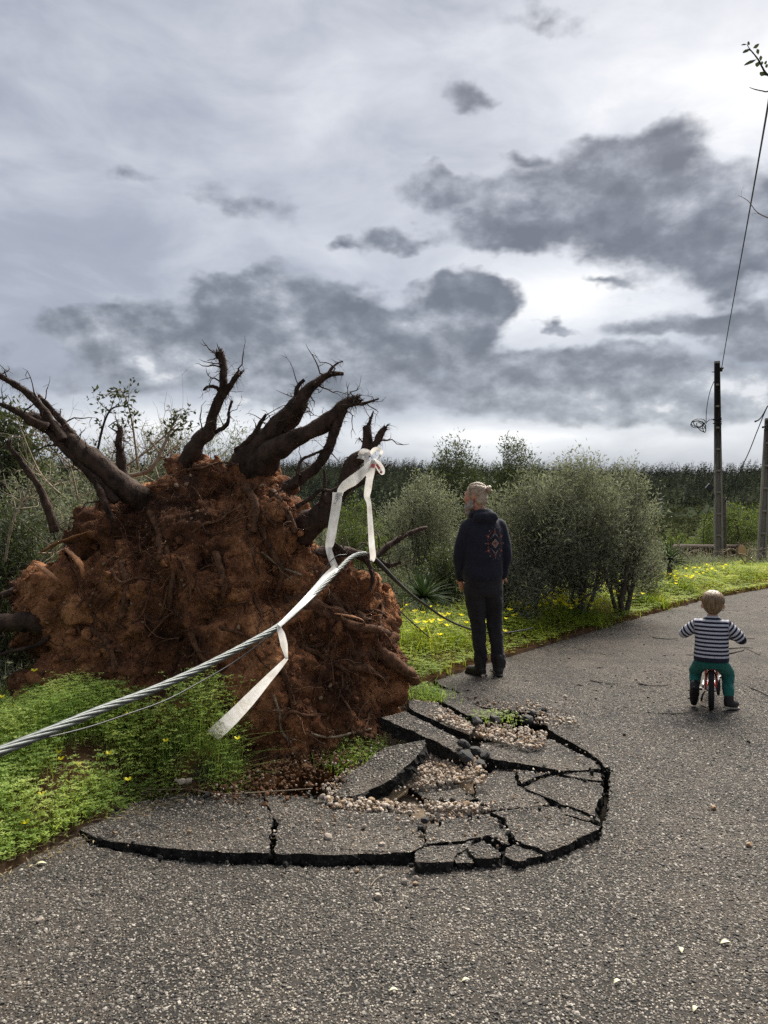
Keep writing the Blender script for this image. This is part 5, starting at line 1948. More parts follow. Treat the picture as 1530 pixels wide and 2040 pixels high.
CLUMP = [(-1.80, 2.95), (-1.62, 3.08), (-1.45, 3.42), (-1.27, 3.80), (-1.00, 3.97), (-0.80, 4.04), (-0.80, 4.36), (-1.15, 4.50), (-1.6, 4.62), (-2.15, 4.7), (-2.9, 4.6), (-2.6, 3.6)]


def clump_height(x, y):
    p = np.stack([x, y, 0 * x], 1)
    h = 0.15 + 0.22 * (fbm(p * 2.6, 3, .5, 2) + .30)
    h += 0.13 * np.exp(-(((x + 1.12) / .26) ** 2 + ((y - 4.2) / .25) ** 2))
    h += 0.10 * np.exp(-(((x + 1.95) / .45) ** 2 + ((y - 4.35) / .3) ** 2))
    bare = .30 * np.exp(-(((x + 1.60) / .10) ** 2 + ((y - 4.02) / .12) ** 2)) + .25 * np.exp(-(((x + 1.75) / .22) ** 2 + ((y - 3.6) / .14) ** 2))
    h *= np.clip(1 - .95 * bare, 0, 1)
    d = edge_dist(x, y)
    lip = np.exp(-((((x + 1.04) / .27) ** 2 + ((y - 4.24) / .27) ** 2) ** 2))
    h *= np.maximum(sstep(-.03, .22, d), lip) * .8 + .2
    h += .10 * lip
    return np.maximum(h, 0), bare


def build_clump():
    rng = np.random.default_rng(41)
    n = 26000
    x, y = rng.uniform(-2.9, -.8, n), rng.uniform(2.95, 4.75, n)
    ok = np.array([in_poly(a, b, CLUMP) for a, b in zip(x, y)])
    x, y = x[ok], y[ok]
    h, bare = clump_height(x, y)
    f = fbm(np.stack([x, y, 0 * x], 1) * 5, 3, .5, 7)
    ok = (rng.random(len(x)) < 1.05 - bare) & (h > .02) & (f > -.46)
    x, y, h = x[ok], y[ok], h[ok]
    n = len(x)
    z0 = land(x, y)
    zz = z0 + h * (1 - .75 * rng.random(n) ** 1.8)
    off = rng.normal(size=(n, 2)) * .03 * (h / .2)[:, None]
    acc = Acc()
    pos = np.stack([x + off[:, 0], y + off[:, 1], zz], 1)
    tone = np.clip(.5 * rng.random(n) + .5 * (fbm(pos * 6, 2) + .5), 0, 1)
    trefoils(acc, pos, rng.uniform(.011, .023, n), rng, tone)
    # stalks
    sel = rng.choice(n, min(n, 4000), replace=False)
    b = np.stack([x[sel], y[sel], z0[sel] - .01], 1)
    d = pos[sel] - b
    ribbons(acc, b, d, np.linalg.norm(d, axis=1), np.full(len(sel), .0022), rng, 4, 0, .05, val=rng.random(len(sel)) * .8)
    # small feathery leaves between
    m = 15000
    sel = rng.choice(n, m)
    b = pos[sel] + rng.normal(size=(m, 3)) * np.array([.03, .03, .02]) - np.array([0, 0, .015])
    leaves(acc, b, rng.normal(size=(m, 3)) + np.array([0, 0, .5]), rng.uniform(.010, .028, m), rng.uniform(.003, .006, m), rng, val=np.clip(tone[sel] + .15 * rng.normal(size=m), 0, 1))
    # drooping grass at the lip of the hollow
    k = 260
    xx, yy = rng.normal(-.90, .09, k), rng.normal(4.14, .12, k)
    blades(acc, np.stack([xx, yy, land(xx, yy) + .02], 1), rng.uniform(.10, .26, k), .004, rng, lean=.8, wind=(.5, -.4))
    o = link('clover_clump', acc.mesh('clover_clump', M['clover'], attr=True))
    tag(o, 'fresh green clover growing thickly at the near left road edge', kind='stuff')
    # soil litter
    acc = Acc()
    k = 5200
    xx, yy = rng.uniform(-2.4, -.8, k), rng.uniform(3.0, 4.5, k)
    okk = edge_dist(xx, yy) > -.12
    xx, yy = xx[okk], yy[okk]
    k = len(xx)
    leaves(acc, np.stack([xx, yy, np.maximum(land(xx, yy), 0) + .008], 1), np.stack([rng.normal(size=k), rng.normal(size=k), .15 * rng.random(k)], 1), rng.uniform(.01, .06, k), rng.uniform(.002, .008, k), rng, fold=.05)
    o = link('dry_litter', acc.mesh('dry_litter', M['dry_grass'], attr=True))
    tag(o, 'dry stalks and scraps on the soil under the clover', kind='stuff')


build_clump()


def build_verge():
    rng = np.random.default_rng(42)
    n = 190000
    y = 6.0 + 12 * rng.random(n) ** 1.25
    x = rng.uniform(-.3, 11.5, n)
    s = edge_dist(x, y)
    p = np.stack([x, y, 0 * x], 1)
    wid = 1.55 + .35 * fbm(p * .7, 2, .5, 1) + .9 * sstep(11, 14, y)
    ed = .05 * fbm(p * 6, 3, .6, 3)
    dens = sstep(-.03, .10, s + ed) * sstep(wid + .25, wid - .3, s)
    ok = (rng.random(n) < dens) & (np.abs(x) < .6 * y)
    x, y, s = x[ok], y[ok], s[ok]
    n = len(x)
    z0 = np.maximum(land(x, y), -.02)
    p = np.stack([x, y, 0 * x], 1)
    hh = (.05 + .15 * sstep(.1, .6, s)) * (1 + .9 * fbm(p * 1.8, 3, .5, 5)) + .03
    acc = Acc()
    tone = np.clip(.35 * rng.random(n) + .42 + .45 * fbm(p * 1.3, 3, .5, 8), 0, 1)
    k = rng.random(n) < .72
    pos = p[k] + np.stack([0 * x[k], 0 * x[k], z0[k] + hh[k] * (1 - .6 * rng.random(k.sum()) ** 2)], 1)
    sz = (.016 + .014 * rng.random(k.sum())) * (1 + .06 * (y[k] - 6))
    trefoils(acc, pos, sz, rng, tone[k])
    g = ~k & (rng.random(n) < .55)
    b = p[g] + np.stack([0 * x[g], 0 * x[g], z0[g] - .01], 1)
    blades(acc, b, hh[g] * rng.uniform(.8, 1.9, g.sum()), .0065, rng, val=tone[g], lean=.5, seg=2)
    # taller tufts
    for (u, v, c, L) in [(1110, 1232, 420, .28), (820, 1300, 500, .30), (850, 1262, 300, .30), (1300, 1205, 400, .22), (1360, 1182, 400, .22), (1050, 1262, 250, .22), (1180, 1240, 250, .22), (900, 1290, 300, .2)]:
        q = G(u, v, .05)
        xx, yy = rng.normal(q.x, .13, c), rng.normal(q.y, .13, c)
        blades(acc, np.stack([xx, yy, np.maximum(land(xx, yy), -.05)], 1), L * rng.uniform(.5, 1.1, c), .008, rng, lean=.7, seg=3, val=np.clip(rng.normal(.45, .2, c), 0, 1))
    o = link('verge_grass', acc.mesh('verge_grass', M['grass'], attr=True))
    tag(o, 'bright green clover and grass on the verge beyond the man', kind='stuff')
    # green tufts in the broken ground
    acc = Acc()
    for (u, v, z, c, r, h) in [(848, 1385, .10, 500, .09, .11), (835, 1335, .03, 420, .12, .12), (700, 1500, -.05, 600, .14, .13), (715, 1515, -.05, 300, .12, .08), (985, 1428, .05, 160, .10, .04), (20, 1300, .05, 700, .2, .2)]:
        q = G(u, v, z)
        xx, yy = rng.normal(q.x, r, c), rng.normal(q.y, r, c)
        zz = z + h * rng.random(c) * np.exp(-((xx - q.x) ** 2 + (yy - q.y) ** 2) / (2 * r * r))
        trefoils(acc, np.stack([xx, yy, zz], 1), rng.uniform(.008, .016, c), rng, rng.random(c) * .7)
        blades(acc, np.stack([xx, yy, np.full(c, z - .03)], 1)[: c // 2], h * rng.uniform(.6, 1.3, c // 2), .004, rng, lean=.6, val=rng.random(c // 2) * .7)
    o = link('green_tufts', acc.mesh('green_tufts', M['clover'], attr=True))
    tag(o, 'green tufts sprouting among the broken asphalt and at the pit', kind='stuff')
    # weeds, dry grass and undergrowth between verge and trees
    for nm, mt, cnt, hl, sd, lab, smin in (('undergrowth', 'olive', 36000, .34, 43, 'dark weedy undergrowth beneath the olive shrubs', 1.0), ('dry_grass', 'dry_grass', 16000, .5, 44, 'tall dry grass among the shrubs', 1.7)):
        rng = np.random.default_rng(sd)
        y = 5.6 + 20 * rng.random(cnt) ** 1.2
        x = rng.uniform(-.62, .62, cnt) * y
        s = edge_dist(x, y)
        p = np.stack([x, y, 0 * x], 1)
        w = fbm(p * .55, 3, .5, sd)
        ok = (s > smin + .3 * w) & (w > (-.25 if nm == 'undergrowth' else .12)) & (s < 14) & ~((np.hypot(x + 1.2, y - 5.4) < 1.9))
        x, y, p, w = x[ok], y[ok], p[ok], w[ok]
        c = len(x)
        acc = Acc()
        b = np.stack([x, y, land(x, y) - .02], 1)
        H = hl * rng.uniform(.3, 1.1, c) * (1 + w)
        if nm == 'undergrowth':
            blades(acc, b[: c // 2], H[: c // 2], .012, rng, lean=.6, seg=2, val=rng.random(c // 2) * .6)
            bb = b[c // 2:]
            for k in range(4):
                leaves(acc, bb + rng.normal(size=bb.shape) * np.array([.08, .08, .02]) + np.array([0, 0, 1.0]) * (H[c // 2:] * rng.random(len(bb)))[:, None], rng.normal(size=bb.shape) + np.array([0, 0, .5]),
                       rng.uniform(.04, .09, len(bb)), rng.uniform(.012, .03, len(bb)), rng, val=rng.random(len(bb)) * .75)
        else:
            blades(acc, b, H, .007, rng, lean=.35, seg=2)
        o = link(nm, acc.mesh(nm, M[mt], attr=True))
        tag(o, lab, kind='stuff')


build_verge()


# yellow flowers
def flower_proto(h, r):
    o = empty('yellow_flower', (0, 0, 0), 'x', 'flower')
    acc = Acc()
    pp, rr = smooth_path([(0, 0, 0), (.1 * h, .02 * h, .5 * h), (.06 * h, 0, h)], [.0022, .0018, .0016], 4)
    tube(acc, pp, rr, 4)
    link('stem', acc.mesh('stem', M['clover'], attr=True), o)
    acc = Acc()
    tip = np.array([.06 * h, 0, h])
    for k in range(5):
        a = k * 1.2566
        d, s = np.array([math.cos(a), math.sin(a), .55]), np.array([-math.sin(a), math.cos(a), 0])
        V = [tip, tip + d * r * .6 + s * r * .36, tip + d * r + s * r * .26 + np.array([0, 0, .08 * r]), tip + d * r - s * r * .26 + np.array([0, 0, .08 * r]), tip + d * r * .6 - s * r * .36]
        acc.add(V, [[0, 1, 2, 3, 4]], 0, (k % 3) / 3)
    link('petals', acc.mesh('petals', M['petal'], attr=True), o)
    return o


def build_flowers():
    rng = np.random.default_rng(51)
    protos = [flower_proto(.24, .032), flower_proto(.30, .027)]
    used = [False, False]

    def put(k, loc, rot, sc, label, group):
        if not used[k]:
            o = protos[k]
            used[k] = True
            o.location, o.rotation_euler, o.scale = loc, rot, (sc,) * 3
            o['label'], o['group'] = label, group
        else:
            o = copy_tree(protos[k], loc, rot, (sc,) * 3, label=label, group=group)
        return o
    for (u, v, Y, h) in [(68, 1338, 4.5, .26), (3, 1390, 4.3, .2), (32, 1408, 4.25, .18), (256, 1424, 4.15, .2), (473, 1473, 3.98, .15), (117, 1500, 3.9, .16), (121, 1514, 3.85, .12), (217, 1503, 3.9, .14),
                         (157, 1524, 3.8, .13), (82, 1585, 3.5, .12), (50, 1641, 3.3, .12), (330, 1478, 4.0, .13), (255, 1555, 3.8, .1), (12, 1500, 3.9, .14), (105, 1440, 4.2, .16)]:
        p = P(u, v, Y)
        sc = max(.75, h / .30)
        put(1, p - Vector((.06 * .30 * sc, 0, .30 * sc)), (0, 0, 0), sc, 'yellow flower on a thin stalk in the clover at the near left', 'yellow flowers in the near clover')
    spots = [(1110, 1226, 60, 12, 80), (1030, 1240, 30, 10, 40), (860, 1280, 55, 26, 40), (960, 1275, 40, 20, 8), (1340, 1172, 40, 10, 26), (1420, 1158, 40, 6, 20), (1240, 1205, 50, 12, 14), (1180, 1230, 50, 12, 18), (1000, 1290, 30, 14, 8)]
    for (u, v, du, dv, c) in spots:
        for _ in range(c):
            uu, vv = rng.normal(u, du * .6), rng.normal(v, dv * .6)
            p = G(uu, vv, .12)
            s = float(edge_dist(np.array([p.x]), np.array([p.y]))[0])
            if not (.12 < s < 2.0):
                continue
            z = max(land1(p.x, p.y), -.02)
            sc = rng.uniform(.85, 1.25)
            put(0 if rng.random() < .6 else 1, Vector((p.x, p.y, z)), (rng.uniform(-.25, .25), rng.uniform(-.25, .25), rng.uniform(0, 6)), sc, 'small yellow flower among the grass of the far verge', 'yellow flowers on the verge')
    for (u, v, Y) in [(30, 1208, 6.3), (42, 1212, 6.3), (55, 1205, 6.4), (24, 1214, 6.2), (66, 1210, 6.4)]:
        put(1, P(u, v, Y) - Vector((0, 0, .24)), (0, 0, rng.uniform(0, 6)), 1.2, 'yellow flower at the left edge above the dark limb', 'yellow flowers at the left edge')


build_flowers()


# spiky rosette plants
def build_yucca(u, Y, v_mid, r_px, label, seed):
    rng = np.random.default_rng(seed)
    c = P(u, v_mid, Y)
    zb = land1(c.x, c.y)
    L = r_px / F_PX * Y
    o = empty('spiky_plant', (c.x, c.y, zb), label, 'plant', 'spiky rosette plants')
    hz = max(.08, c.z - zb)
    acc = Acc()
    tube(acc, [(0, 0, -.1), (0, 0, hz * .5), (.02, 0, hz)], [.06, .055, .04], 8, rough=.3)
    link('stem', acc.mesh('stem', M['bark_grey'], smooth=True), o)
    ms = []
    for k in range(3):
        acc = Acc()
        n = 6
        V, F = [], []
        for i in range(n + 1):
            t = i / n
            w = .017 * L / .5 * (1 - t) ** .6 * (.55 + .9 * t * (1 - t)) + .001
            z = -.16 * (k) * L * t * t
            V += [[t * L, -w, z + w * .5], [t * L, 0, z], [t * L, w, z + w * .5]]
        for i in range(n):
            F += [[3 * i, 3 * i + 3, 3 * i + 4, 3 * i + 1], [3 * i + 1, 3 * i + 4, 3 * i + 5, 3 * i + 2]]
        acc.add(V, np.array(F), 0, rng.random())
        ms.append(acc.mesh('leaf', M['yucca'], attr=True))
    for i in range(135):
        el = math.asin(rng.uniform(-.25, .98))
        lf = link('leaf', ms[int(rng.integers(3))], o)
        lf.location = (0, 0, hz)
        lf.rotation_euler = Euler((rng.uniform(-.3, .3), -el, rng.uniform(0, 6.28)))
        k = rng.uniform(.75, 1.08)
        lf.scale = (k, 1, k)


build_yucca(843, 8.7, 1190, 74, 'dark spiky rosette plant under the black cable, left of the man', 71)
build_yucca(1333, 14.0, 1118, 58, 'dark spiky rosette plant left of the log and poles', 72)
build_yucca(800, 10.5, 1212, 36, 'smaller spiky plant at the right end of the torn plate', 73)


# bare fallen branches on the left, and twigs
def branch(name, pts, rad, mat, label, cat, seed, twigs=16, group=None, leafy=0, twl=.5):
    rng = np.random.default_rng(seed)
    pp, rr = smooth_path(pts, rad, 7)
    base = pp[0].copy()
    pp = [p - base for p in pp]
    acc = Acc()
    tube(acc, pp, rr, 8, rough=.3, seed=seed)
    tips = []
    for k in range(twigs):
        i = int(rng.uniform(.2, 1) * (len(pp) - 1))
        t = (pp[min(i + 1, len(pp) - 1)] - pp[max(i - 1, 0)]).normalized()
        d = (t * .7 + Vector(rng.normal(size=3)) * .7).normalized()
        L = twl * rng.uniform(.35, 1.0)
        s = [pp[i]]
        for j in range(6):
            d = (d + Vector(rng.normal(size=3)) * .22 + Vector((0, 0, .06))).normalized()
            s.append(s[-1] + d * L / 6)
        b = min(rr[i] * .5, .008)
        tube(acc, s, [b * (1 - .13 * j) for j in range(7)], 4)
        tips.append((s, d))
        for q in range(2):
            j = int(rng.integers(2, 6))
            e = (d + Vector(rng.normal(size=3)) * .8).normalized()
            w = [s[j], s[j] + e * L * .16, s[j] + e * L * .3 + Vector(rng.normal(size=3)) * L * .05]
            tube(acc, w, [b * .5, b * .35, b * .15], 3)
            tips.append((w, e))
    o = link(name, acc.mesh(name, M[mat], smooth=True), loc=base)
    tag(o, label, cat, group)
    if leafy:
        al = Acc()
        B, D = [], []
        for s, d in tips:
            for _ in range(leafy):
                B.append(s[int(rng.integers(1, len(s)))])
                D.append(d + Vector(rng.normal(size=3)) * .9)
        B, D = np.array([list(b) for b in B]), np.array([list(b) for b in D])
        leaves(al, B, D, rng.uniform(.025, .05, len(B)), rng.uniform(.014, .026, len(B)), rng, val=rng.random(len(B)) * .4)
        lf = link('leaves', al.mesh('leaves', M['dark_leaf'], attr=True), o)
        lf['kind'] = 'stuff'
    return o


branch('bare_branch', [P(190, 920, 6.3), P(205, 850, 6.3), P(222, 815, 6.3), P(250, 808, 6.3)], [.011, .010, .008, .004], 'twig_dark', 'dark forked branch arching above the left roots', 'branch', 1, 9, twl=.22, leafy=3)
branch('bare_branch', [P(275, 935, 6.0), P(266, 860, 6.0), P(256, 810, 6.0), P(240, 778, 6.0), P(215, 786, 6.0)], [.010, .008, .006, .005, .003], 'twig_pale', 'thin upright branch with withered leaves at its top', 'branch', 2, 14, twl=.25, leafy=4)
branch('bare_branch', [P(255, 948, 5.7), P(300, 935, 5.7), P(330, 880, 5.8), P(345, 845, 5.9), P(358, 825, 5.9)], [.018, .015, .012, .007, .004], 'twig_pale', 'pale crooked branch behind the plate with withered leaves', 'branch', 3, 16, twl=.28, leafy=4)
branch('bare_branch', [P(10, 1120, 5.9), P(25, 1040, 5.9), P(50, 990, 6.0), P(60, 965, 6.0)], [.010, .009, .007, .003], 'twig_pale', 'pale thin branch leaning at the left edge', 'branch', 4, 14, twl=.45)
branch('bare_branch', [P(155, 995, 6.0), P(148, 960, 6.0), P(136, 915, 6.0)], [.010, .008, .005], 'twig_pale', 'short pale stick behind the thick left root', 'branch', 5, 6, twl=.3)
WHERE = ['at the left edge above the dark limb', 'low in the tangle by the left end of the plate', 'behind the thin bent root', 'between bent root and thick root', 'under the thick left root', 'behind the thick left root',
         'crossing the tangle beside the leafy tree', 'leaning on the left shrub', 'over the torn orange wood', 'by the short upright stub', 'highest in the left tangle', 'lowest in the left tangle', 'beyond the split root end',
         'right of the pale leaning branch', 'in front of the low dark shrub', 'at the foot of the leafy tree', 'behind the plate at its upper left']


def where(u, v):
    return WHERE[i]


rngb = np.random.default_rng(90)
for i in range(17):
    u, v, Y = rngb.uniform(-20, 330), rngb.uniform(960, 1130), rngb.uniform(5.9, 8.5)
    if u > 130:
        v = rngb.uniform(930, 1010)
    a = rngb.uniform(-2.8, -.3)
    L = rngb.uniform(60, 150)
    pts = [P(u, v, Y), P(u + L * .5 * math.cos(a), v + L * .5 * math.sin(a) + rngb.normal() * 12, Y + .1), P(u + L * math.cos(a), v + L * math.sin(a) + rngb.normal() * 14, Y + .1)]
    branch('bare_branch', pts, [.009, .007, .003], 'twig_pale' if i % 3 else 'twig_dark', '%s bare branch %s' % ('dark' if i % 3 == 0 else 'pale', where(u, v)), 'branch', 100 + i, 15, 'bare branches in the tangle on the left', twl=.55)
for i, (u, v, Y, a, L) in enumerate([(1425, 1150, 17.5, -.4, 60), (1490, 1130, 17.0, -2.5, 70), (1480, 1135, 16.8, -.9, 60), (1505, 1120, 17.0, -2.9, 60), (1380, 1120, 18.0, -2.7, 60), (1355, 1115, 18.5, -.3, 60)]):
    pts = [P(u, v, Y), P(u + L * .5 * math.cos(a), v + L * .7 * math.sin(a) - 6, Y), P(u + L * math.cos(a), v + L * math.sin(a) * .6, Y)]
    branch('bare_branch', pts, [.022, .016, .006], 'twig_pale', ['cut branch arching in the weeds left of the second pole', 'cut branch low at the foot of the second pole', 'cut branch rising between the poles', 'cut branch at the right edge by the second pole', 'cut branch in front of the log', 'cut branch between spiky plant and log'][i], 'branch', 150 + i, 8, 'cut branches by the poles', twl=.6)
# the leafy twig reaching in at the top right
br = branch('leafy_twig', [P(1560, 168, 3.2), P(1528, 148, 3.2), P(1510, 118, 3.2), P(1494, 98, 3.2), P(1488, 88, 3.2)], [.0045, .004, .0032, .002, .001], 'twig_dark', 'leafy twig reaching in at the top right corner', 'twig', 7, 0)
acc = Acc()
for (u, v, u2, v2, w) in [(1488, 88, 1476, 90, .008), (1490, 90, 1492, 82, .013), (1494, 98, 1479, 106, .014), (1500, 96, 1513, 87, .012), (1506, 104, 1513, 100, .018), (1508, 118, 1481, 131, .014), (1512, 116, 1519, 114, .016), (1512, 122, 1508, 134, .016),
                          (1522, 128, 1528, 121, .010), (1524, 134, 1530, 128, .012), (1524, 142, 1516, 152, .022), (1530, 146, 1522, 150, .02), (1500, 103, 1488, 97, .01), (1535, 150, 1545, 140, .02), (1515, 126, 1521, 124, .012)]:
    a, b = P(u, v, 3.2) - br.location, P(u2, v2, 3.2) - br.location
    d = b - a
    s = Vector((0, 1, 0)).cross(d).normalized() * w * .7 + Vector((0, .3 * w, 0))
    acc.add([a, a + d * .4 + s, a + d * .75 + s * .7, b, a + d * .75 - s * .5, a + d * .4 - s * .7], [[0, 1, 2, 3, 4, 5]], 0, .2)
lf = link('leaves', acc.mesh('leaves', M['dark_leaf'], attr=True), br)
lf['kind'] = 'stuff'
branch('leafy_twig', [P(1560, 170, 3.2), P(1530, 182, 3.2), P(1518, 181, 3.2), P(1504, 178, 3.2), P(1493, 174, 3.2)], [.004, .0028, .0026, .002, .0008], 'twig_dark', 'bare twig below the leafy one at the top right edge', 'twig', 8, 0)
branch('leafy_twig', [P(1545, 440, 5), P(1510, 424, 5), P(1490, 400, 5), P(1470, 389, 5)], [.004, .003, .0022, .001], 'twig_pale', 'thin pale twig at the right edge beside the overhead wire', 'twig', 9, 2, twl=.12)


# ------------------------------------------------------------------ cable, tape, wires
M['steel'] = simple_mat('zinc_strand', (0.036, 0.043, 0.039), (0.105, 0.118, 0.109), 0.5, 60, 0.35, 0.002, 0.4, metal=0.25)
M['black_rubber'] = simple_mat('black_cable', (0.008, 0.008, 0.008), (0.022, 0.021, 0.020), 0.5, 40, 0.1, 0.002, 0.4)


def pole_mat():
    m, t, out = material('pole_concrete')
    p = coord(t)
    n = t.noise(t.vmath('MULTIPLY', p, (1, 1, .25)), 9, 6, .65)
    col = t.mix(t.maprange(n, .3, .7), (0.15, 0.13, 0.108), (0.29, 0.26, 0.22))
    # the concrete colour goes near-black towards the top, the edge broken by noise
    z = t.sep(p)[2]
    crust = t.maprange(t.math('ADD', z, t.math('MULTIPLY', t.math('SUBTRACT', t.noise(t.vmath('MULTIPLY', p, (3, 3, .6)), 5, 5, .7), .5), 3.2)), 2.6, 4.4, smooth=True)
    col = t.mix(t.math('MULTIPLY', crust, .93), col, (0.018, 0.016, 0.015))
    principled(t, out, col, .9, t.bump(n, .5, .006), .15)
    return m


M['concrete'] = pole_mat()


def mat_tape():
    m, t, out = material('white_tape')
    n = t.noise(coord(t), 16, 4, .6)
    col = t.mix(t.maprange(n, .35, .7), (0.62, 0.58, 0.52), (0.80, 0.79, 0.77))
    b = t.new('ShaderNodeBsdfPrincipled')
    t.put(b.inputs['Base Color'], col)
    b.inputs['Roughness'].default_value = .38
    t.put(b.inputs['Normal'], t.bump(t.noise(t.vmath('MULTIPLY', coord(t), (1, 1, .35)), 22, 2, .5), .15, .004))
    tr = t.new('ShaderNodeBsdfTranslucent')
    t.put(tr.inputs['Color'], col)
    mx = t.new('ShaderNodeMixShader')
    mx.inputs[0].default_value = .42
    t.l.new(b.outputs[0], mx.inputs[1])
    t.l.new(tr.outputs[0], mx.inputs[2])
    t.l.new(mx.outputs[0], out.inputs[0])
    return m


M['tape'] = mat_tape()
M['red_print'] = simple_mat('red_print', (0.55, 0.10, 0.08), (0.66, 0.22, 0.18), .45, 20, 0, .001)
M['dark_print'] = simple_mat('dark_print', (0.05, 0.06, 0.08), (0.10, 0.11, 0.14), .5, 20, 0, .001)


def build_cable():
    path = [(-45, 1517, 1.87), (0, 1497, 1.95), (100, 1456, 2.12), (200, 1414, 2.34), (300, 1376, 2.60), (400, 1331, 2.88), (500, 1279, 3.2), (560, 1243, 3.45), (620, 1190, 3.8), (672, 1137, 4.2), (695, 1114, 4.45), (712, 1105, 4.62), (728, 1103, 4.75)]
    pp, _ = smooth_path([P(*q) for q in path], [1] * len(path), 14)
    fr = frames(pp)
    s = [0.0]
    for a, b in zip(pp[:-1], pp[1:]):
        s.append(s[-1] + (b - a).length)
    o = empty('steel_cable', pp[3], 'thick twisted grey wire cable stretched in front of the torn root plate', 'cable')
    base = pp[3]
    for k in range(6):
        acc = Acc()
        pts = []
        for p, (t, n, b), d in zip(pp, fr, s):
            a = k * math.pi / 3 + d * 2 * math.pi / .46
            pts.append(p + (n * math.cos(a) + b * math.sin(a)) * .0084 - base)
        tube(acc, pts, [.0062] * len(pts), 7)
        link('strand', acc.mesh('strand', M['steel'], smooth=True), o)
    acc = Acc()
    tube(acc, [p - base for p in pp], [.0052] * len(pp), 6)
    link('core_strand', acc.mesh('core_strand', M['steel'], smooth=True), o)


build_cable()


def line_thing(name, pts, r, mat, label, cat, n=8, sides=6, group=None, parent=None):
    w = [P(*q) for q in pts]
    base = w[0]
    pp, rr = smooth_path([p - base for p in w], r if isinstance(r, list) else [r] * len(w), n)
    acc = Acc()
    tube(acc, pp, rr, sides)
    o = link(name, acc.mesh(name, M[mat], smooth=True), parent, base if parent is None else base - parent.location)
    return tag(o, label, cat, group) if cat else o


line_thing('thin_wire', [(90, 1470, 2.28), (125, 1462, 2.36), (185, 1446, 2.5), (250, 1424, 2.7), (330, 1395, 2.95), (400, 1358, 3.15), (460, 1323, 3.3), (510, 1288, 3.4), (553, 1255, 3.48)], .0028, 'black_rubber',
           'thin dark wire hanging slack under the thick grey cable', 'wire')
line_thing('thin_wire', [(690, 1105, 4.66), (672, 1107, 4.6), (655, 1122, 4.56), (640, 1145, 4.5), (636, 1152, 4.5)], .0028, 'steel', 'short grey wire loop behind the top of the thick cable', 'wire')
line_thing('black_cable', [(740, 1108, 4.8), (757, 1124, 4.9), (790, 1158, 5.3), (820, 1185, 5.8), (850, 1207, 6.3), (882, 1229, 6.9), (916, 1246, 7.4), (955, 1257, 7.8), (1000, 1261, 8.05), (1040, 1256, 8.3), (1062, 1251, 8.5)],
           [.016, .016, .014, .012, .012, .011, .011, .011, .011, .010, .010], 'black_rubber', 'black cable running from the tapes down behind the man into the grass', 'cable')
line_thing('rope', [(790, 1208, 6.4), (802, 1222, 6.5), (830, 1248, 6.9), (856, 1270, 7.3)], .006, 'twig_dark', 'thin dark rope beside the black cable, left of the man', 'rope')


def tape_strip(pts, parent, base, name='tape_strip', mat='tape', wav=0.0, seed=0, lift=0.0):
    """pts: (u, v, Y, width px); a limp strip with a crease along it"""
    rng = np.random.default_rng(seed)
    w = [P(u, v, Y - lift) for u, v, Y, _ in pts]
    r = [wd / F_PX * Y * .5 for u, v, Y, wd in pts]
    n = 6
    pp, rr = smooth_path(w, r, n)
    view = Vector((0, 1, 0))
    V, F = [], []
    K = 5
    ph = rng.uniform(0, 6)
    for i, (p, h) in enumerate(zip(pp, rr)):
        t = (pp[min(i + 1, len(pp) - 1)] - pp[max(i - 1, 0)]).normalized()
        s = t.cross(view)
        s = s.normalized() if s.length > .05 else Vector((1, 0, 0))
        tw = .22 * math.sin(i * .25 + ph)
        s = (s * math.cos(tw * .5) + view * math.sin(tw * .5))
        nn = s.cross(t)
        for k in range(K):
            x = (k / (K - 1)) * 2 - 1
            c = .16 * h * math.cos(x * 2.2 + i * .12) + .03 * h * math.sin(i * .9 + 3 * x)
            V.append(p + s * h * x * 1.02 + nn * c - base)
    for i in range(len(pp) - 1):
        for k in range(K - 1):
            a = i * K + k
            F.append([a, a + 1, a + K + 1, a + K])
    acc = Acc()
    acc.add(np.array([list(v) for v in V]), np.array(F))
    return link(name, acc.mesh(name, M[mat], smooth=True), parent)


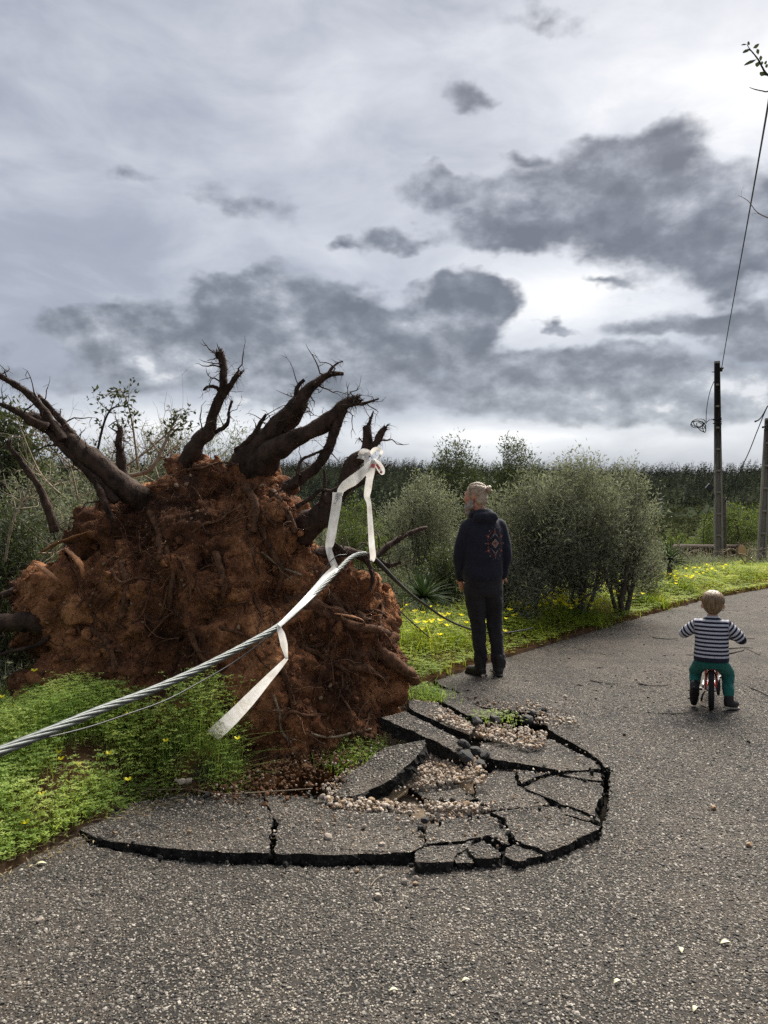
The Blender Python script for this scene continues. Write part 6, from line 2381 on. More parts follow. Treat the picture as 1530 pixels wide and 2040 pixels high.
def build_tape():
    b = P(742, 922, 4.72)
    o = empty('barrier_tape', b, 'white barrier tape knotted round the right hand root, one long end trailing over the cable', 'tape')
    tape_strip([(744, 918, 4.70, 9), (732, 930, 4.70, 13), (718, 945, 4.70, 19), (702, 958, 4.72, 21), (688, 967, 4.74, 18), (679, 977, 4.75, 14), (677, 988, 4.76, 10)], o, b, seed=1)
    tape_strip([(672, 981, 4.73, 19), (671, 1000, 4.73, 19), (666, 1030, 4.72, 19), (661, 1060, 4.71, 18), (657, 1082, 4.70, 17), (655, 1094, 4.69, 12), (660, 1112, 4.62, 13), (668, 1132, 4.36, 14)], o, b, seed=2)
    tape_strip([(670, 1130, 4.18, 13), (650, 1150, 4.05, 15), (620, 1184, 3.80, 14), (588, 1216, 3.55, 11), (560, 1243, 3.38, 8), (556, 1250, 3.36, 8), (561, 1264, 3.36, 13), (566, 1285, 3.38, 14), (570, 1305, 3.40, 7), (571, 1313, 3.40, 5)], o, b, seed=3)
    tape_strip([(572, 1311, 3.40, 6), (556, 1329, 3.45, 11), (532, 1355, 3.52, 16), (495, 1396, 3.74, 24), (458, 1434, 4.0, 28), (424, 1466, 4.22, 30)], o, b, seed=4)
    tape_strip([(744, 920, 4.69, 9), (740, 938, 4.68, 14), (736, 955, 4.70, 14), (733, 975, 4.72, 14), (731, 989, 4.74, 12), (735, 1003, 4.74, 9), (737, 1030, 4.74, 10), (739, 1060, 4.74, 11), (741, 1088, 4.75, 12), (743, 1107, 4.76, 12), (741, 1118, 4.78, 7)], o, b, seed=5)
    tape_strip([(745, 918, 4.68, 6), (754, 923, 4.67, 9), (761, 934, 4.66, 10), (762, 942, 4.66, 8), (757, 938, 4.66, 7), (750, 927, 4.67, 7), (745, 920, 4.68, 6)], o, b, seed=6)
    tape_strip([(716, 908, 4.90, 8), (722, 900, 4.82, 11), (730, 900, 4.78, 11), (737, 903, 4.80, 10), (742, 902, 4.86, 9)], o, b, seed=7)
    tape_strip([(713, 908, 4.88, 11), (720, 909, 4.80, 10), (728, 912, 4.77, 9), (733, 910, 4.82, 8)], o, b, seed=8)
    tape_strip([(731, 901, 4.77, 9), (730, 915, 4.75, 9), (729, 930, 4.75, 8), (731, 945, 4.76, 6), (733, 953, 4.78, 5)], o, b, seed=9)
    tape_strip([(738, 904, 4.80, 7), (746, 896, 4.76, 9), (754, 895, 4.76, 8), (760, 899, 4.80, 7), (758, 906, 4.82, 6), (752, 914, 4.78, 5), (745, 920, 4.72, 5)], o, b, seed=10)
    acc = Acc()
    ellipsoid(acc, P(744, 919, 4.69) - b, (.018, .014, .016), 10, 8)
    link('knot', acc.mesh('knot', M['tape'], smooth=True), o)
    tape_strip([(744, 924, 4.668, 7), (742, 932, 4.668, 9)], o, b, name='red_print', mat='red_print', seed=5)
    tape_strip([(750, 925, 4.652, 4), (756, 934, 4.650, 5)], o, b, name='red_print', mat='red_print', seed=6)
    tape_strip([(757, 940, 4.648, 4), (761, 942, 4.648, 5)], o, b, name='red_print', mat='red_print', seed=6)
    # faint dark lettering down the strip, too blurred to read
    acc = Acc()
    for k in range(7):
        u, v = 671.5 - k * .75, 986 + k * 3.0
        for (du, dv, l, h) in [(-2.2, 0, .7, 2.0), (2.0, 0, .7, 2.0), (0, -.8 + .8 * (k % 3), 4.2, .6)]:
            c = P(u + du, v + dv, 4.706) - b
            box(acc, c, (l / F_PX * 4.7, .0008, h / F_PX * 4.7))
    link('lettering', acc.mesh('lettering', M['dark_print']), o)


build_tape()


# ------------------------------------------------------------------ poles, wires, log, far shed
def build_pole(u_b, v_b, u_t, v_t, Y, w_b, w_t, label, rot):
    b, tp = P(u_b, v_b, Y), P(u_t, v_t, Y)
    zb = land1(b.x, b.y) - .3
    k = (zb - tp.z) / (b.z - tp.z)
    b = tp + (b - tp) * k
    H = (tp - b).length
    o = empty('concrete_pole', b, label, 'utility pole', 'concrete poles')
    ax = (tp - b).normalized()
    q = Vector((0, 0, 1)).rotation_difference(ax)
    o.rotation_mode = 'QUATERNION'
    o.rotation_quaternion = Quaternion((0, 0, 1), rot) if False else q @ Quaternion((0, 0, 1), rot)

    def taper(x0, x1, y0, y1, name, shrink=True):
        acc = Acc()
        n = 10
        rings = []
        for i in range(n + 1):
            t = i / n
            s = (1 - t) + t * (w_t / w_b)
            z = t * H
            rings.append([[x0 * s, y0 * s, z], [x1 * s, y0 * s, z], [x1 * s, y1 * s, z], [x0 * s, y1 * s, z]])
        ring_loft(acc, rings)
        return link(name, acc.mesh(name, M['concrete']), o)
    hw = w_b / 2
    taper(-hw, -hw * .55, -hw * .8, hw * .8, 'flange')
    taper(hw * .55, hw, -hw * .8, hw * .8, 'flange')
    taper(-hw * .552, hw * .552, -hw * .15, hw * .15, 'web')
    n = int(H / .58)
    for i in range(1, n + 1):
        z = H - i * .58
        s = (1 - z / H) + z / H * (w_t / w_b)
        if z < .1:
            continue
        acc = Acc()
        box(acc, (0, 0, 0), (hw * 1.106 * s, hw * 1.5 * s, .05), bev=.006)
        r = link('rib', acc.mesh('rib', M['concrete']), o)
        r.location = (0, 0, z)
    acc = Acc()
    box(acc, (0, 0, 0), (w_t * 1.02, w_t * .84, .06), bev=.008)
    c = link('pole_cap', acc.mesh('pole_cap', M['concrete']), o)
    c.location = (0, 0, H + .028)
    return o, H


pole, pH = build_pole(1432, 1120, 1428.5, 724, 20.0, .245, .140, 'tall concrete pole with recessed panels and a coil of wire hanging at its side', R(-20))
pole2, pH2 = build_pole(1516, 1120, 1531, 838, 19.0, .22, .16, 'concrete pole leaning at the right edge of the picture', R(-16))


def pole_part(name, acc, mat, smooth=True):
    me = acc.mesh(name, M[mat], smooth=smooth)
    o = link(name, me, pole)
    o.matrix_parent_inverse = Matrix.Identity(4)
    return o


bpy.context.view_layer.update()
PMI = pole.matrix_world.inverted()


def on_pole(u, v, dy=0.0):
    return PMI @ P(u, v, 20.0 + dy)


acc = Acc()
box(acc, on_pole(1436.5, 736, -.05), (.07, .16, .10), bev=.015)
tube(acc, [on_pole(1436, 736, -.1), on_pole(1441, 733, -.2)], [.03, .02], 7)
tube(acc, [on_pole(1418, 741, -.05), on_pole(1424, 741, -.05)], [.012, .012], 6)
pole_part('top_bracket', acc, 'black_rubber')
for v in (836, 843):
    acc = Acc()
    rr = .105
    c = on_pole(1429, v, 0)
    pts = [Vector((c.x + rr * math.cos(a), c.y + rr * .9 * math.sin(a), c.z)) for a in np.linspace(0, 6.283, 17)]
    tube(acc, pts, [.012] * 17, 6)
    pole_part('clamp_band', acc, 'black_rubber')
acc = Acc()
for v in (833, 839, 845):
    ellipsoid(acc, on_pole(1435.5, v, -.12), (.03, .03, .03), 8, 6)
pole_part('insulator', acc, 'black_rubber')
line_thing('overhead_wire', [(1437, 737, 19.8), (1452, 650, 17.0), (1478, 505, 12.6), (1504, 360, 9.2), (1528, 222, 6.8), (1545, 120, 5.6)], .0095, 'black_rubber', 'black overhead wire running from the top of the tall pole out over the viewer', 'wire', sides=6)
# coil hanging at the side of the tall pole
co = empty('wire_coil', P(1406, 842, 19.8), 'loops of spare black wire hanging left of the tall pole', 'wire coil')
acc = Acc()
for (cu, cv, ru, rv, th) in [(1391, 842, 14, 7.5, .15), (1394, 846, 13, 6, -.35), (1397, 851, 12, 5.5, -.8), (1403, 852, 9.5, 3, -1.45), (1389, 845, 13, 7, .1)]:
    pts = []
    for a in np.linspace(0, 6.283, 25):
        x, y = ru * math.cos(a), rv * math.sin(a)
        pts.append(P(cu + x * math.cos(th) + y * math.sin(th), cv - x * math.sin(th) + y * math.cos(th), 19.8) - co.location)
    tube(acc, pts, [.011] * 25, 5)
link('loops', acc.mesh('loops', M['black_rubber'], smooth=True), co)
for pts in ([(1424, 757, 19.9), (1416, 775, 19.85), (1410, 800, 19.8), (1407, 825, 19.8), (1407, 845, 19.8)], [(1407, 842, 19.8), (1414, 836, 19.8), (1424, 835, 19.9)]):
    line_thing('lead_wire', pts, .009, 'black_rubber', None, None, parent=co)
jb = empty('junction_box', P(1413, 972, 19.7), 'small black box hanging askew on a wire beside the tall pole', 'box')
acc = Acc()
box(acc, (0, 0, 0), (.17, .10, .17), rot=(0, R(40), 0), bev=.012)
link('housing', acc.mesh('housing', M['black_rubber']), jb)
acc = Acc()
box(acc, (0, -.053, 0), (.145, .012, .145), rot=(0, R(40), 0), bev=.004)
link('lid', acc.mesh('lid', M['black_rubber']), jb)
line_thing('lead_wire', [(1413, 964, 19.7), (1418, 955, 19.75), (1424, 940, 19.85)], .009, 'black_rubber', None, None, parent=jb)
line_thing('lead_wire', [(1411, 980, 19.7), (1423, 988, 19.75), (1412, 1015, 19.7), (1403, 1045, 19.7), (1401, 1085, 19.7)], .009, 'black_rubber', None, None, parent=jb)
acc = Acc()
stub_b = P(1442, 1090, 21.0)
tube(acc, [Vector((0, 0, -1.0)), Vector((0, 0, .6)), Vector((.01, 0, 1.42))], [.08, .078, .072], 9, rough=.15)
tag(link('wooden_post', acc.mesh('wooden_post', M['bark_grey'], smooth=True), loc=stub_b), 'short wooden post just right of the tall concrete pole', 'post')
line_thing('guy_wire', [(1443, 1004, 20.8), (1460, 968, 20.3), (1490, 905, 19.6), (1508, 860, 19.2), (1528, 812, 18.8), (1545, 790, 18.6)], .013, 'black_rubber', 'slanting black wire from the wooden post up to the second pole', 'wire')
line_thing('guy_wire', [(1503, 840, 19.0), (1512, 836, 18.95), (1520, 826, 18.9), (1529, 809, 18.8)], [.030, .016, .014, .014], 'black_rubber', 'bundle of cut black wire ends at the top of the second pole', 'wire')
for (u, v) in [(1520, 851), (1524, 856)]:
    acc = Acc()
    tube(acc, [Vector((0, 0, 0)), (P(1530, v - 6, 18.9) - P(u, v, 18.9))], [.012, .012], 5)
    ellipsoid(acc, (0, 0, 0), (.03, .03, .03), 8, 6)
    tag(link('insulator', acc.mesh('insulator', M['black_rubber'], smooth=True), loc=P(u, v, 18.9)), 'small round black insulator beside the second pole', 'insulator', 'insulators by the second pole')


def build_log():
    a, b = P(1345, 1096, 24.6), P(1478, 1098, 22.3)
    o = empty('felled_log', a, 'felled log with a pale sawn end lying behind the tall pole', 'log')
    d = (b - a)
    acc = Acc()
    pts = [d * t for t in (0, .25, .5, .75, 1.0)]
    tube(acc, pts, [.205, .21, .20, .205, .20], 18, rough=.10, seed=3)
    link('bark', acc.mesh('bark', M['bark'], smooth=True), o)
    acc = Acc()
    dd = d.normalized()
    tube(acc, [d + dd * .001, d + dd * .012], [.188, .186], 18)
    m, t, out = material('sawn_end')
    p = coord(t)
    q = t.vmath('SUBTRACT', p, tuple(d))
    ring = t.math('FRACT', t.math('MULTIPLY', t.math('ADD', t.vmath('LENGTH', q), t.math('MULTIPLY', t.noise(p, 12, 2), .02)), 55))
    principled(t, out, t.mix(ring, (0.42, 0.22, 0.10), (0.60, 0.38, 0.19)), .8)
    link('sawn_end', acc.mesh('sawn_end', m), o)


build_log()
line_thing('pale_stake', [(1299, 1076, 16.0), (1307, 1060, 16.0), (1313, 1048, 16.0)], [.02, .018, .014], 'twig_pale', 'pale leaning stake above the spiky plant', 'stake')
line_thing('pale_stick', [(1340, 1195, 13.0), (1350, 1185, 13.0), (1366, 1175, 13.0)], .015, 'twig_pale', 'pale stick lying in the verge grass left of the child', 'stick')


def build_shed():
    c = P(697, 1130, 95)
    zb = land1(c.x, c.y)
    o = empty('white_shed', (c.x, c.y, zb), 'tiny white shed far down in the valley beside the tapes', 'shed', rz=.3)
    mw = simple_mat('shed_wall', (0.70, 0.70, 0.70), (0.80, 0.80, 0.80), .8, 3, 0)
    md = simple_mat('shed_dark', (0.03, 0.035, 0.05), (0.05, 0.055, 0.07), .4, 3, 0)
    h = c.z - zb
    acc = Acc()
    box(acc, (0, 0, h * .5), (2.2, 2.4, h))
    link('wall', acc.mesh('wall', mw), o)
    acc = Acc()
    ring_loft(acc, [[[-1.25, -1.35, h + .004], [1.25, -1.35, h + .004], [0, -1.35, h + .85]], [[-1.25, 1.35, h + .004], [1.25, 1.35, h + .004], [0, 1.35, h + .85]]])
    link('roof', acc.mesh('roof', mw), o)
    acc = Acc()
    box(acc, (.2, -1.215, h - .6), (.5, .04, .6))
    link('window', acc.mesh('window', md), o)


build_shed()

# ------------------------------------------------------------------ people and the bicycle
def cloth(name, c1, c2, scale=120, rough=.9, bump=.35):
    m, t, out = material(name)
    p = coord(t)
    n = t.noise(p, scale, 3, .6)
    w = t.noise(p, 7, 3, .5)
    col = t.mix(t.maprange(t.math('ADD', t.math('MULTIPLY', n, .5), t.math('MULTIPLY', w, .5)), .38, .62), c1, c2)
    principled(t, out, col, rough, t.bump(n, bump, .003), .2, **{'Sheen Weight': .06, 'Sheen Roughness': .6})
    return m


def hair_mat(name, c1, c2, stretch):
    m, t, out = material(name)
    n = t.noise(t.vmath('MULTIPLY', coord(t), stretch), 22, 5, .65)
    col = t.mix(t.maprange(n, .32, .68), c1, c2)
    principled(t, out, col, .5, t.bump(n, .8, .006), .4)
    return m


def skin_mat(name, c1, c2):
    m, t, out = material(name)
    n = t.noise(coord(t), 30, 4, .6)
    principled(t, out, t.mix(t.maprange(n, .3, .7), c1, c2), .55, t.bump(t.noise(coord(t), 160, 3, .6), .15, .002), .35, **{'Subsurface Weight': .12, 'Subsurface Radius': (.02, .008, .004)})
    return m


M['navy'] = cloth('navy_fleece', (0.0085, 0.0095, 0.017), (0.0165, 0.018, 0.030))
M['denim'] = cloth('charcoal_denim', (0.009, 0.0085, 0.010), (0.022, 0.0205, 0.023), 160)
M['boot'] = simple_mat('black_boot', (0.006, 0.006, 0.006), (0.016, 0.015, 0.014), .55, 40, .3, .003)
M['skin_m'] = skin_mat('weathered_skin', (0.42, 0.21, 0.14), (0.52, 0.28, 0.19))
M['skin_c'] = skin_mat('child_skin', (0.50, 0.27, 0.19), (0.58, 0.34, 0.25))
M['hair_m'] = hair_mat('grey_blond_hair', (0.24, 0.185, 0.125), (0.47, 0.385, 0.28), (1.6, 1.6, 3))
M['beard'] = hair_mat('grey_beard', (0.13, 0.115, 0.10), (0.36, 0.335, 0.30), (4, 4, .8))
M['hair_c'] = hair_mat('blond_hair', (0.060, 0.036, 0.018), (0.27, 0.175, 0.088), (4, 4, .7))
M['teal'] = cloth('teal_jersey', (0.008, 0.080, 0.068), (0.017, 0.135, 0.112))
M['eye_dark'] = simple_mat('eye_dark', (.01, .008, .006), (.03, .02, .015), .2, 10, 0)


def chain(acc, pts, radii, sides=14, n=6, flat=1.0):
    pp, rr = smooth_path(pts, radii, n)
    tube(acc, pp, rr, sides, flat=flat)
    for p, r in ((pp[0], rr[0]), (pp[-1], rr[-1])):
        ellipsoid(acc, p, (r * .99, r * .99, r * .99), 12, 8)


def rings(acc, rows, yaw=0.0, k=28, power=2.4):
    """rows: (z, cx, cy, half width, half depth) -> a superelliptic body loft"""
    a = np.linspace(0, 2 * math.pi, k, endpoint=False)
    cx = np.sign(np.cos(a)) * np.abs(np.cos(a)) ** (2 / power)
    sy = np.sign(np.sin(a)) * np.abs(np.sin(a)) ** (2 / power)
    out = []
    for (z, x, y, w, d) in rows:
        px, py = cx * w, sy * d
        c, s = math.cos(yaw), math.sin(yaw)
        out.append(np.stack([x + px * c - py * s, y + px * s + py * c, np.full(k, z)], 1))
    ring_loft(acc, out)


def wrinkle(me, amp, f, zs=None, seed=0):
    co, no = get_co(me), get_no(me)
    n = fbm(co * np.array(f), 4, .55, seed)
    rdg = ridged(co * np.array(f) * 1.3, 2, seed + 3) - .7
    k = np.ones(len(co))
    if zs is not None:
        k = .35 + sum(a * np.exp(-((co[:, 2] - z) / w) ** 2) for z, w, a in zs)
    set_co(me, co + no * ((n * .7 + rdg * .8) * amp * k)[:, None])


def dress(name, acc, voxel, mat, parent, smooth=5, wr=None, label=None):
    me = fuse(acc, voxel, smooth, name)
    if wr:
        wrinkle(me, *wr)
    set_smooth(me)
    me.materials.clear()
    me.materials.append(M[mat])
    me.name = name
    o = link(name, me, parent)
    if label:
        o['label'] = label
    return o


def hand(acc, wrist, palm_dir, palm_side, size, curl=.6):
    """palm, four unequal curled fingers and a thumb leaving the side of the palm"""
    d, s = Vector(palm_dir).normalized(), Vector(palm_side).normalized()
    n = d.cross(s).normalized()
    w = Vector(wrist)
    k = size
    chain(acc, [w, w + d * .045 * k, w + d * .085 * k], [.026 * k, .034 * k, .032 * k], 10, 4, .55)
    for i, L in enumerate((.066, .076, .072, .056)):
        b = w + d * .082 * k + s * (.027 - .018 * i) * k
        p1 = b + (d * math.cos(curl * .4) + n * math.sin(curl * .4)) * L * .45 * k
        p2 = p1 + (d * math.cos(curl * 1.2) + n * math.sin(curl * 1.2)) * L * .32 * k
        p3 = p2 + (d * math.cos(curl * 2) + n * math.sin(curl * 2)) * L * .25 * k
        chain(acc, [b - d * .02 * k, b, p1, p2, p3], [.0088 * k, .0095 * k, .0088 * k, .008 * k, .0068 * k], 8, 3)
    t0 = w + d * .025 * k + s * .026 * k
    t1 = t0 + (d * .6 + s * .7 + n * .2).normalized() * .034 * k
    t2 = t1 + (d * .85 + s * .35 + n * .4).normalized() * .028 * k
    chain(acc, [t0, t1, t2], [.013 * k, .011 * k, .0085 * k], 8, 3)


def build_man():
    root = Vector((.937, 6.8, 0))
    yaw = R(22)
    hc = Vector((-.098, .0, 1.642))                       # head centre
    f = Vector((-.945, .326, -.06)).normalized()          # where he looks
    lft = Vector((0, 0, 1)).cross(f).normalized()         # his left, towards the camera
    up = f.cross(lft)
    Rm = Matrix((f, lft, up)).transposed()

    def hp(a, b, c):
        return hc + f * a + lft * b + up * c
    # --- body: one continuous skin
    acc = Acc()
    ellipsoid(acc, hp(-.012, 0, .025), (.098, .074, .092), 24, 16, rot=Rm)
    ellipsoid(acc, hp(.030, 0, -.035), (.064, .058, .085), 20, 14, rot=Rm)
    ellipsoid(acc, hp(.052, 0, -.085), (.038, .040, .034), 16, 10, rot=Rm)
    ellipsoid(acc, hp(.080, 0, .028), (.022, .052, .016), 14, 10, rot=Rm)          # brow
    chain(acc, [hp(.088, 0, .018), hp(.104, 0, -.012), hp(.112, 0, -.026)], [.009, .012, .013], 10, 4)   # nose
    for sd in (-1, 1):
        ellipsoid(acc, hp(.098, sd * .012, -.028), (.010, .009, .008), 8, 6, rot=Rm)
        ellipsoid(acc, hp(.066, sd * .045, -.012), (.026, .020, .024), 12, 8, rot=Rm)  # cheek
        ellipsoid(acc, hp(-.010, sd * .076, -.008), (.020, .010, .032), 12, 10, rot=Rm)  # ear
        ellipsoid(acc, hp(-.016, sd * .084, .006), (.014, .008, .016), 10, 8, rot=Rm)
    ellipsoid(acc, hp(.088, 0, -.060), (.012, .026, .007), 10, 8, rot=Rm)
    ellipsoid(acc, hp(.086, 0, -.072), (.012, .024, .008), 10, 8, rot=Rm)
    chain(acc, [(-.035, .0, 1.40), (-.05, .005, 1.48), hp(-.03, 0, -.06)], [.066, .058, .058], 16, 5)
    rings(acc, [(.88, -.03, 0, .15, .095), (1.1, -.03, 0, .165, .10), (1.3, -.025, 0, .17, .095), (1.40, -.02, 0, .12, .07), (1.44, -.03, 0, .06, .05)], yaw)
    aL = [(-.165, -.060, 1.345), (-.232, -.052, 1.10), (-.232, .03, .90)]
    aR = [(.125, .060, 1.345), (.176, .06, 1.11), (.150, .13, .915)]
    for A in (aL, aR):
        chain(acc, A, [.052, .042, .03], 12, 6)
    hand(acc, (-.232, .03, .895), (.12, .25, -.9), (-.9, .3, 0), 1.0, .35)
    hand(acc, (.150, .13, .91), (-.2, .35, -.85), (.8, .5, 0), 1.0, .35)
    for h, k, an in (((-.10, -.02, .84), (-.075, .0, .46), (-.045, .0, .09)), ((.06, .03, .84), (.078, .05, .47), (.118, .02, .09))):
        chain(acc, [h, k, an], [.078, .052, .038], 14, 6)
        chain(acc, [an, (an[0] - (.06 if h[0] < 0 else .005), an[1] + .08, .045)], [.036, .03], 10, 4)
    me = fuse(acc, .0095, 4, 'person')
    set_smooth(me)
    me.materials.clear()
    me.materials.append(M['skin_m'])
    me.name = 'person'
    o = link('person', me, loc=root)
    o.rotation_euler = (0, 0, -math.atan2(root.x, root.y))
    tag(o, 'bearded man with a grey hair bun, navy hooded top and dark jeans', 'person')
    # --- hooded top
    acc = Acc()
    rings(acc, [(.875, -.035, 0, .172, .125), (.895, -.035, 0, .180, .135), (.93, -.035, 0, .188, .145), (1.02, -.034, 0, .186, .140), (1.15, -.032, 0, .186, .134), (1.27, -.030, 0, .192, .128), (1.345, -.028, 0, .192, .118),
                (1.40, -.028, 0, .160, .102), (1.445, -.03, 0, .112, .088), (1.475, -.035, 0, .085, .078)], yaw)
    chain(acc, [(-.160, -.060, 1.360), (-.205, -.062, 1.24), (-.238, -.052, 1.09), (-.236, .01, .945), (-.232, .035, .895)], [.076, .068, .060, .055, .048], 16, 6)
    chain(acc, [(.118, .060, 1.365), (.155, .064, 1.25), (.180, .06, 1.10), (.162, .10, .965), (.150, .128, .915)], [.076, .068, .058, .052, .048], 16, 6)
    # hood lying round the neck
    a = np.linspace(0, 2 * math.pi, 21)
    ringp = [Vector((-.045 + .088 * math.cos(t), .0 + .090 * math.sin(t), 1.478 - .022 * math.sin(t) + .012 * math.cos(t))) for t in a]
    tube(acc, ringp, [.030] * 21, 10, caps=False)
    ellipsoid(acc, (-.005, -.085, 1.445), (.125, .052, .062), 20, 12, rot=(R(24), 0, yaw))
    ellipsoid(acc, (.025, -.075, 1.475), (.090, .045, .038), 18, 10, rot=(R(16), R(8), yaw))
    hood = dress('hoodie', acc, .009, 'navy', o, 5, (.012, (8, 8, 6), [(.95, .09, 1.1), (1.12, .12, .8), (1.42, .08, .4)], 3))
    # printed ornament on the back
    bvh = BVHTree.FromPolygons([v.co.copy() for v in hood.data.vertices], [tuple(p.vertices) for p in hood.data.polygons])
    back = Vector((math.sin(yaw), -math.cos(yaw), 0))
    rt = Vector((math.cos(yaw), math.sin(yaw), 0))
    c0 = Vector((.048, 0, 1.215))
    cols = [((0.15, 0.036, 0.024), (0.20, 0.052, 0.034)), ((0.30, 0.175, 0.13), (0.38, 0.24, 0.18)), ((0.15, 0.148, 0.145), (0.22, 0.215, 0.21)), ((0.075, 0.030, 0.025), (0.10, 0.042, 0.033))]
    mats = [simple_mat('back_print_%s' % n, c[0], c[1], .85, 200, 0) for n, c in zip(('red', 'sand', 'grey', 'brown'), cols)]
    acc = Acc()

    def shape(poly, mi):
        V = []
        for x, z in poly:
            x, z = x * 1.3, z * 1.16
            src = c0 + rt * x + Vector((0, 0, z)) + back * .5
            hit = bvh.ray_cast(src, -back)
            p = hit[0] if hit[0] is not None else src - back * .36
            V.append(p + back * .0022)
        acc.add(V, [list(range(len(V)))], mi)

    def diamond(x, z, w, h, mi):
        shape([(x - w, z), (x, z - h), (x + w, z), (x, z + h)], mi)

    def stroke(x0, z0, x1, z1, w, mi):
        d = Vector((x1 - x0, z1 - z0)).normalized()
        n = Vector((-d.y, d.x)) * w
        shape([(x0 - n.x, z0 - n.y), (x1 - n.x, z1 - n.y), (x1 + n.x, z1 + n.y), (x0 + n.x, z0 + n.y)], mi)

    def ring_d(x, z, w, h, t, mi):
        P4 = [(x - w, z), (x, z - h), (x + w, z), (x, z + h)]
        for i in range(4):
            stroke(*P4[i], *P4[(i + 1) % 4], t, mi)
    diamond(0, 0, .006, .009, 0)
    ring_d(0, 0, .014, .019, .0022, 1)
    ring_d(0, 0, .026, .033, .0028, 1)
    for s in (1, -1):
        for k, (w, z0, mi) in enumerate([(.026, .048, 2), (.036, .045, 3), (.020, .060, 2)]):
            stroke(-w, s * z0, 0, s * (z0 + .026), .0018, mi)
            stroke(w, s * z0, 0, s * (z0 + .026), .0018, mi)
        diamond(0, s * .092, .011, .013, 0)
        diamond(0, s * .112, .005, .006, 2)
        for q in (1, -1):
            diamond(q * .053, s * .055, .012, .016, 0)
            diamond(q * .053, s * .055, .005, .0065, 1)
            diamond(q * .042, s * .098, .0065, .0065, 2)
            diamond(q * .068, s * .062, .0032, .0036, 2)
            diamond(q * .020, s * .122, .0028, .0032, 2)
            stroke(q * .030, s * .085, q * .048, s * .068, .0022, 0)
            stroke(q * .016, s * .100, q * .034, s * .084, .0022, 3)
            diamond(q * .056, s * .030, .008, .012, 3)
            diamond(q * .034, s * .040, .004, .004, 2)
    for q in (1, -1):
        diamond(q * .056, 0, .009, .013, 0)
        diamond(q * .074, 0, .007, .005, 2)
        diamond(q * .040, 0, .005, .007, 3)
    link('back_print', acc.mesh('back_print', mats), o)
    # --- trousers
    acc = Acc()
    rings(acc, [(.73, -.02, .005, .168, .112), (.80, -.022, .005, .178, .122), (.88, -.028, .003, .180, .124), (.93, -.03, 0, .172, .118)], yaw)
    chain(acc, [(-.102, -.02, .80), (-.092, -.012, .62), (-.075, .0, .46), (-.058, -.008, .27), (-.046, .0, .085)], [.104, .087, .070, .062, .060], 18, 6)
    chain(acc, [(.058, .03, .80), (.070, .04, .62), (.080, .05, .47), (.100, .03, .27), (.116, .02, .075)], [.103, .085, .070, .062, .060], 18, 6)
    tr = dress('trousers', acc, .009, 'denim', o, 4, (.014, (10, 10, 18), [(.46, .12, 1.0), (.14, .10, 1.3), (.74, .08, .6)], 7))
    acc = Acc()
    bv2 = BVHTree.FromPolygons([v.co.copy() for v in tr.data.vertices], [tuple(p.vertices) for p in tr.data.polygons])
    pk = []
    for x, z in [(.020, .815), (.020, .745), (.058, .722), (.098, .745), (.098, .815)]:
        src = Vector((x - .02, -.5, z))
        h = bv2.ray_cast(src, Vector((0, 1, 0)))
        pk.append((h[0] if h[0] is not None else Vector((x, -.1, z))) + Vector((0, -.001, 0)))
    tube(acc, pk + [pk[0]], [.0022] * 6, 4, caps=False)
    link('back_pocket', acc.mesh('back_pocket', M['denim']), o)
    # --- boots
    for hx, tx, hy, ty in ((-.036, -.150, -.035, .075), (.118, .100, -.03, .20)):
        acc = Acc()
        h, t = Vector((hx, hy, .045)), Vector((tx, ty, .035))
        d = (t - h).normalized()
        chain(acc, [h, h.lerp(t, .5), t], [.042, .047, .036], 14, 5)
        chain(acc, [h + d * .02, h + d * .02 + Vector((0, .0, .12))], [.045, .046], 14, 4)
        s = d.cross(Vector((0, 0, 1)))
        for q in np.linspace(0, 1, 6):
            c = h.lerp(t, q) - d * .018 + d * .036 * q
            w = .040 + .010 * math.sin(q * 3.1)
            ellipsoid(acc, (c.x, c.y, .013), (w, w, .014), 12, 6)
        dress('boot', acc, .007, 'boot', o, 3)
    # --- hair, bun, beard, eyes
    acc = Acc()
    ellipsoid(acc, hp(-.020, 0, .038), (.101, .081, .091), 26, 18, rot=Rm)
    ellipsoid(acc, hp(-.060, 0, -.015), (.056, .068, .078), 20, 14, rot=Rm)
    for sd in (1, -1):
        ellipsoid(acc, hp(.018, sd * .058, .022), (.034, .020, .040), 14, 10, rot=Rm)
        ellipsoid(acc, hp(-.050, sd * .052, -.045), (.030, .020, .040), 14, 10, rot=Rm)
    chain(acc, [hp(-.085, 0, .045), hp(-.118, 0, .048)], [.034, .020], 12, 3)
    me = fuse(acc, .006, 3, 'hair')
    co, no = get_co(me), get_no(me)
    loc = (co - np.array(hc)) @ np.array([list(f), list(lft), list(up)]).T
    # keep the hairline off the face; comb grooves towards the bun
    cut = (loc[:, 0] > .052) & (loc[:, 2] < .062)
    co2 = co + no * (.0008 * np.sign(np.sin(np.arctan2(loc[:, 1], loc[:, 2] - .045) * 46)) * np.abs(np.sin(np.arctan2(loc[:, 1], loc[:, 2] - .045) * 23)))[:, None]
    co2 = np.where(cut[:, None], co - no * .03, co2)
    set_co(me, co2)
    set_smooth(me)
    me.materials.clear()
    me.materials.append(M['hair_m'])
    me.name = 'hair'
    link('hair', me, o)
    # locks combed back from the brow and temples to the tie
    lb = BVHTree.FromPolygons([v.co.copy() for v in me.vertices], [tuple(p.vertices) for p in me.polygons])
    acc = Acc()
    rr_ = random.Random(4)
    tie = hp(-.112, 0, .048)
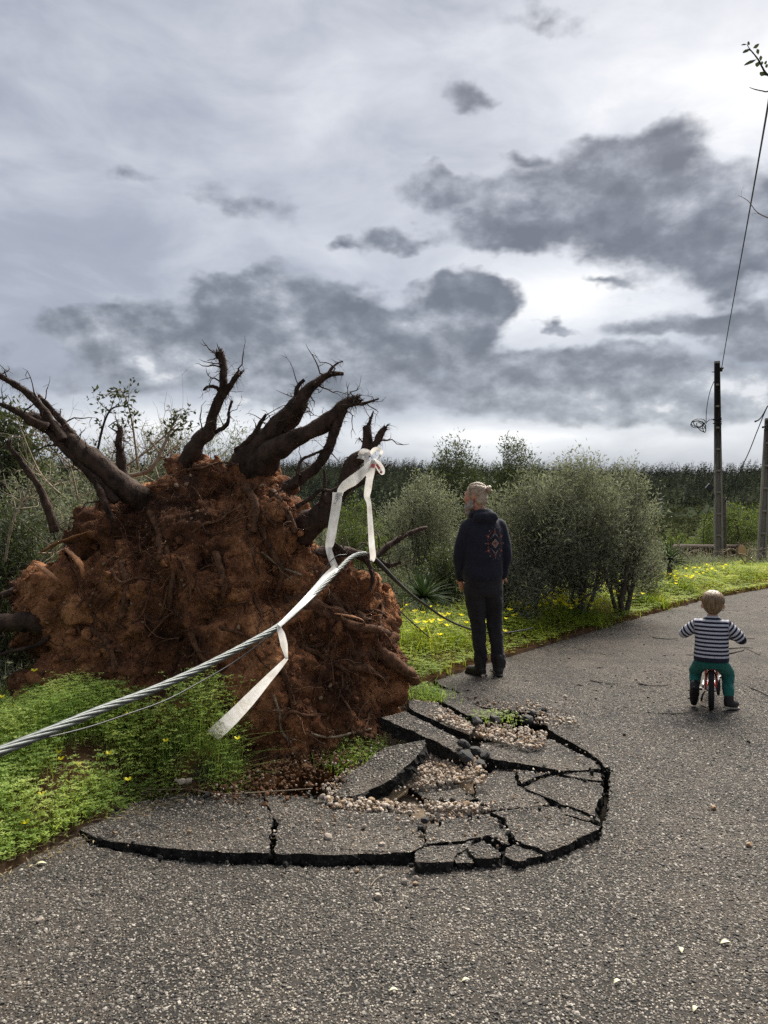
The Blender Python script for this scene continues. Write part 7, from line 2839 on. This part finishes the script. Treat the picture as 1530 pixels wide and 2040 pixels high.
    for k in range(120):
        a0 = rr_.uniform(-2.15, 2.15)
        s0 = hp(.062 - .05 * abs(a0) / 2.15, .085 * math.sin(a0), .03 + .09 * math.cos(a0))
        pts = []
        for j in range(9):
            q = s0.lerp(tie, j / 8)
            near = lb.find_nearest(q + (q - hp(-.03, 0, .0)) * .35)
            n0 = (near[0] - hp(-.03, 0, .0)).normalized()
            pts.append(near[0] + n0 * (.0015 + .0025 * rr_.random()) if j < 7 else q.lerp(near[0], .6 if j == 7 else .2))
        tube(acc, pts, [.0022, .0035, .004, .004, .004, .0038, .0036, .003, .003], 5)
    link('hair_locks', acc.mesh('hair_locks', M['hair_m'], smooth=True), o)['kind'] = 'stuff'
    acc = Acc()
    bc = hp(-.142, .004, .056)
    for k in range(4):
        aa = np.linspace(0, 6.283, 17)
        q = Rm @ Euler((.3 * k - .4, R(80) + .3 * k, .2 * k)).to_matrix()
        pts = [bc + q @ Vector((.024 * math.cos(t), .024 * math.sin(t), .005 * math.sin(2 * t + k))) for t in aa]
        tube(acc, pts, [.0125] * 17, 8, caps=False, rough=.25)
    link('hair_bun', acc.mesh('hair_bun', M['hair_m'], smooth=True), o)
    acc = Acc()
    for (a_, b_, c_, r1, r2, r3) in [(.060, 0, -.100, .048, .054, .050), (.074, 0, -.140, .034, .038, .042), (.078, 0, -.172, .020, .022, .030), (.030, .050, -.075, .034, .020, .046), (.030, -.050, -.075, .034, .020, .046),
                                     (.012, .064, -.040, .018, .012, .036), (.012, -.064, -.040, .018, .012, .036), (.092, .0, -.055, .012, .030, .010)]:
        ellipsoid(acc, hp(a_, b_, c_), (r1, r2, r3), 14, 10, rot=Rm)
    dress('beard', acc, .006, 'beard', o, 3, (.006, (40, 40, 12), None, 5))
    acc = Acc()
    for sd in (1, -1):
        ellipsoid(acc, hp(.083, sd * .031, .008), (.009, .012, .007), 10, 8, rot=Rm)
    link('eyes', acc.mesh('eyes', M['eye_dark'], smooth=True), o)
    acc = Acc()
    for k in range(26):
        b = hp(-.07 - .02 * random.random(), random.uniform(-.03, .05), -.05 - .04 * random.random())
        d = Vector((random.uniform(-.1, .5), random.uniform(-.4, .2), -1)).normalized()
        tube(acc, [b, b + d * .03, b + d * .055 + Vector((random.uniform(-.01, .02), 0, 0))], [.0022, .0018, .0006], 4)
    link('loose_hair', acc.mesh('loose_hair', M['hair_m']), o)['kind'] = 'stuff'


build_man()


def stripe_mat():
    m, t, out = material('striped_jersey')
    a = attr(t, 'stripe')
    fr = t.math('FRACT', t.math('DIVIDE', a, .0295))
    k = t.maprange(t.math('ABSOLUTE', t.math('SUBTRACT', fr, .5)), .24, .27)
    n = t.noise(coord(t), 140, 3, .6)
    col = t.mix(k, (0.012, 0.013, 0.026), (0.46, 0.46, 0.50))
    col = t.mix(1.0, col, t.mix(t.maprange(n, .3, .7), (.85, .85, .85), (1.1, 1.1, 1.1)), 'MULTIPLY')
    principled(t, out, col, .9, t.bump(n, .3, .003), .2)
    return m


def build_child():
    root = Vector(((1417 - 765) / F_PX * 5.62, 5.62, 0))
    acc = Acc()
    hc = Vector((.012, .02, .805))
    ellipsoid(acc, hc + Vector((0, .008, .01)), (.072, .088, .084), 22, 16)
    ellipsoid(acc, hc + Vector((0, .035, -.045)), (.052, .056, .055), 18, 12)
    ellipsoid(acc, hc + Vector((0, .098, -.025)), (.010, .012, .011), 10, 8)
    for s in (-1, 1):
        ellipsoid(acc, hc + Vector((s * .076, .0, -.022)), (.011, .017, .024), 12, 8)
        ellipsoid(acc, hc + Vector((s * .032, .070, -.035)), (.024, .022, .022), 10, 8)
    chain(acc, [(.008, .01, .66), (.01, .012, .72), (.012, .02, .76)], [.042, .037, .038], 14, 4)
    rings(acc, [(.36, 0, 0, .095, .075), (.5, 0, 0, .095, .07), (.62, .0, .005, .095, .06), (.675, .004, .01, .06, .045)])
    wL, wR = Vector((-.178, .185, .558)), Vector((.212, .155, .522))
    chain(acc, [(-.10, .01, .635), (-.188, .05, .565), wL], [.033, .027, .021], 12, 5)
    chain(acc, [(.105, .01, .635), (.195, .045, .548), wR], [.033, .027, .021], 12, 5)
    hand(acc, wL, (.1, .9, -.25), (.95, -.05, .1), .62, .75)
    hand(acc, wR, (-.05, .9, -.25), (-.95, -.05, .1), .62, .75)
    kL, kR = [(-.065, .02, .345), (-.108, .12, .25), (-.112, .035, .165)], [(.065, .02, .345), (.105, .13, .26), (.118, .02, .11)]
    for K in (kL, kR):
        chain(acc, K, [.052, .040, .028], 12, 5)
    chain(acc, [kL[2], (-.115, .03, .12)], [.027, .025], 10, 3)
    chain(acc, [kR[2], (.14, .04, .07)], [.027, .025], 10, 3)
    me = fuse(acc, .0075, 4, 'person')
    set_smooth(me)
    me.materials.clear()
    me.materials.append(M['skin_c'])
    me.name = 'person'
    o = link('person', me, loc=root)
    o.rotation_euler = (0, 0, -math.atan2(root.x, root.y))
    tag(o, 'small blond child in a striped jersey and teal trousers riding a little bicycle away', 'person')
    # jersey
    acc = Acc()
    rings(acc, [(.378, .0, -.002, .122, .092), (.40, .0, -.002, .124, .095), (.48, .002, 0, .119, .090), (.57, .003, .004, .118, .082), (.63, .004, .008, .116, .074), (.668, .006, .010, .090, .060), (.700, .008, .012, .050, .046), (.716, .009, .013, .044, .041)], 0, 28, 2.3)
    AL = [(-.092, .012, .640), (-.150, .03, .598), (-.190, .055, .563), (-.192, .115, .552), (-.180, .165, .558)]
    AR = [(.100, .012, .640), (.160, .03, .590), (.200, .05, .545), (.212, .10, .528), (.212, .140, .524)]
    chain(acc, AL, [.050, .046, .042, .037, .031], 14, 6)
    chain(acc, AR, [.050, .046, .042, .037, .031], 14, 6)
    me = fuse(acc, .006, 5, 'jersey')
    wrinkle(me, .006, (16, 16, 11), [(.42, .08, .7), (.58, .1, .5)], 4)
    co = get_co(me)
    st = co[:, 2].copy()
    for A, sx in ((AL, -1), (AR, 1)):
        path = [Vector(p) for p in A]
        best = np.full(len(co), 9.0)
        val = np.zeros(len(co))
        L = 0.0
        for a, b in zip(path[:-1], path[1:]):
            ab = np.array(b - a)
            l = np.linalg.norm(ab)
            t = np.clip(((co - np.array(a)) @ ab) / l ** 2, 0, 1)
            d = np.linalg.norm(co - np.array(a) - t[:, None] * ab, axis=1)
            up = d < best
            best = np.where(up, d, best)
            val = np.where(up, L + t * l, val)
            L += l
        arm = (co[:, 0] * sx > .122) & (best < .07)
        st = np.where(arm, val + .012, st)
    at = me.attributes.new('stripe', 'FLOAT', 'POINT')
    at.data.foreach_set('value', st.astype(np.float32))
    set_smooth(me)
    me.materials.clear()
    me.materials.append(stripe_mat())
    me.name = 'jersey'
    link('jersey', me, o)
    acc = Acc()
    rings(acc, [(.372, 0, -.002, .123, .093), (.384, 0, -.002, .126, .097), (.396, 0, -.002, .124, .095)], 0, 28, 2.3)
    dress('jersey_hem', acc, .006, 'navy', o, 2)
    # trousers
    acc = Acc()
    rings(acc, [(.315, 0, .015, .105, .075), (.35, 0, .01, .118, .088), (.40, 0, .005, .112, .084)])
    chain(acc, [(-.075, .02, .335), (-.105, .085, .285), (-.114, .105, .24), (-.114, .055, .185)], [.056, .051, .046, .041], 14, 5)
    chain(acc, [(.075, .02, .335), (.106, .085, .285), (.116, .095, .235), (.118, .045, .165), (.120, .025, .125)], [.056, .051, .046, .042, .041], 14, 5)
    dress('trousers', acc, .0065, 'teal', o, 4, (.008, (20, 20, 26), [(.2, .1, .9), (.35, .05, .4)], 6))
    # socks and shoes
    acc = Acc()
    chain(acc, [(-.113, .045, .18), (-.114, .03, .14)], [.033, .031], 12, 3)
    chain(acc, [(.120, .022, .125), (.126, .028, .09)], [.033, .031], 12, 3)
    dress('socks', acc, .006, 'denim', o, 2)
    msole = simple_mat('shoe_sole', (.20, .18, .15), (.32, .30, .26), .8, 40, .2, .002)
    for i, (h, t) in enumerate((((-.116, -.012, .150), (-.122, .050, .062)), ((.118, .010, .055), (.165, .075, .042)))):
        h, t = Vector(h), Vector(t)
        acc = Acc()
        chain(acc, [h, h.lerp(t, .5), t], [.034, .037, .030], 12, 5)
        d = (t - h).normalized()
        ank = Vector((0, .02, .028)) if i == 0 else Vector((.004, .008, .045))
        chain(acc, [h, h + ank], [.035, .036], 12, 3)
        sh = dress('shoe', acc, .0055, 'boot', o, 3)
        acc = Acc()
        n = Vector((0, -.8, -.6)).normalized() if i == 0 else Vector((0, 0, -1))
        for q in np.linspace(-.25, 1.2, 9):
            c = h.lerp(t, q) + n * .030
            w = .030 + .006 * math.sin(max(0, q) * 3.0)
            ellipsoid(acc, c, (w, w, .010), 12, 6, rot=n.to_track_quat('Z', 'Y').to_matrix())
        me = fuse(acc, .005, 2, 'sole')
        set_smooth(me)
        me.materials.clear()
        me.materials.append(msole if i else M['boot'])
        me.name = 'sole'
        link('sole', me, sh)
    # hair: a bowl cut, longer over the nape
    acc = Acc()
    ellipsoid(acc, hc + Vector((0, -.002, .022)), (.081, .094, .078), 26, 18)
    ellipsoid(acc, hc + Vector((0, -.030, -.012)), (.072, .060, .066), 22, 14)
    ellipsoid(acc, hc + Vector((.002, -.045, -.048)), (.048, .034, .034), 16, 10)
    me = fuse(acc, .0055, 4, 'hair')
    co, no = get_co(me), get_no(me)
    ang = np.arctan2(co[:, 0] - hc.x - .012, -(co[:, 1] - hc.y) + .02)
    g = vnoise(np.stack([ang * 9, (co[:, 2] - hc.z) * 10, 0 * ang], 1)) + .6 * vnoise(np.stack([ang * 23, (co[:, 2] - hc.z) * 14, 0 * ang + 5], 1))
    set_co(me, co + no * (g * .0035)[:, None])
    set_smooth(me)
    me.materials.clear()
    me.materials.append(M['hair_c'])
    me.name = 'hair'
    link('hair', me, o)
    acc = Acc()
    for s in (-1, 1):
        ellipsoid(acc, hc + Vector((s * .03, .084, -.005)), (.010, .008, .007), 10, 8)
    link('eyes', acc.mesh('eyes', M['eye_dark'], smooth=True), o)
    return root


def build_bike(root):
    o = empty('bicycle', root, 'small red children\'s bicycle ridden by the child, seen from behind', 'bicycle', rz=-math.atan2(root.x, root.y))
    M['tyre'] = simple_mat('tyre_rubber', (.008, .008, .008), (.022, .020, .018), .85, 60, .5, .003)
    M['red_paint'] = simple_mat('red_paint', (.26, .026, .014), (.32, .036, .02), .35, 8, .05, .001, .5)
    M['chrome'] = simple_mat('bright_metal', (.45, .45, .45), (.6, .6, .6), .3, 30, .1, .001, .5, metal=.9)
    M['black_plastic'] = simple_mat('black_plastic', (.010, .010, .010), (.022, .022, .022), .5, 40, .1, .001)
    Rw = .152

    def wheel(y):
        w = bpy.data.objects.new('wheel', None)
        COL.objects.link(w)
        w.parent = o
        w.location = (0, y, Rw)
        a = np.linspace(0, 2 * math.pi, 49)
        acc = Acc()
        tube(acc, [Vector((0, (Rw - .021) * math.cos(t), (Rw - .021) * math.sin(t))) for t in a], [.021] * 49, 12, caps=False)
        for k in range(72):                   # tread blocks
            t = k / 72 * 6.2832
            for x in (-.011, .0, .011):
                tt = t + (.04 if x == 0 else 0)
                r = Rw - .0015 - (abs(x) > 0) * .0028
                box(acc, (x, r * math.cos(tt), r * math.sin(tt)), (.008, .009, .005), rot=(tt - math.pi / 2, 0, 0))
        link('tyre', acc.mesh('tyre', M['tyre'], smooth=False), w)
        acc = Acc()
        tube(acc, [Vector((0, (Rw - .046) * math.cos(t), (Rw - .046) * math.sin(t))) for t in a], [.009] * 49, 8, caps=False)
        link('rim', acc.mesh('rim', M['black_plastic'], smooth=True), w)
        acc = Acc()
        tube(acc, [(-.035, 0, 0), (.035, 0, 0)], [.016, .016], 10)
        link('hub', acc.mesh('hub', M['chrome'], smooth=True), w)
        acc = Acc()
        for k in range(16):
            t = k / 16 * 6.283
            s = .02 if k % 2 else -.02
            tube(acc, [(s, .012 * math.cos(t), .012 * math.sin(t)), (0, (Rw - .048) * math.cos(t + .15), (Rw - .048) * math.sin(t + .15))], [.0014, .0014], 4)
        sp = link('spokes', acc.mesh('spokes', M['chrome']), w)
        sp['kind'] = 'stuff'
    wheel(0.0)
    wheel(.50)
    acc = Acc()
    bb, st, hd0, hd1 = Vector((0, .21, .165)), Vector((0, .105, .315)), Vector((0, .395, .335)), Vector((0, .375, .415))
    tube(acc, [bb, st], [.015, .015], 10)
    tube(acc, [bb, hd0], [.018, .018], 10)
    tube(acc, [st.lerp(bb, .25), hd0.lerp(hd1, .5)], [.015, .015], 10)
    tube(acc, [hd0, hd1], [.019, .019], 10)
    for s in (-1, 1):
        tube(acc, [bb + Vector((s * .02, 0, 0)), Vector((s * .036, .07, .16)), Vector((s * .040, 0, Rw))], [.009, .009, .009], 8)
        tube(acc, [st + Vector((s * .012, 0, -.02)), Vector((s * .036, .05, .24)), Vector((s * .040, 0, Rw))], [.008, .008, .008], 8)
    link('frame', acc.mesh('frame', M['red_paint'], smooth=True), o)
    acc = Acc()
    for s in (-1, 1):
        tube(acc, [Vector((0, .395, .335)), Vector((s * .034, .41, .315)), Vector((s * .040, .45, .23)), Vector((s * .040, .50, Rw))], [.014, .012, .011, .010], 8)
    link('fork', acc.mesh('fork', M['red_paint'], smooth=True), o)
    acc = Acc()
    pp, rr = smooth_path([(-.205, .205, .538), (-.12, .25, .540), (-.03, .33, .515), (.03, .335, .512), (.12, .245, .518), (.232, .175, .505)], [.010] * 6, 6)
    tube(acc, pp, rr, 8)
    tube(acc, [hd1, Vector((0, .345, .515))], [.014, .014], 8)
    link('handlebar', acc.mesh('handlebar', M['black_plastic'], smooth=True), o)
    for a, b in (((-.215, .195, .538), (-.125, .247, .540)), ((.128, .240, .518), (.240, .168, .504))):
        acc = Acc()
        tube(acc, [Vector(a), Vector(b)], [.016, .015], 10)
        link('grip', acc.mesh('grip', M['black_plastic'], smooth=True), o)
    acc = Acc()
    rings(acc, [(.300, 0, .06, .045, .06), (.318, 0, .055, .072, .075), (.338, 0, .055, .070, .072)])
    chain(acc, [(0, .06, .325), (0, .20, .325)], [.032, .020], 12, 4)
    me = fuse(acc, .006, 4, 'saddle')
    set_smooth(me)
    me.materials.clear()
    me.materials.append(M['black_plastic'])
    me.name = 'saddle'
    link('saddle', me, o)
    acc = Acc()
    box(acc, (0, -.012, .298), (.03, .016, .022), bev=.004)
    link('reflector', acc.mesh('reflector', simple_mat('red_reflector', (.35, .02, .015), (.45, .03, .02), .2, 10, 0)), o)
    acc = Acc()
    tube(acc, [(-.055, .21, .165), (.055, .21, .165)], [.012, .012], 8)
    tube(acc, [(-.055, .21, .165), (-.060, .125, .135)], [.009, .008], 6)
    tube(acc, [(.055, .21, .165), (.060, .295, .195)], [.009, .008], 6)
    link('crank', acc.mesh('crank', M['chrome'], smooth=True), o)
    for x, y, z in ((-.098, .118, .128), (.098, .298, .195)):
        acc = Acc()
        box(acc, (x, y, z), (.070, .055, .018), bev=.004)
        link('pedal', acc.mesh('pedal', M['black_plastic']), o)
    acc = Acc()
    rings(acc, [(.10, .050, .14, .012, .10), (.16, .050, .12, .016, .145), (.215, .050, .14, .012, .10)], 0)
    link('chain_guard', acc.mesh('chain_guard', M['black_plastic'], smooth=True), o)
    acc = Acc()
    tube(acc, [(-.045, .05, .13), (-.065, .03, .085), (-.070, .025, .05)], [.007, .007, .009], 6)
    link('kickstand', acc.mesh('kickstand', M['black_plastic'], smooth=True), o)


build_bike(build_child())
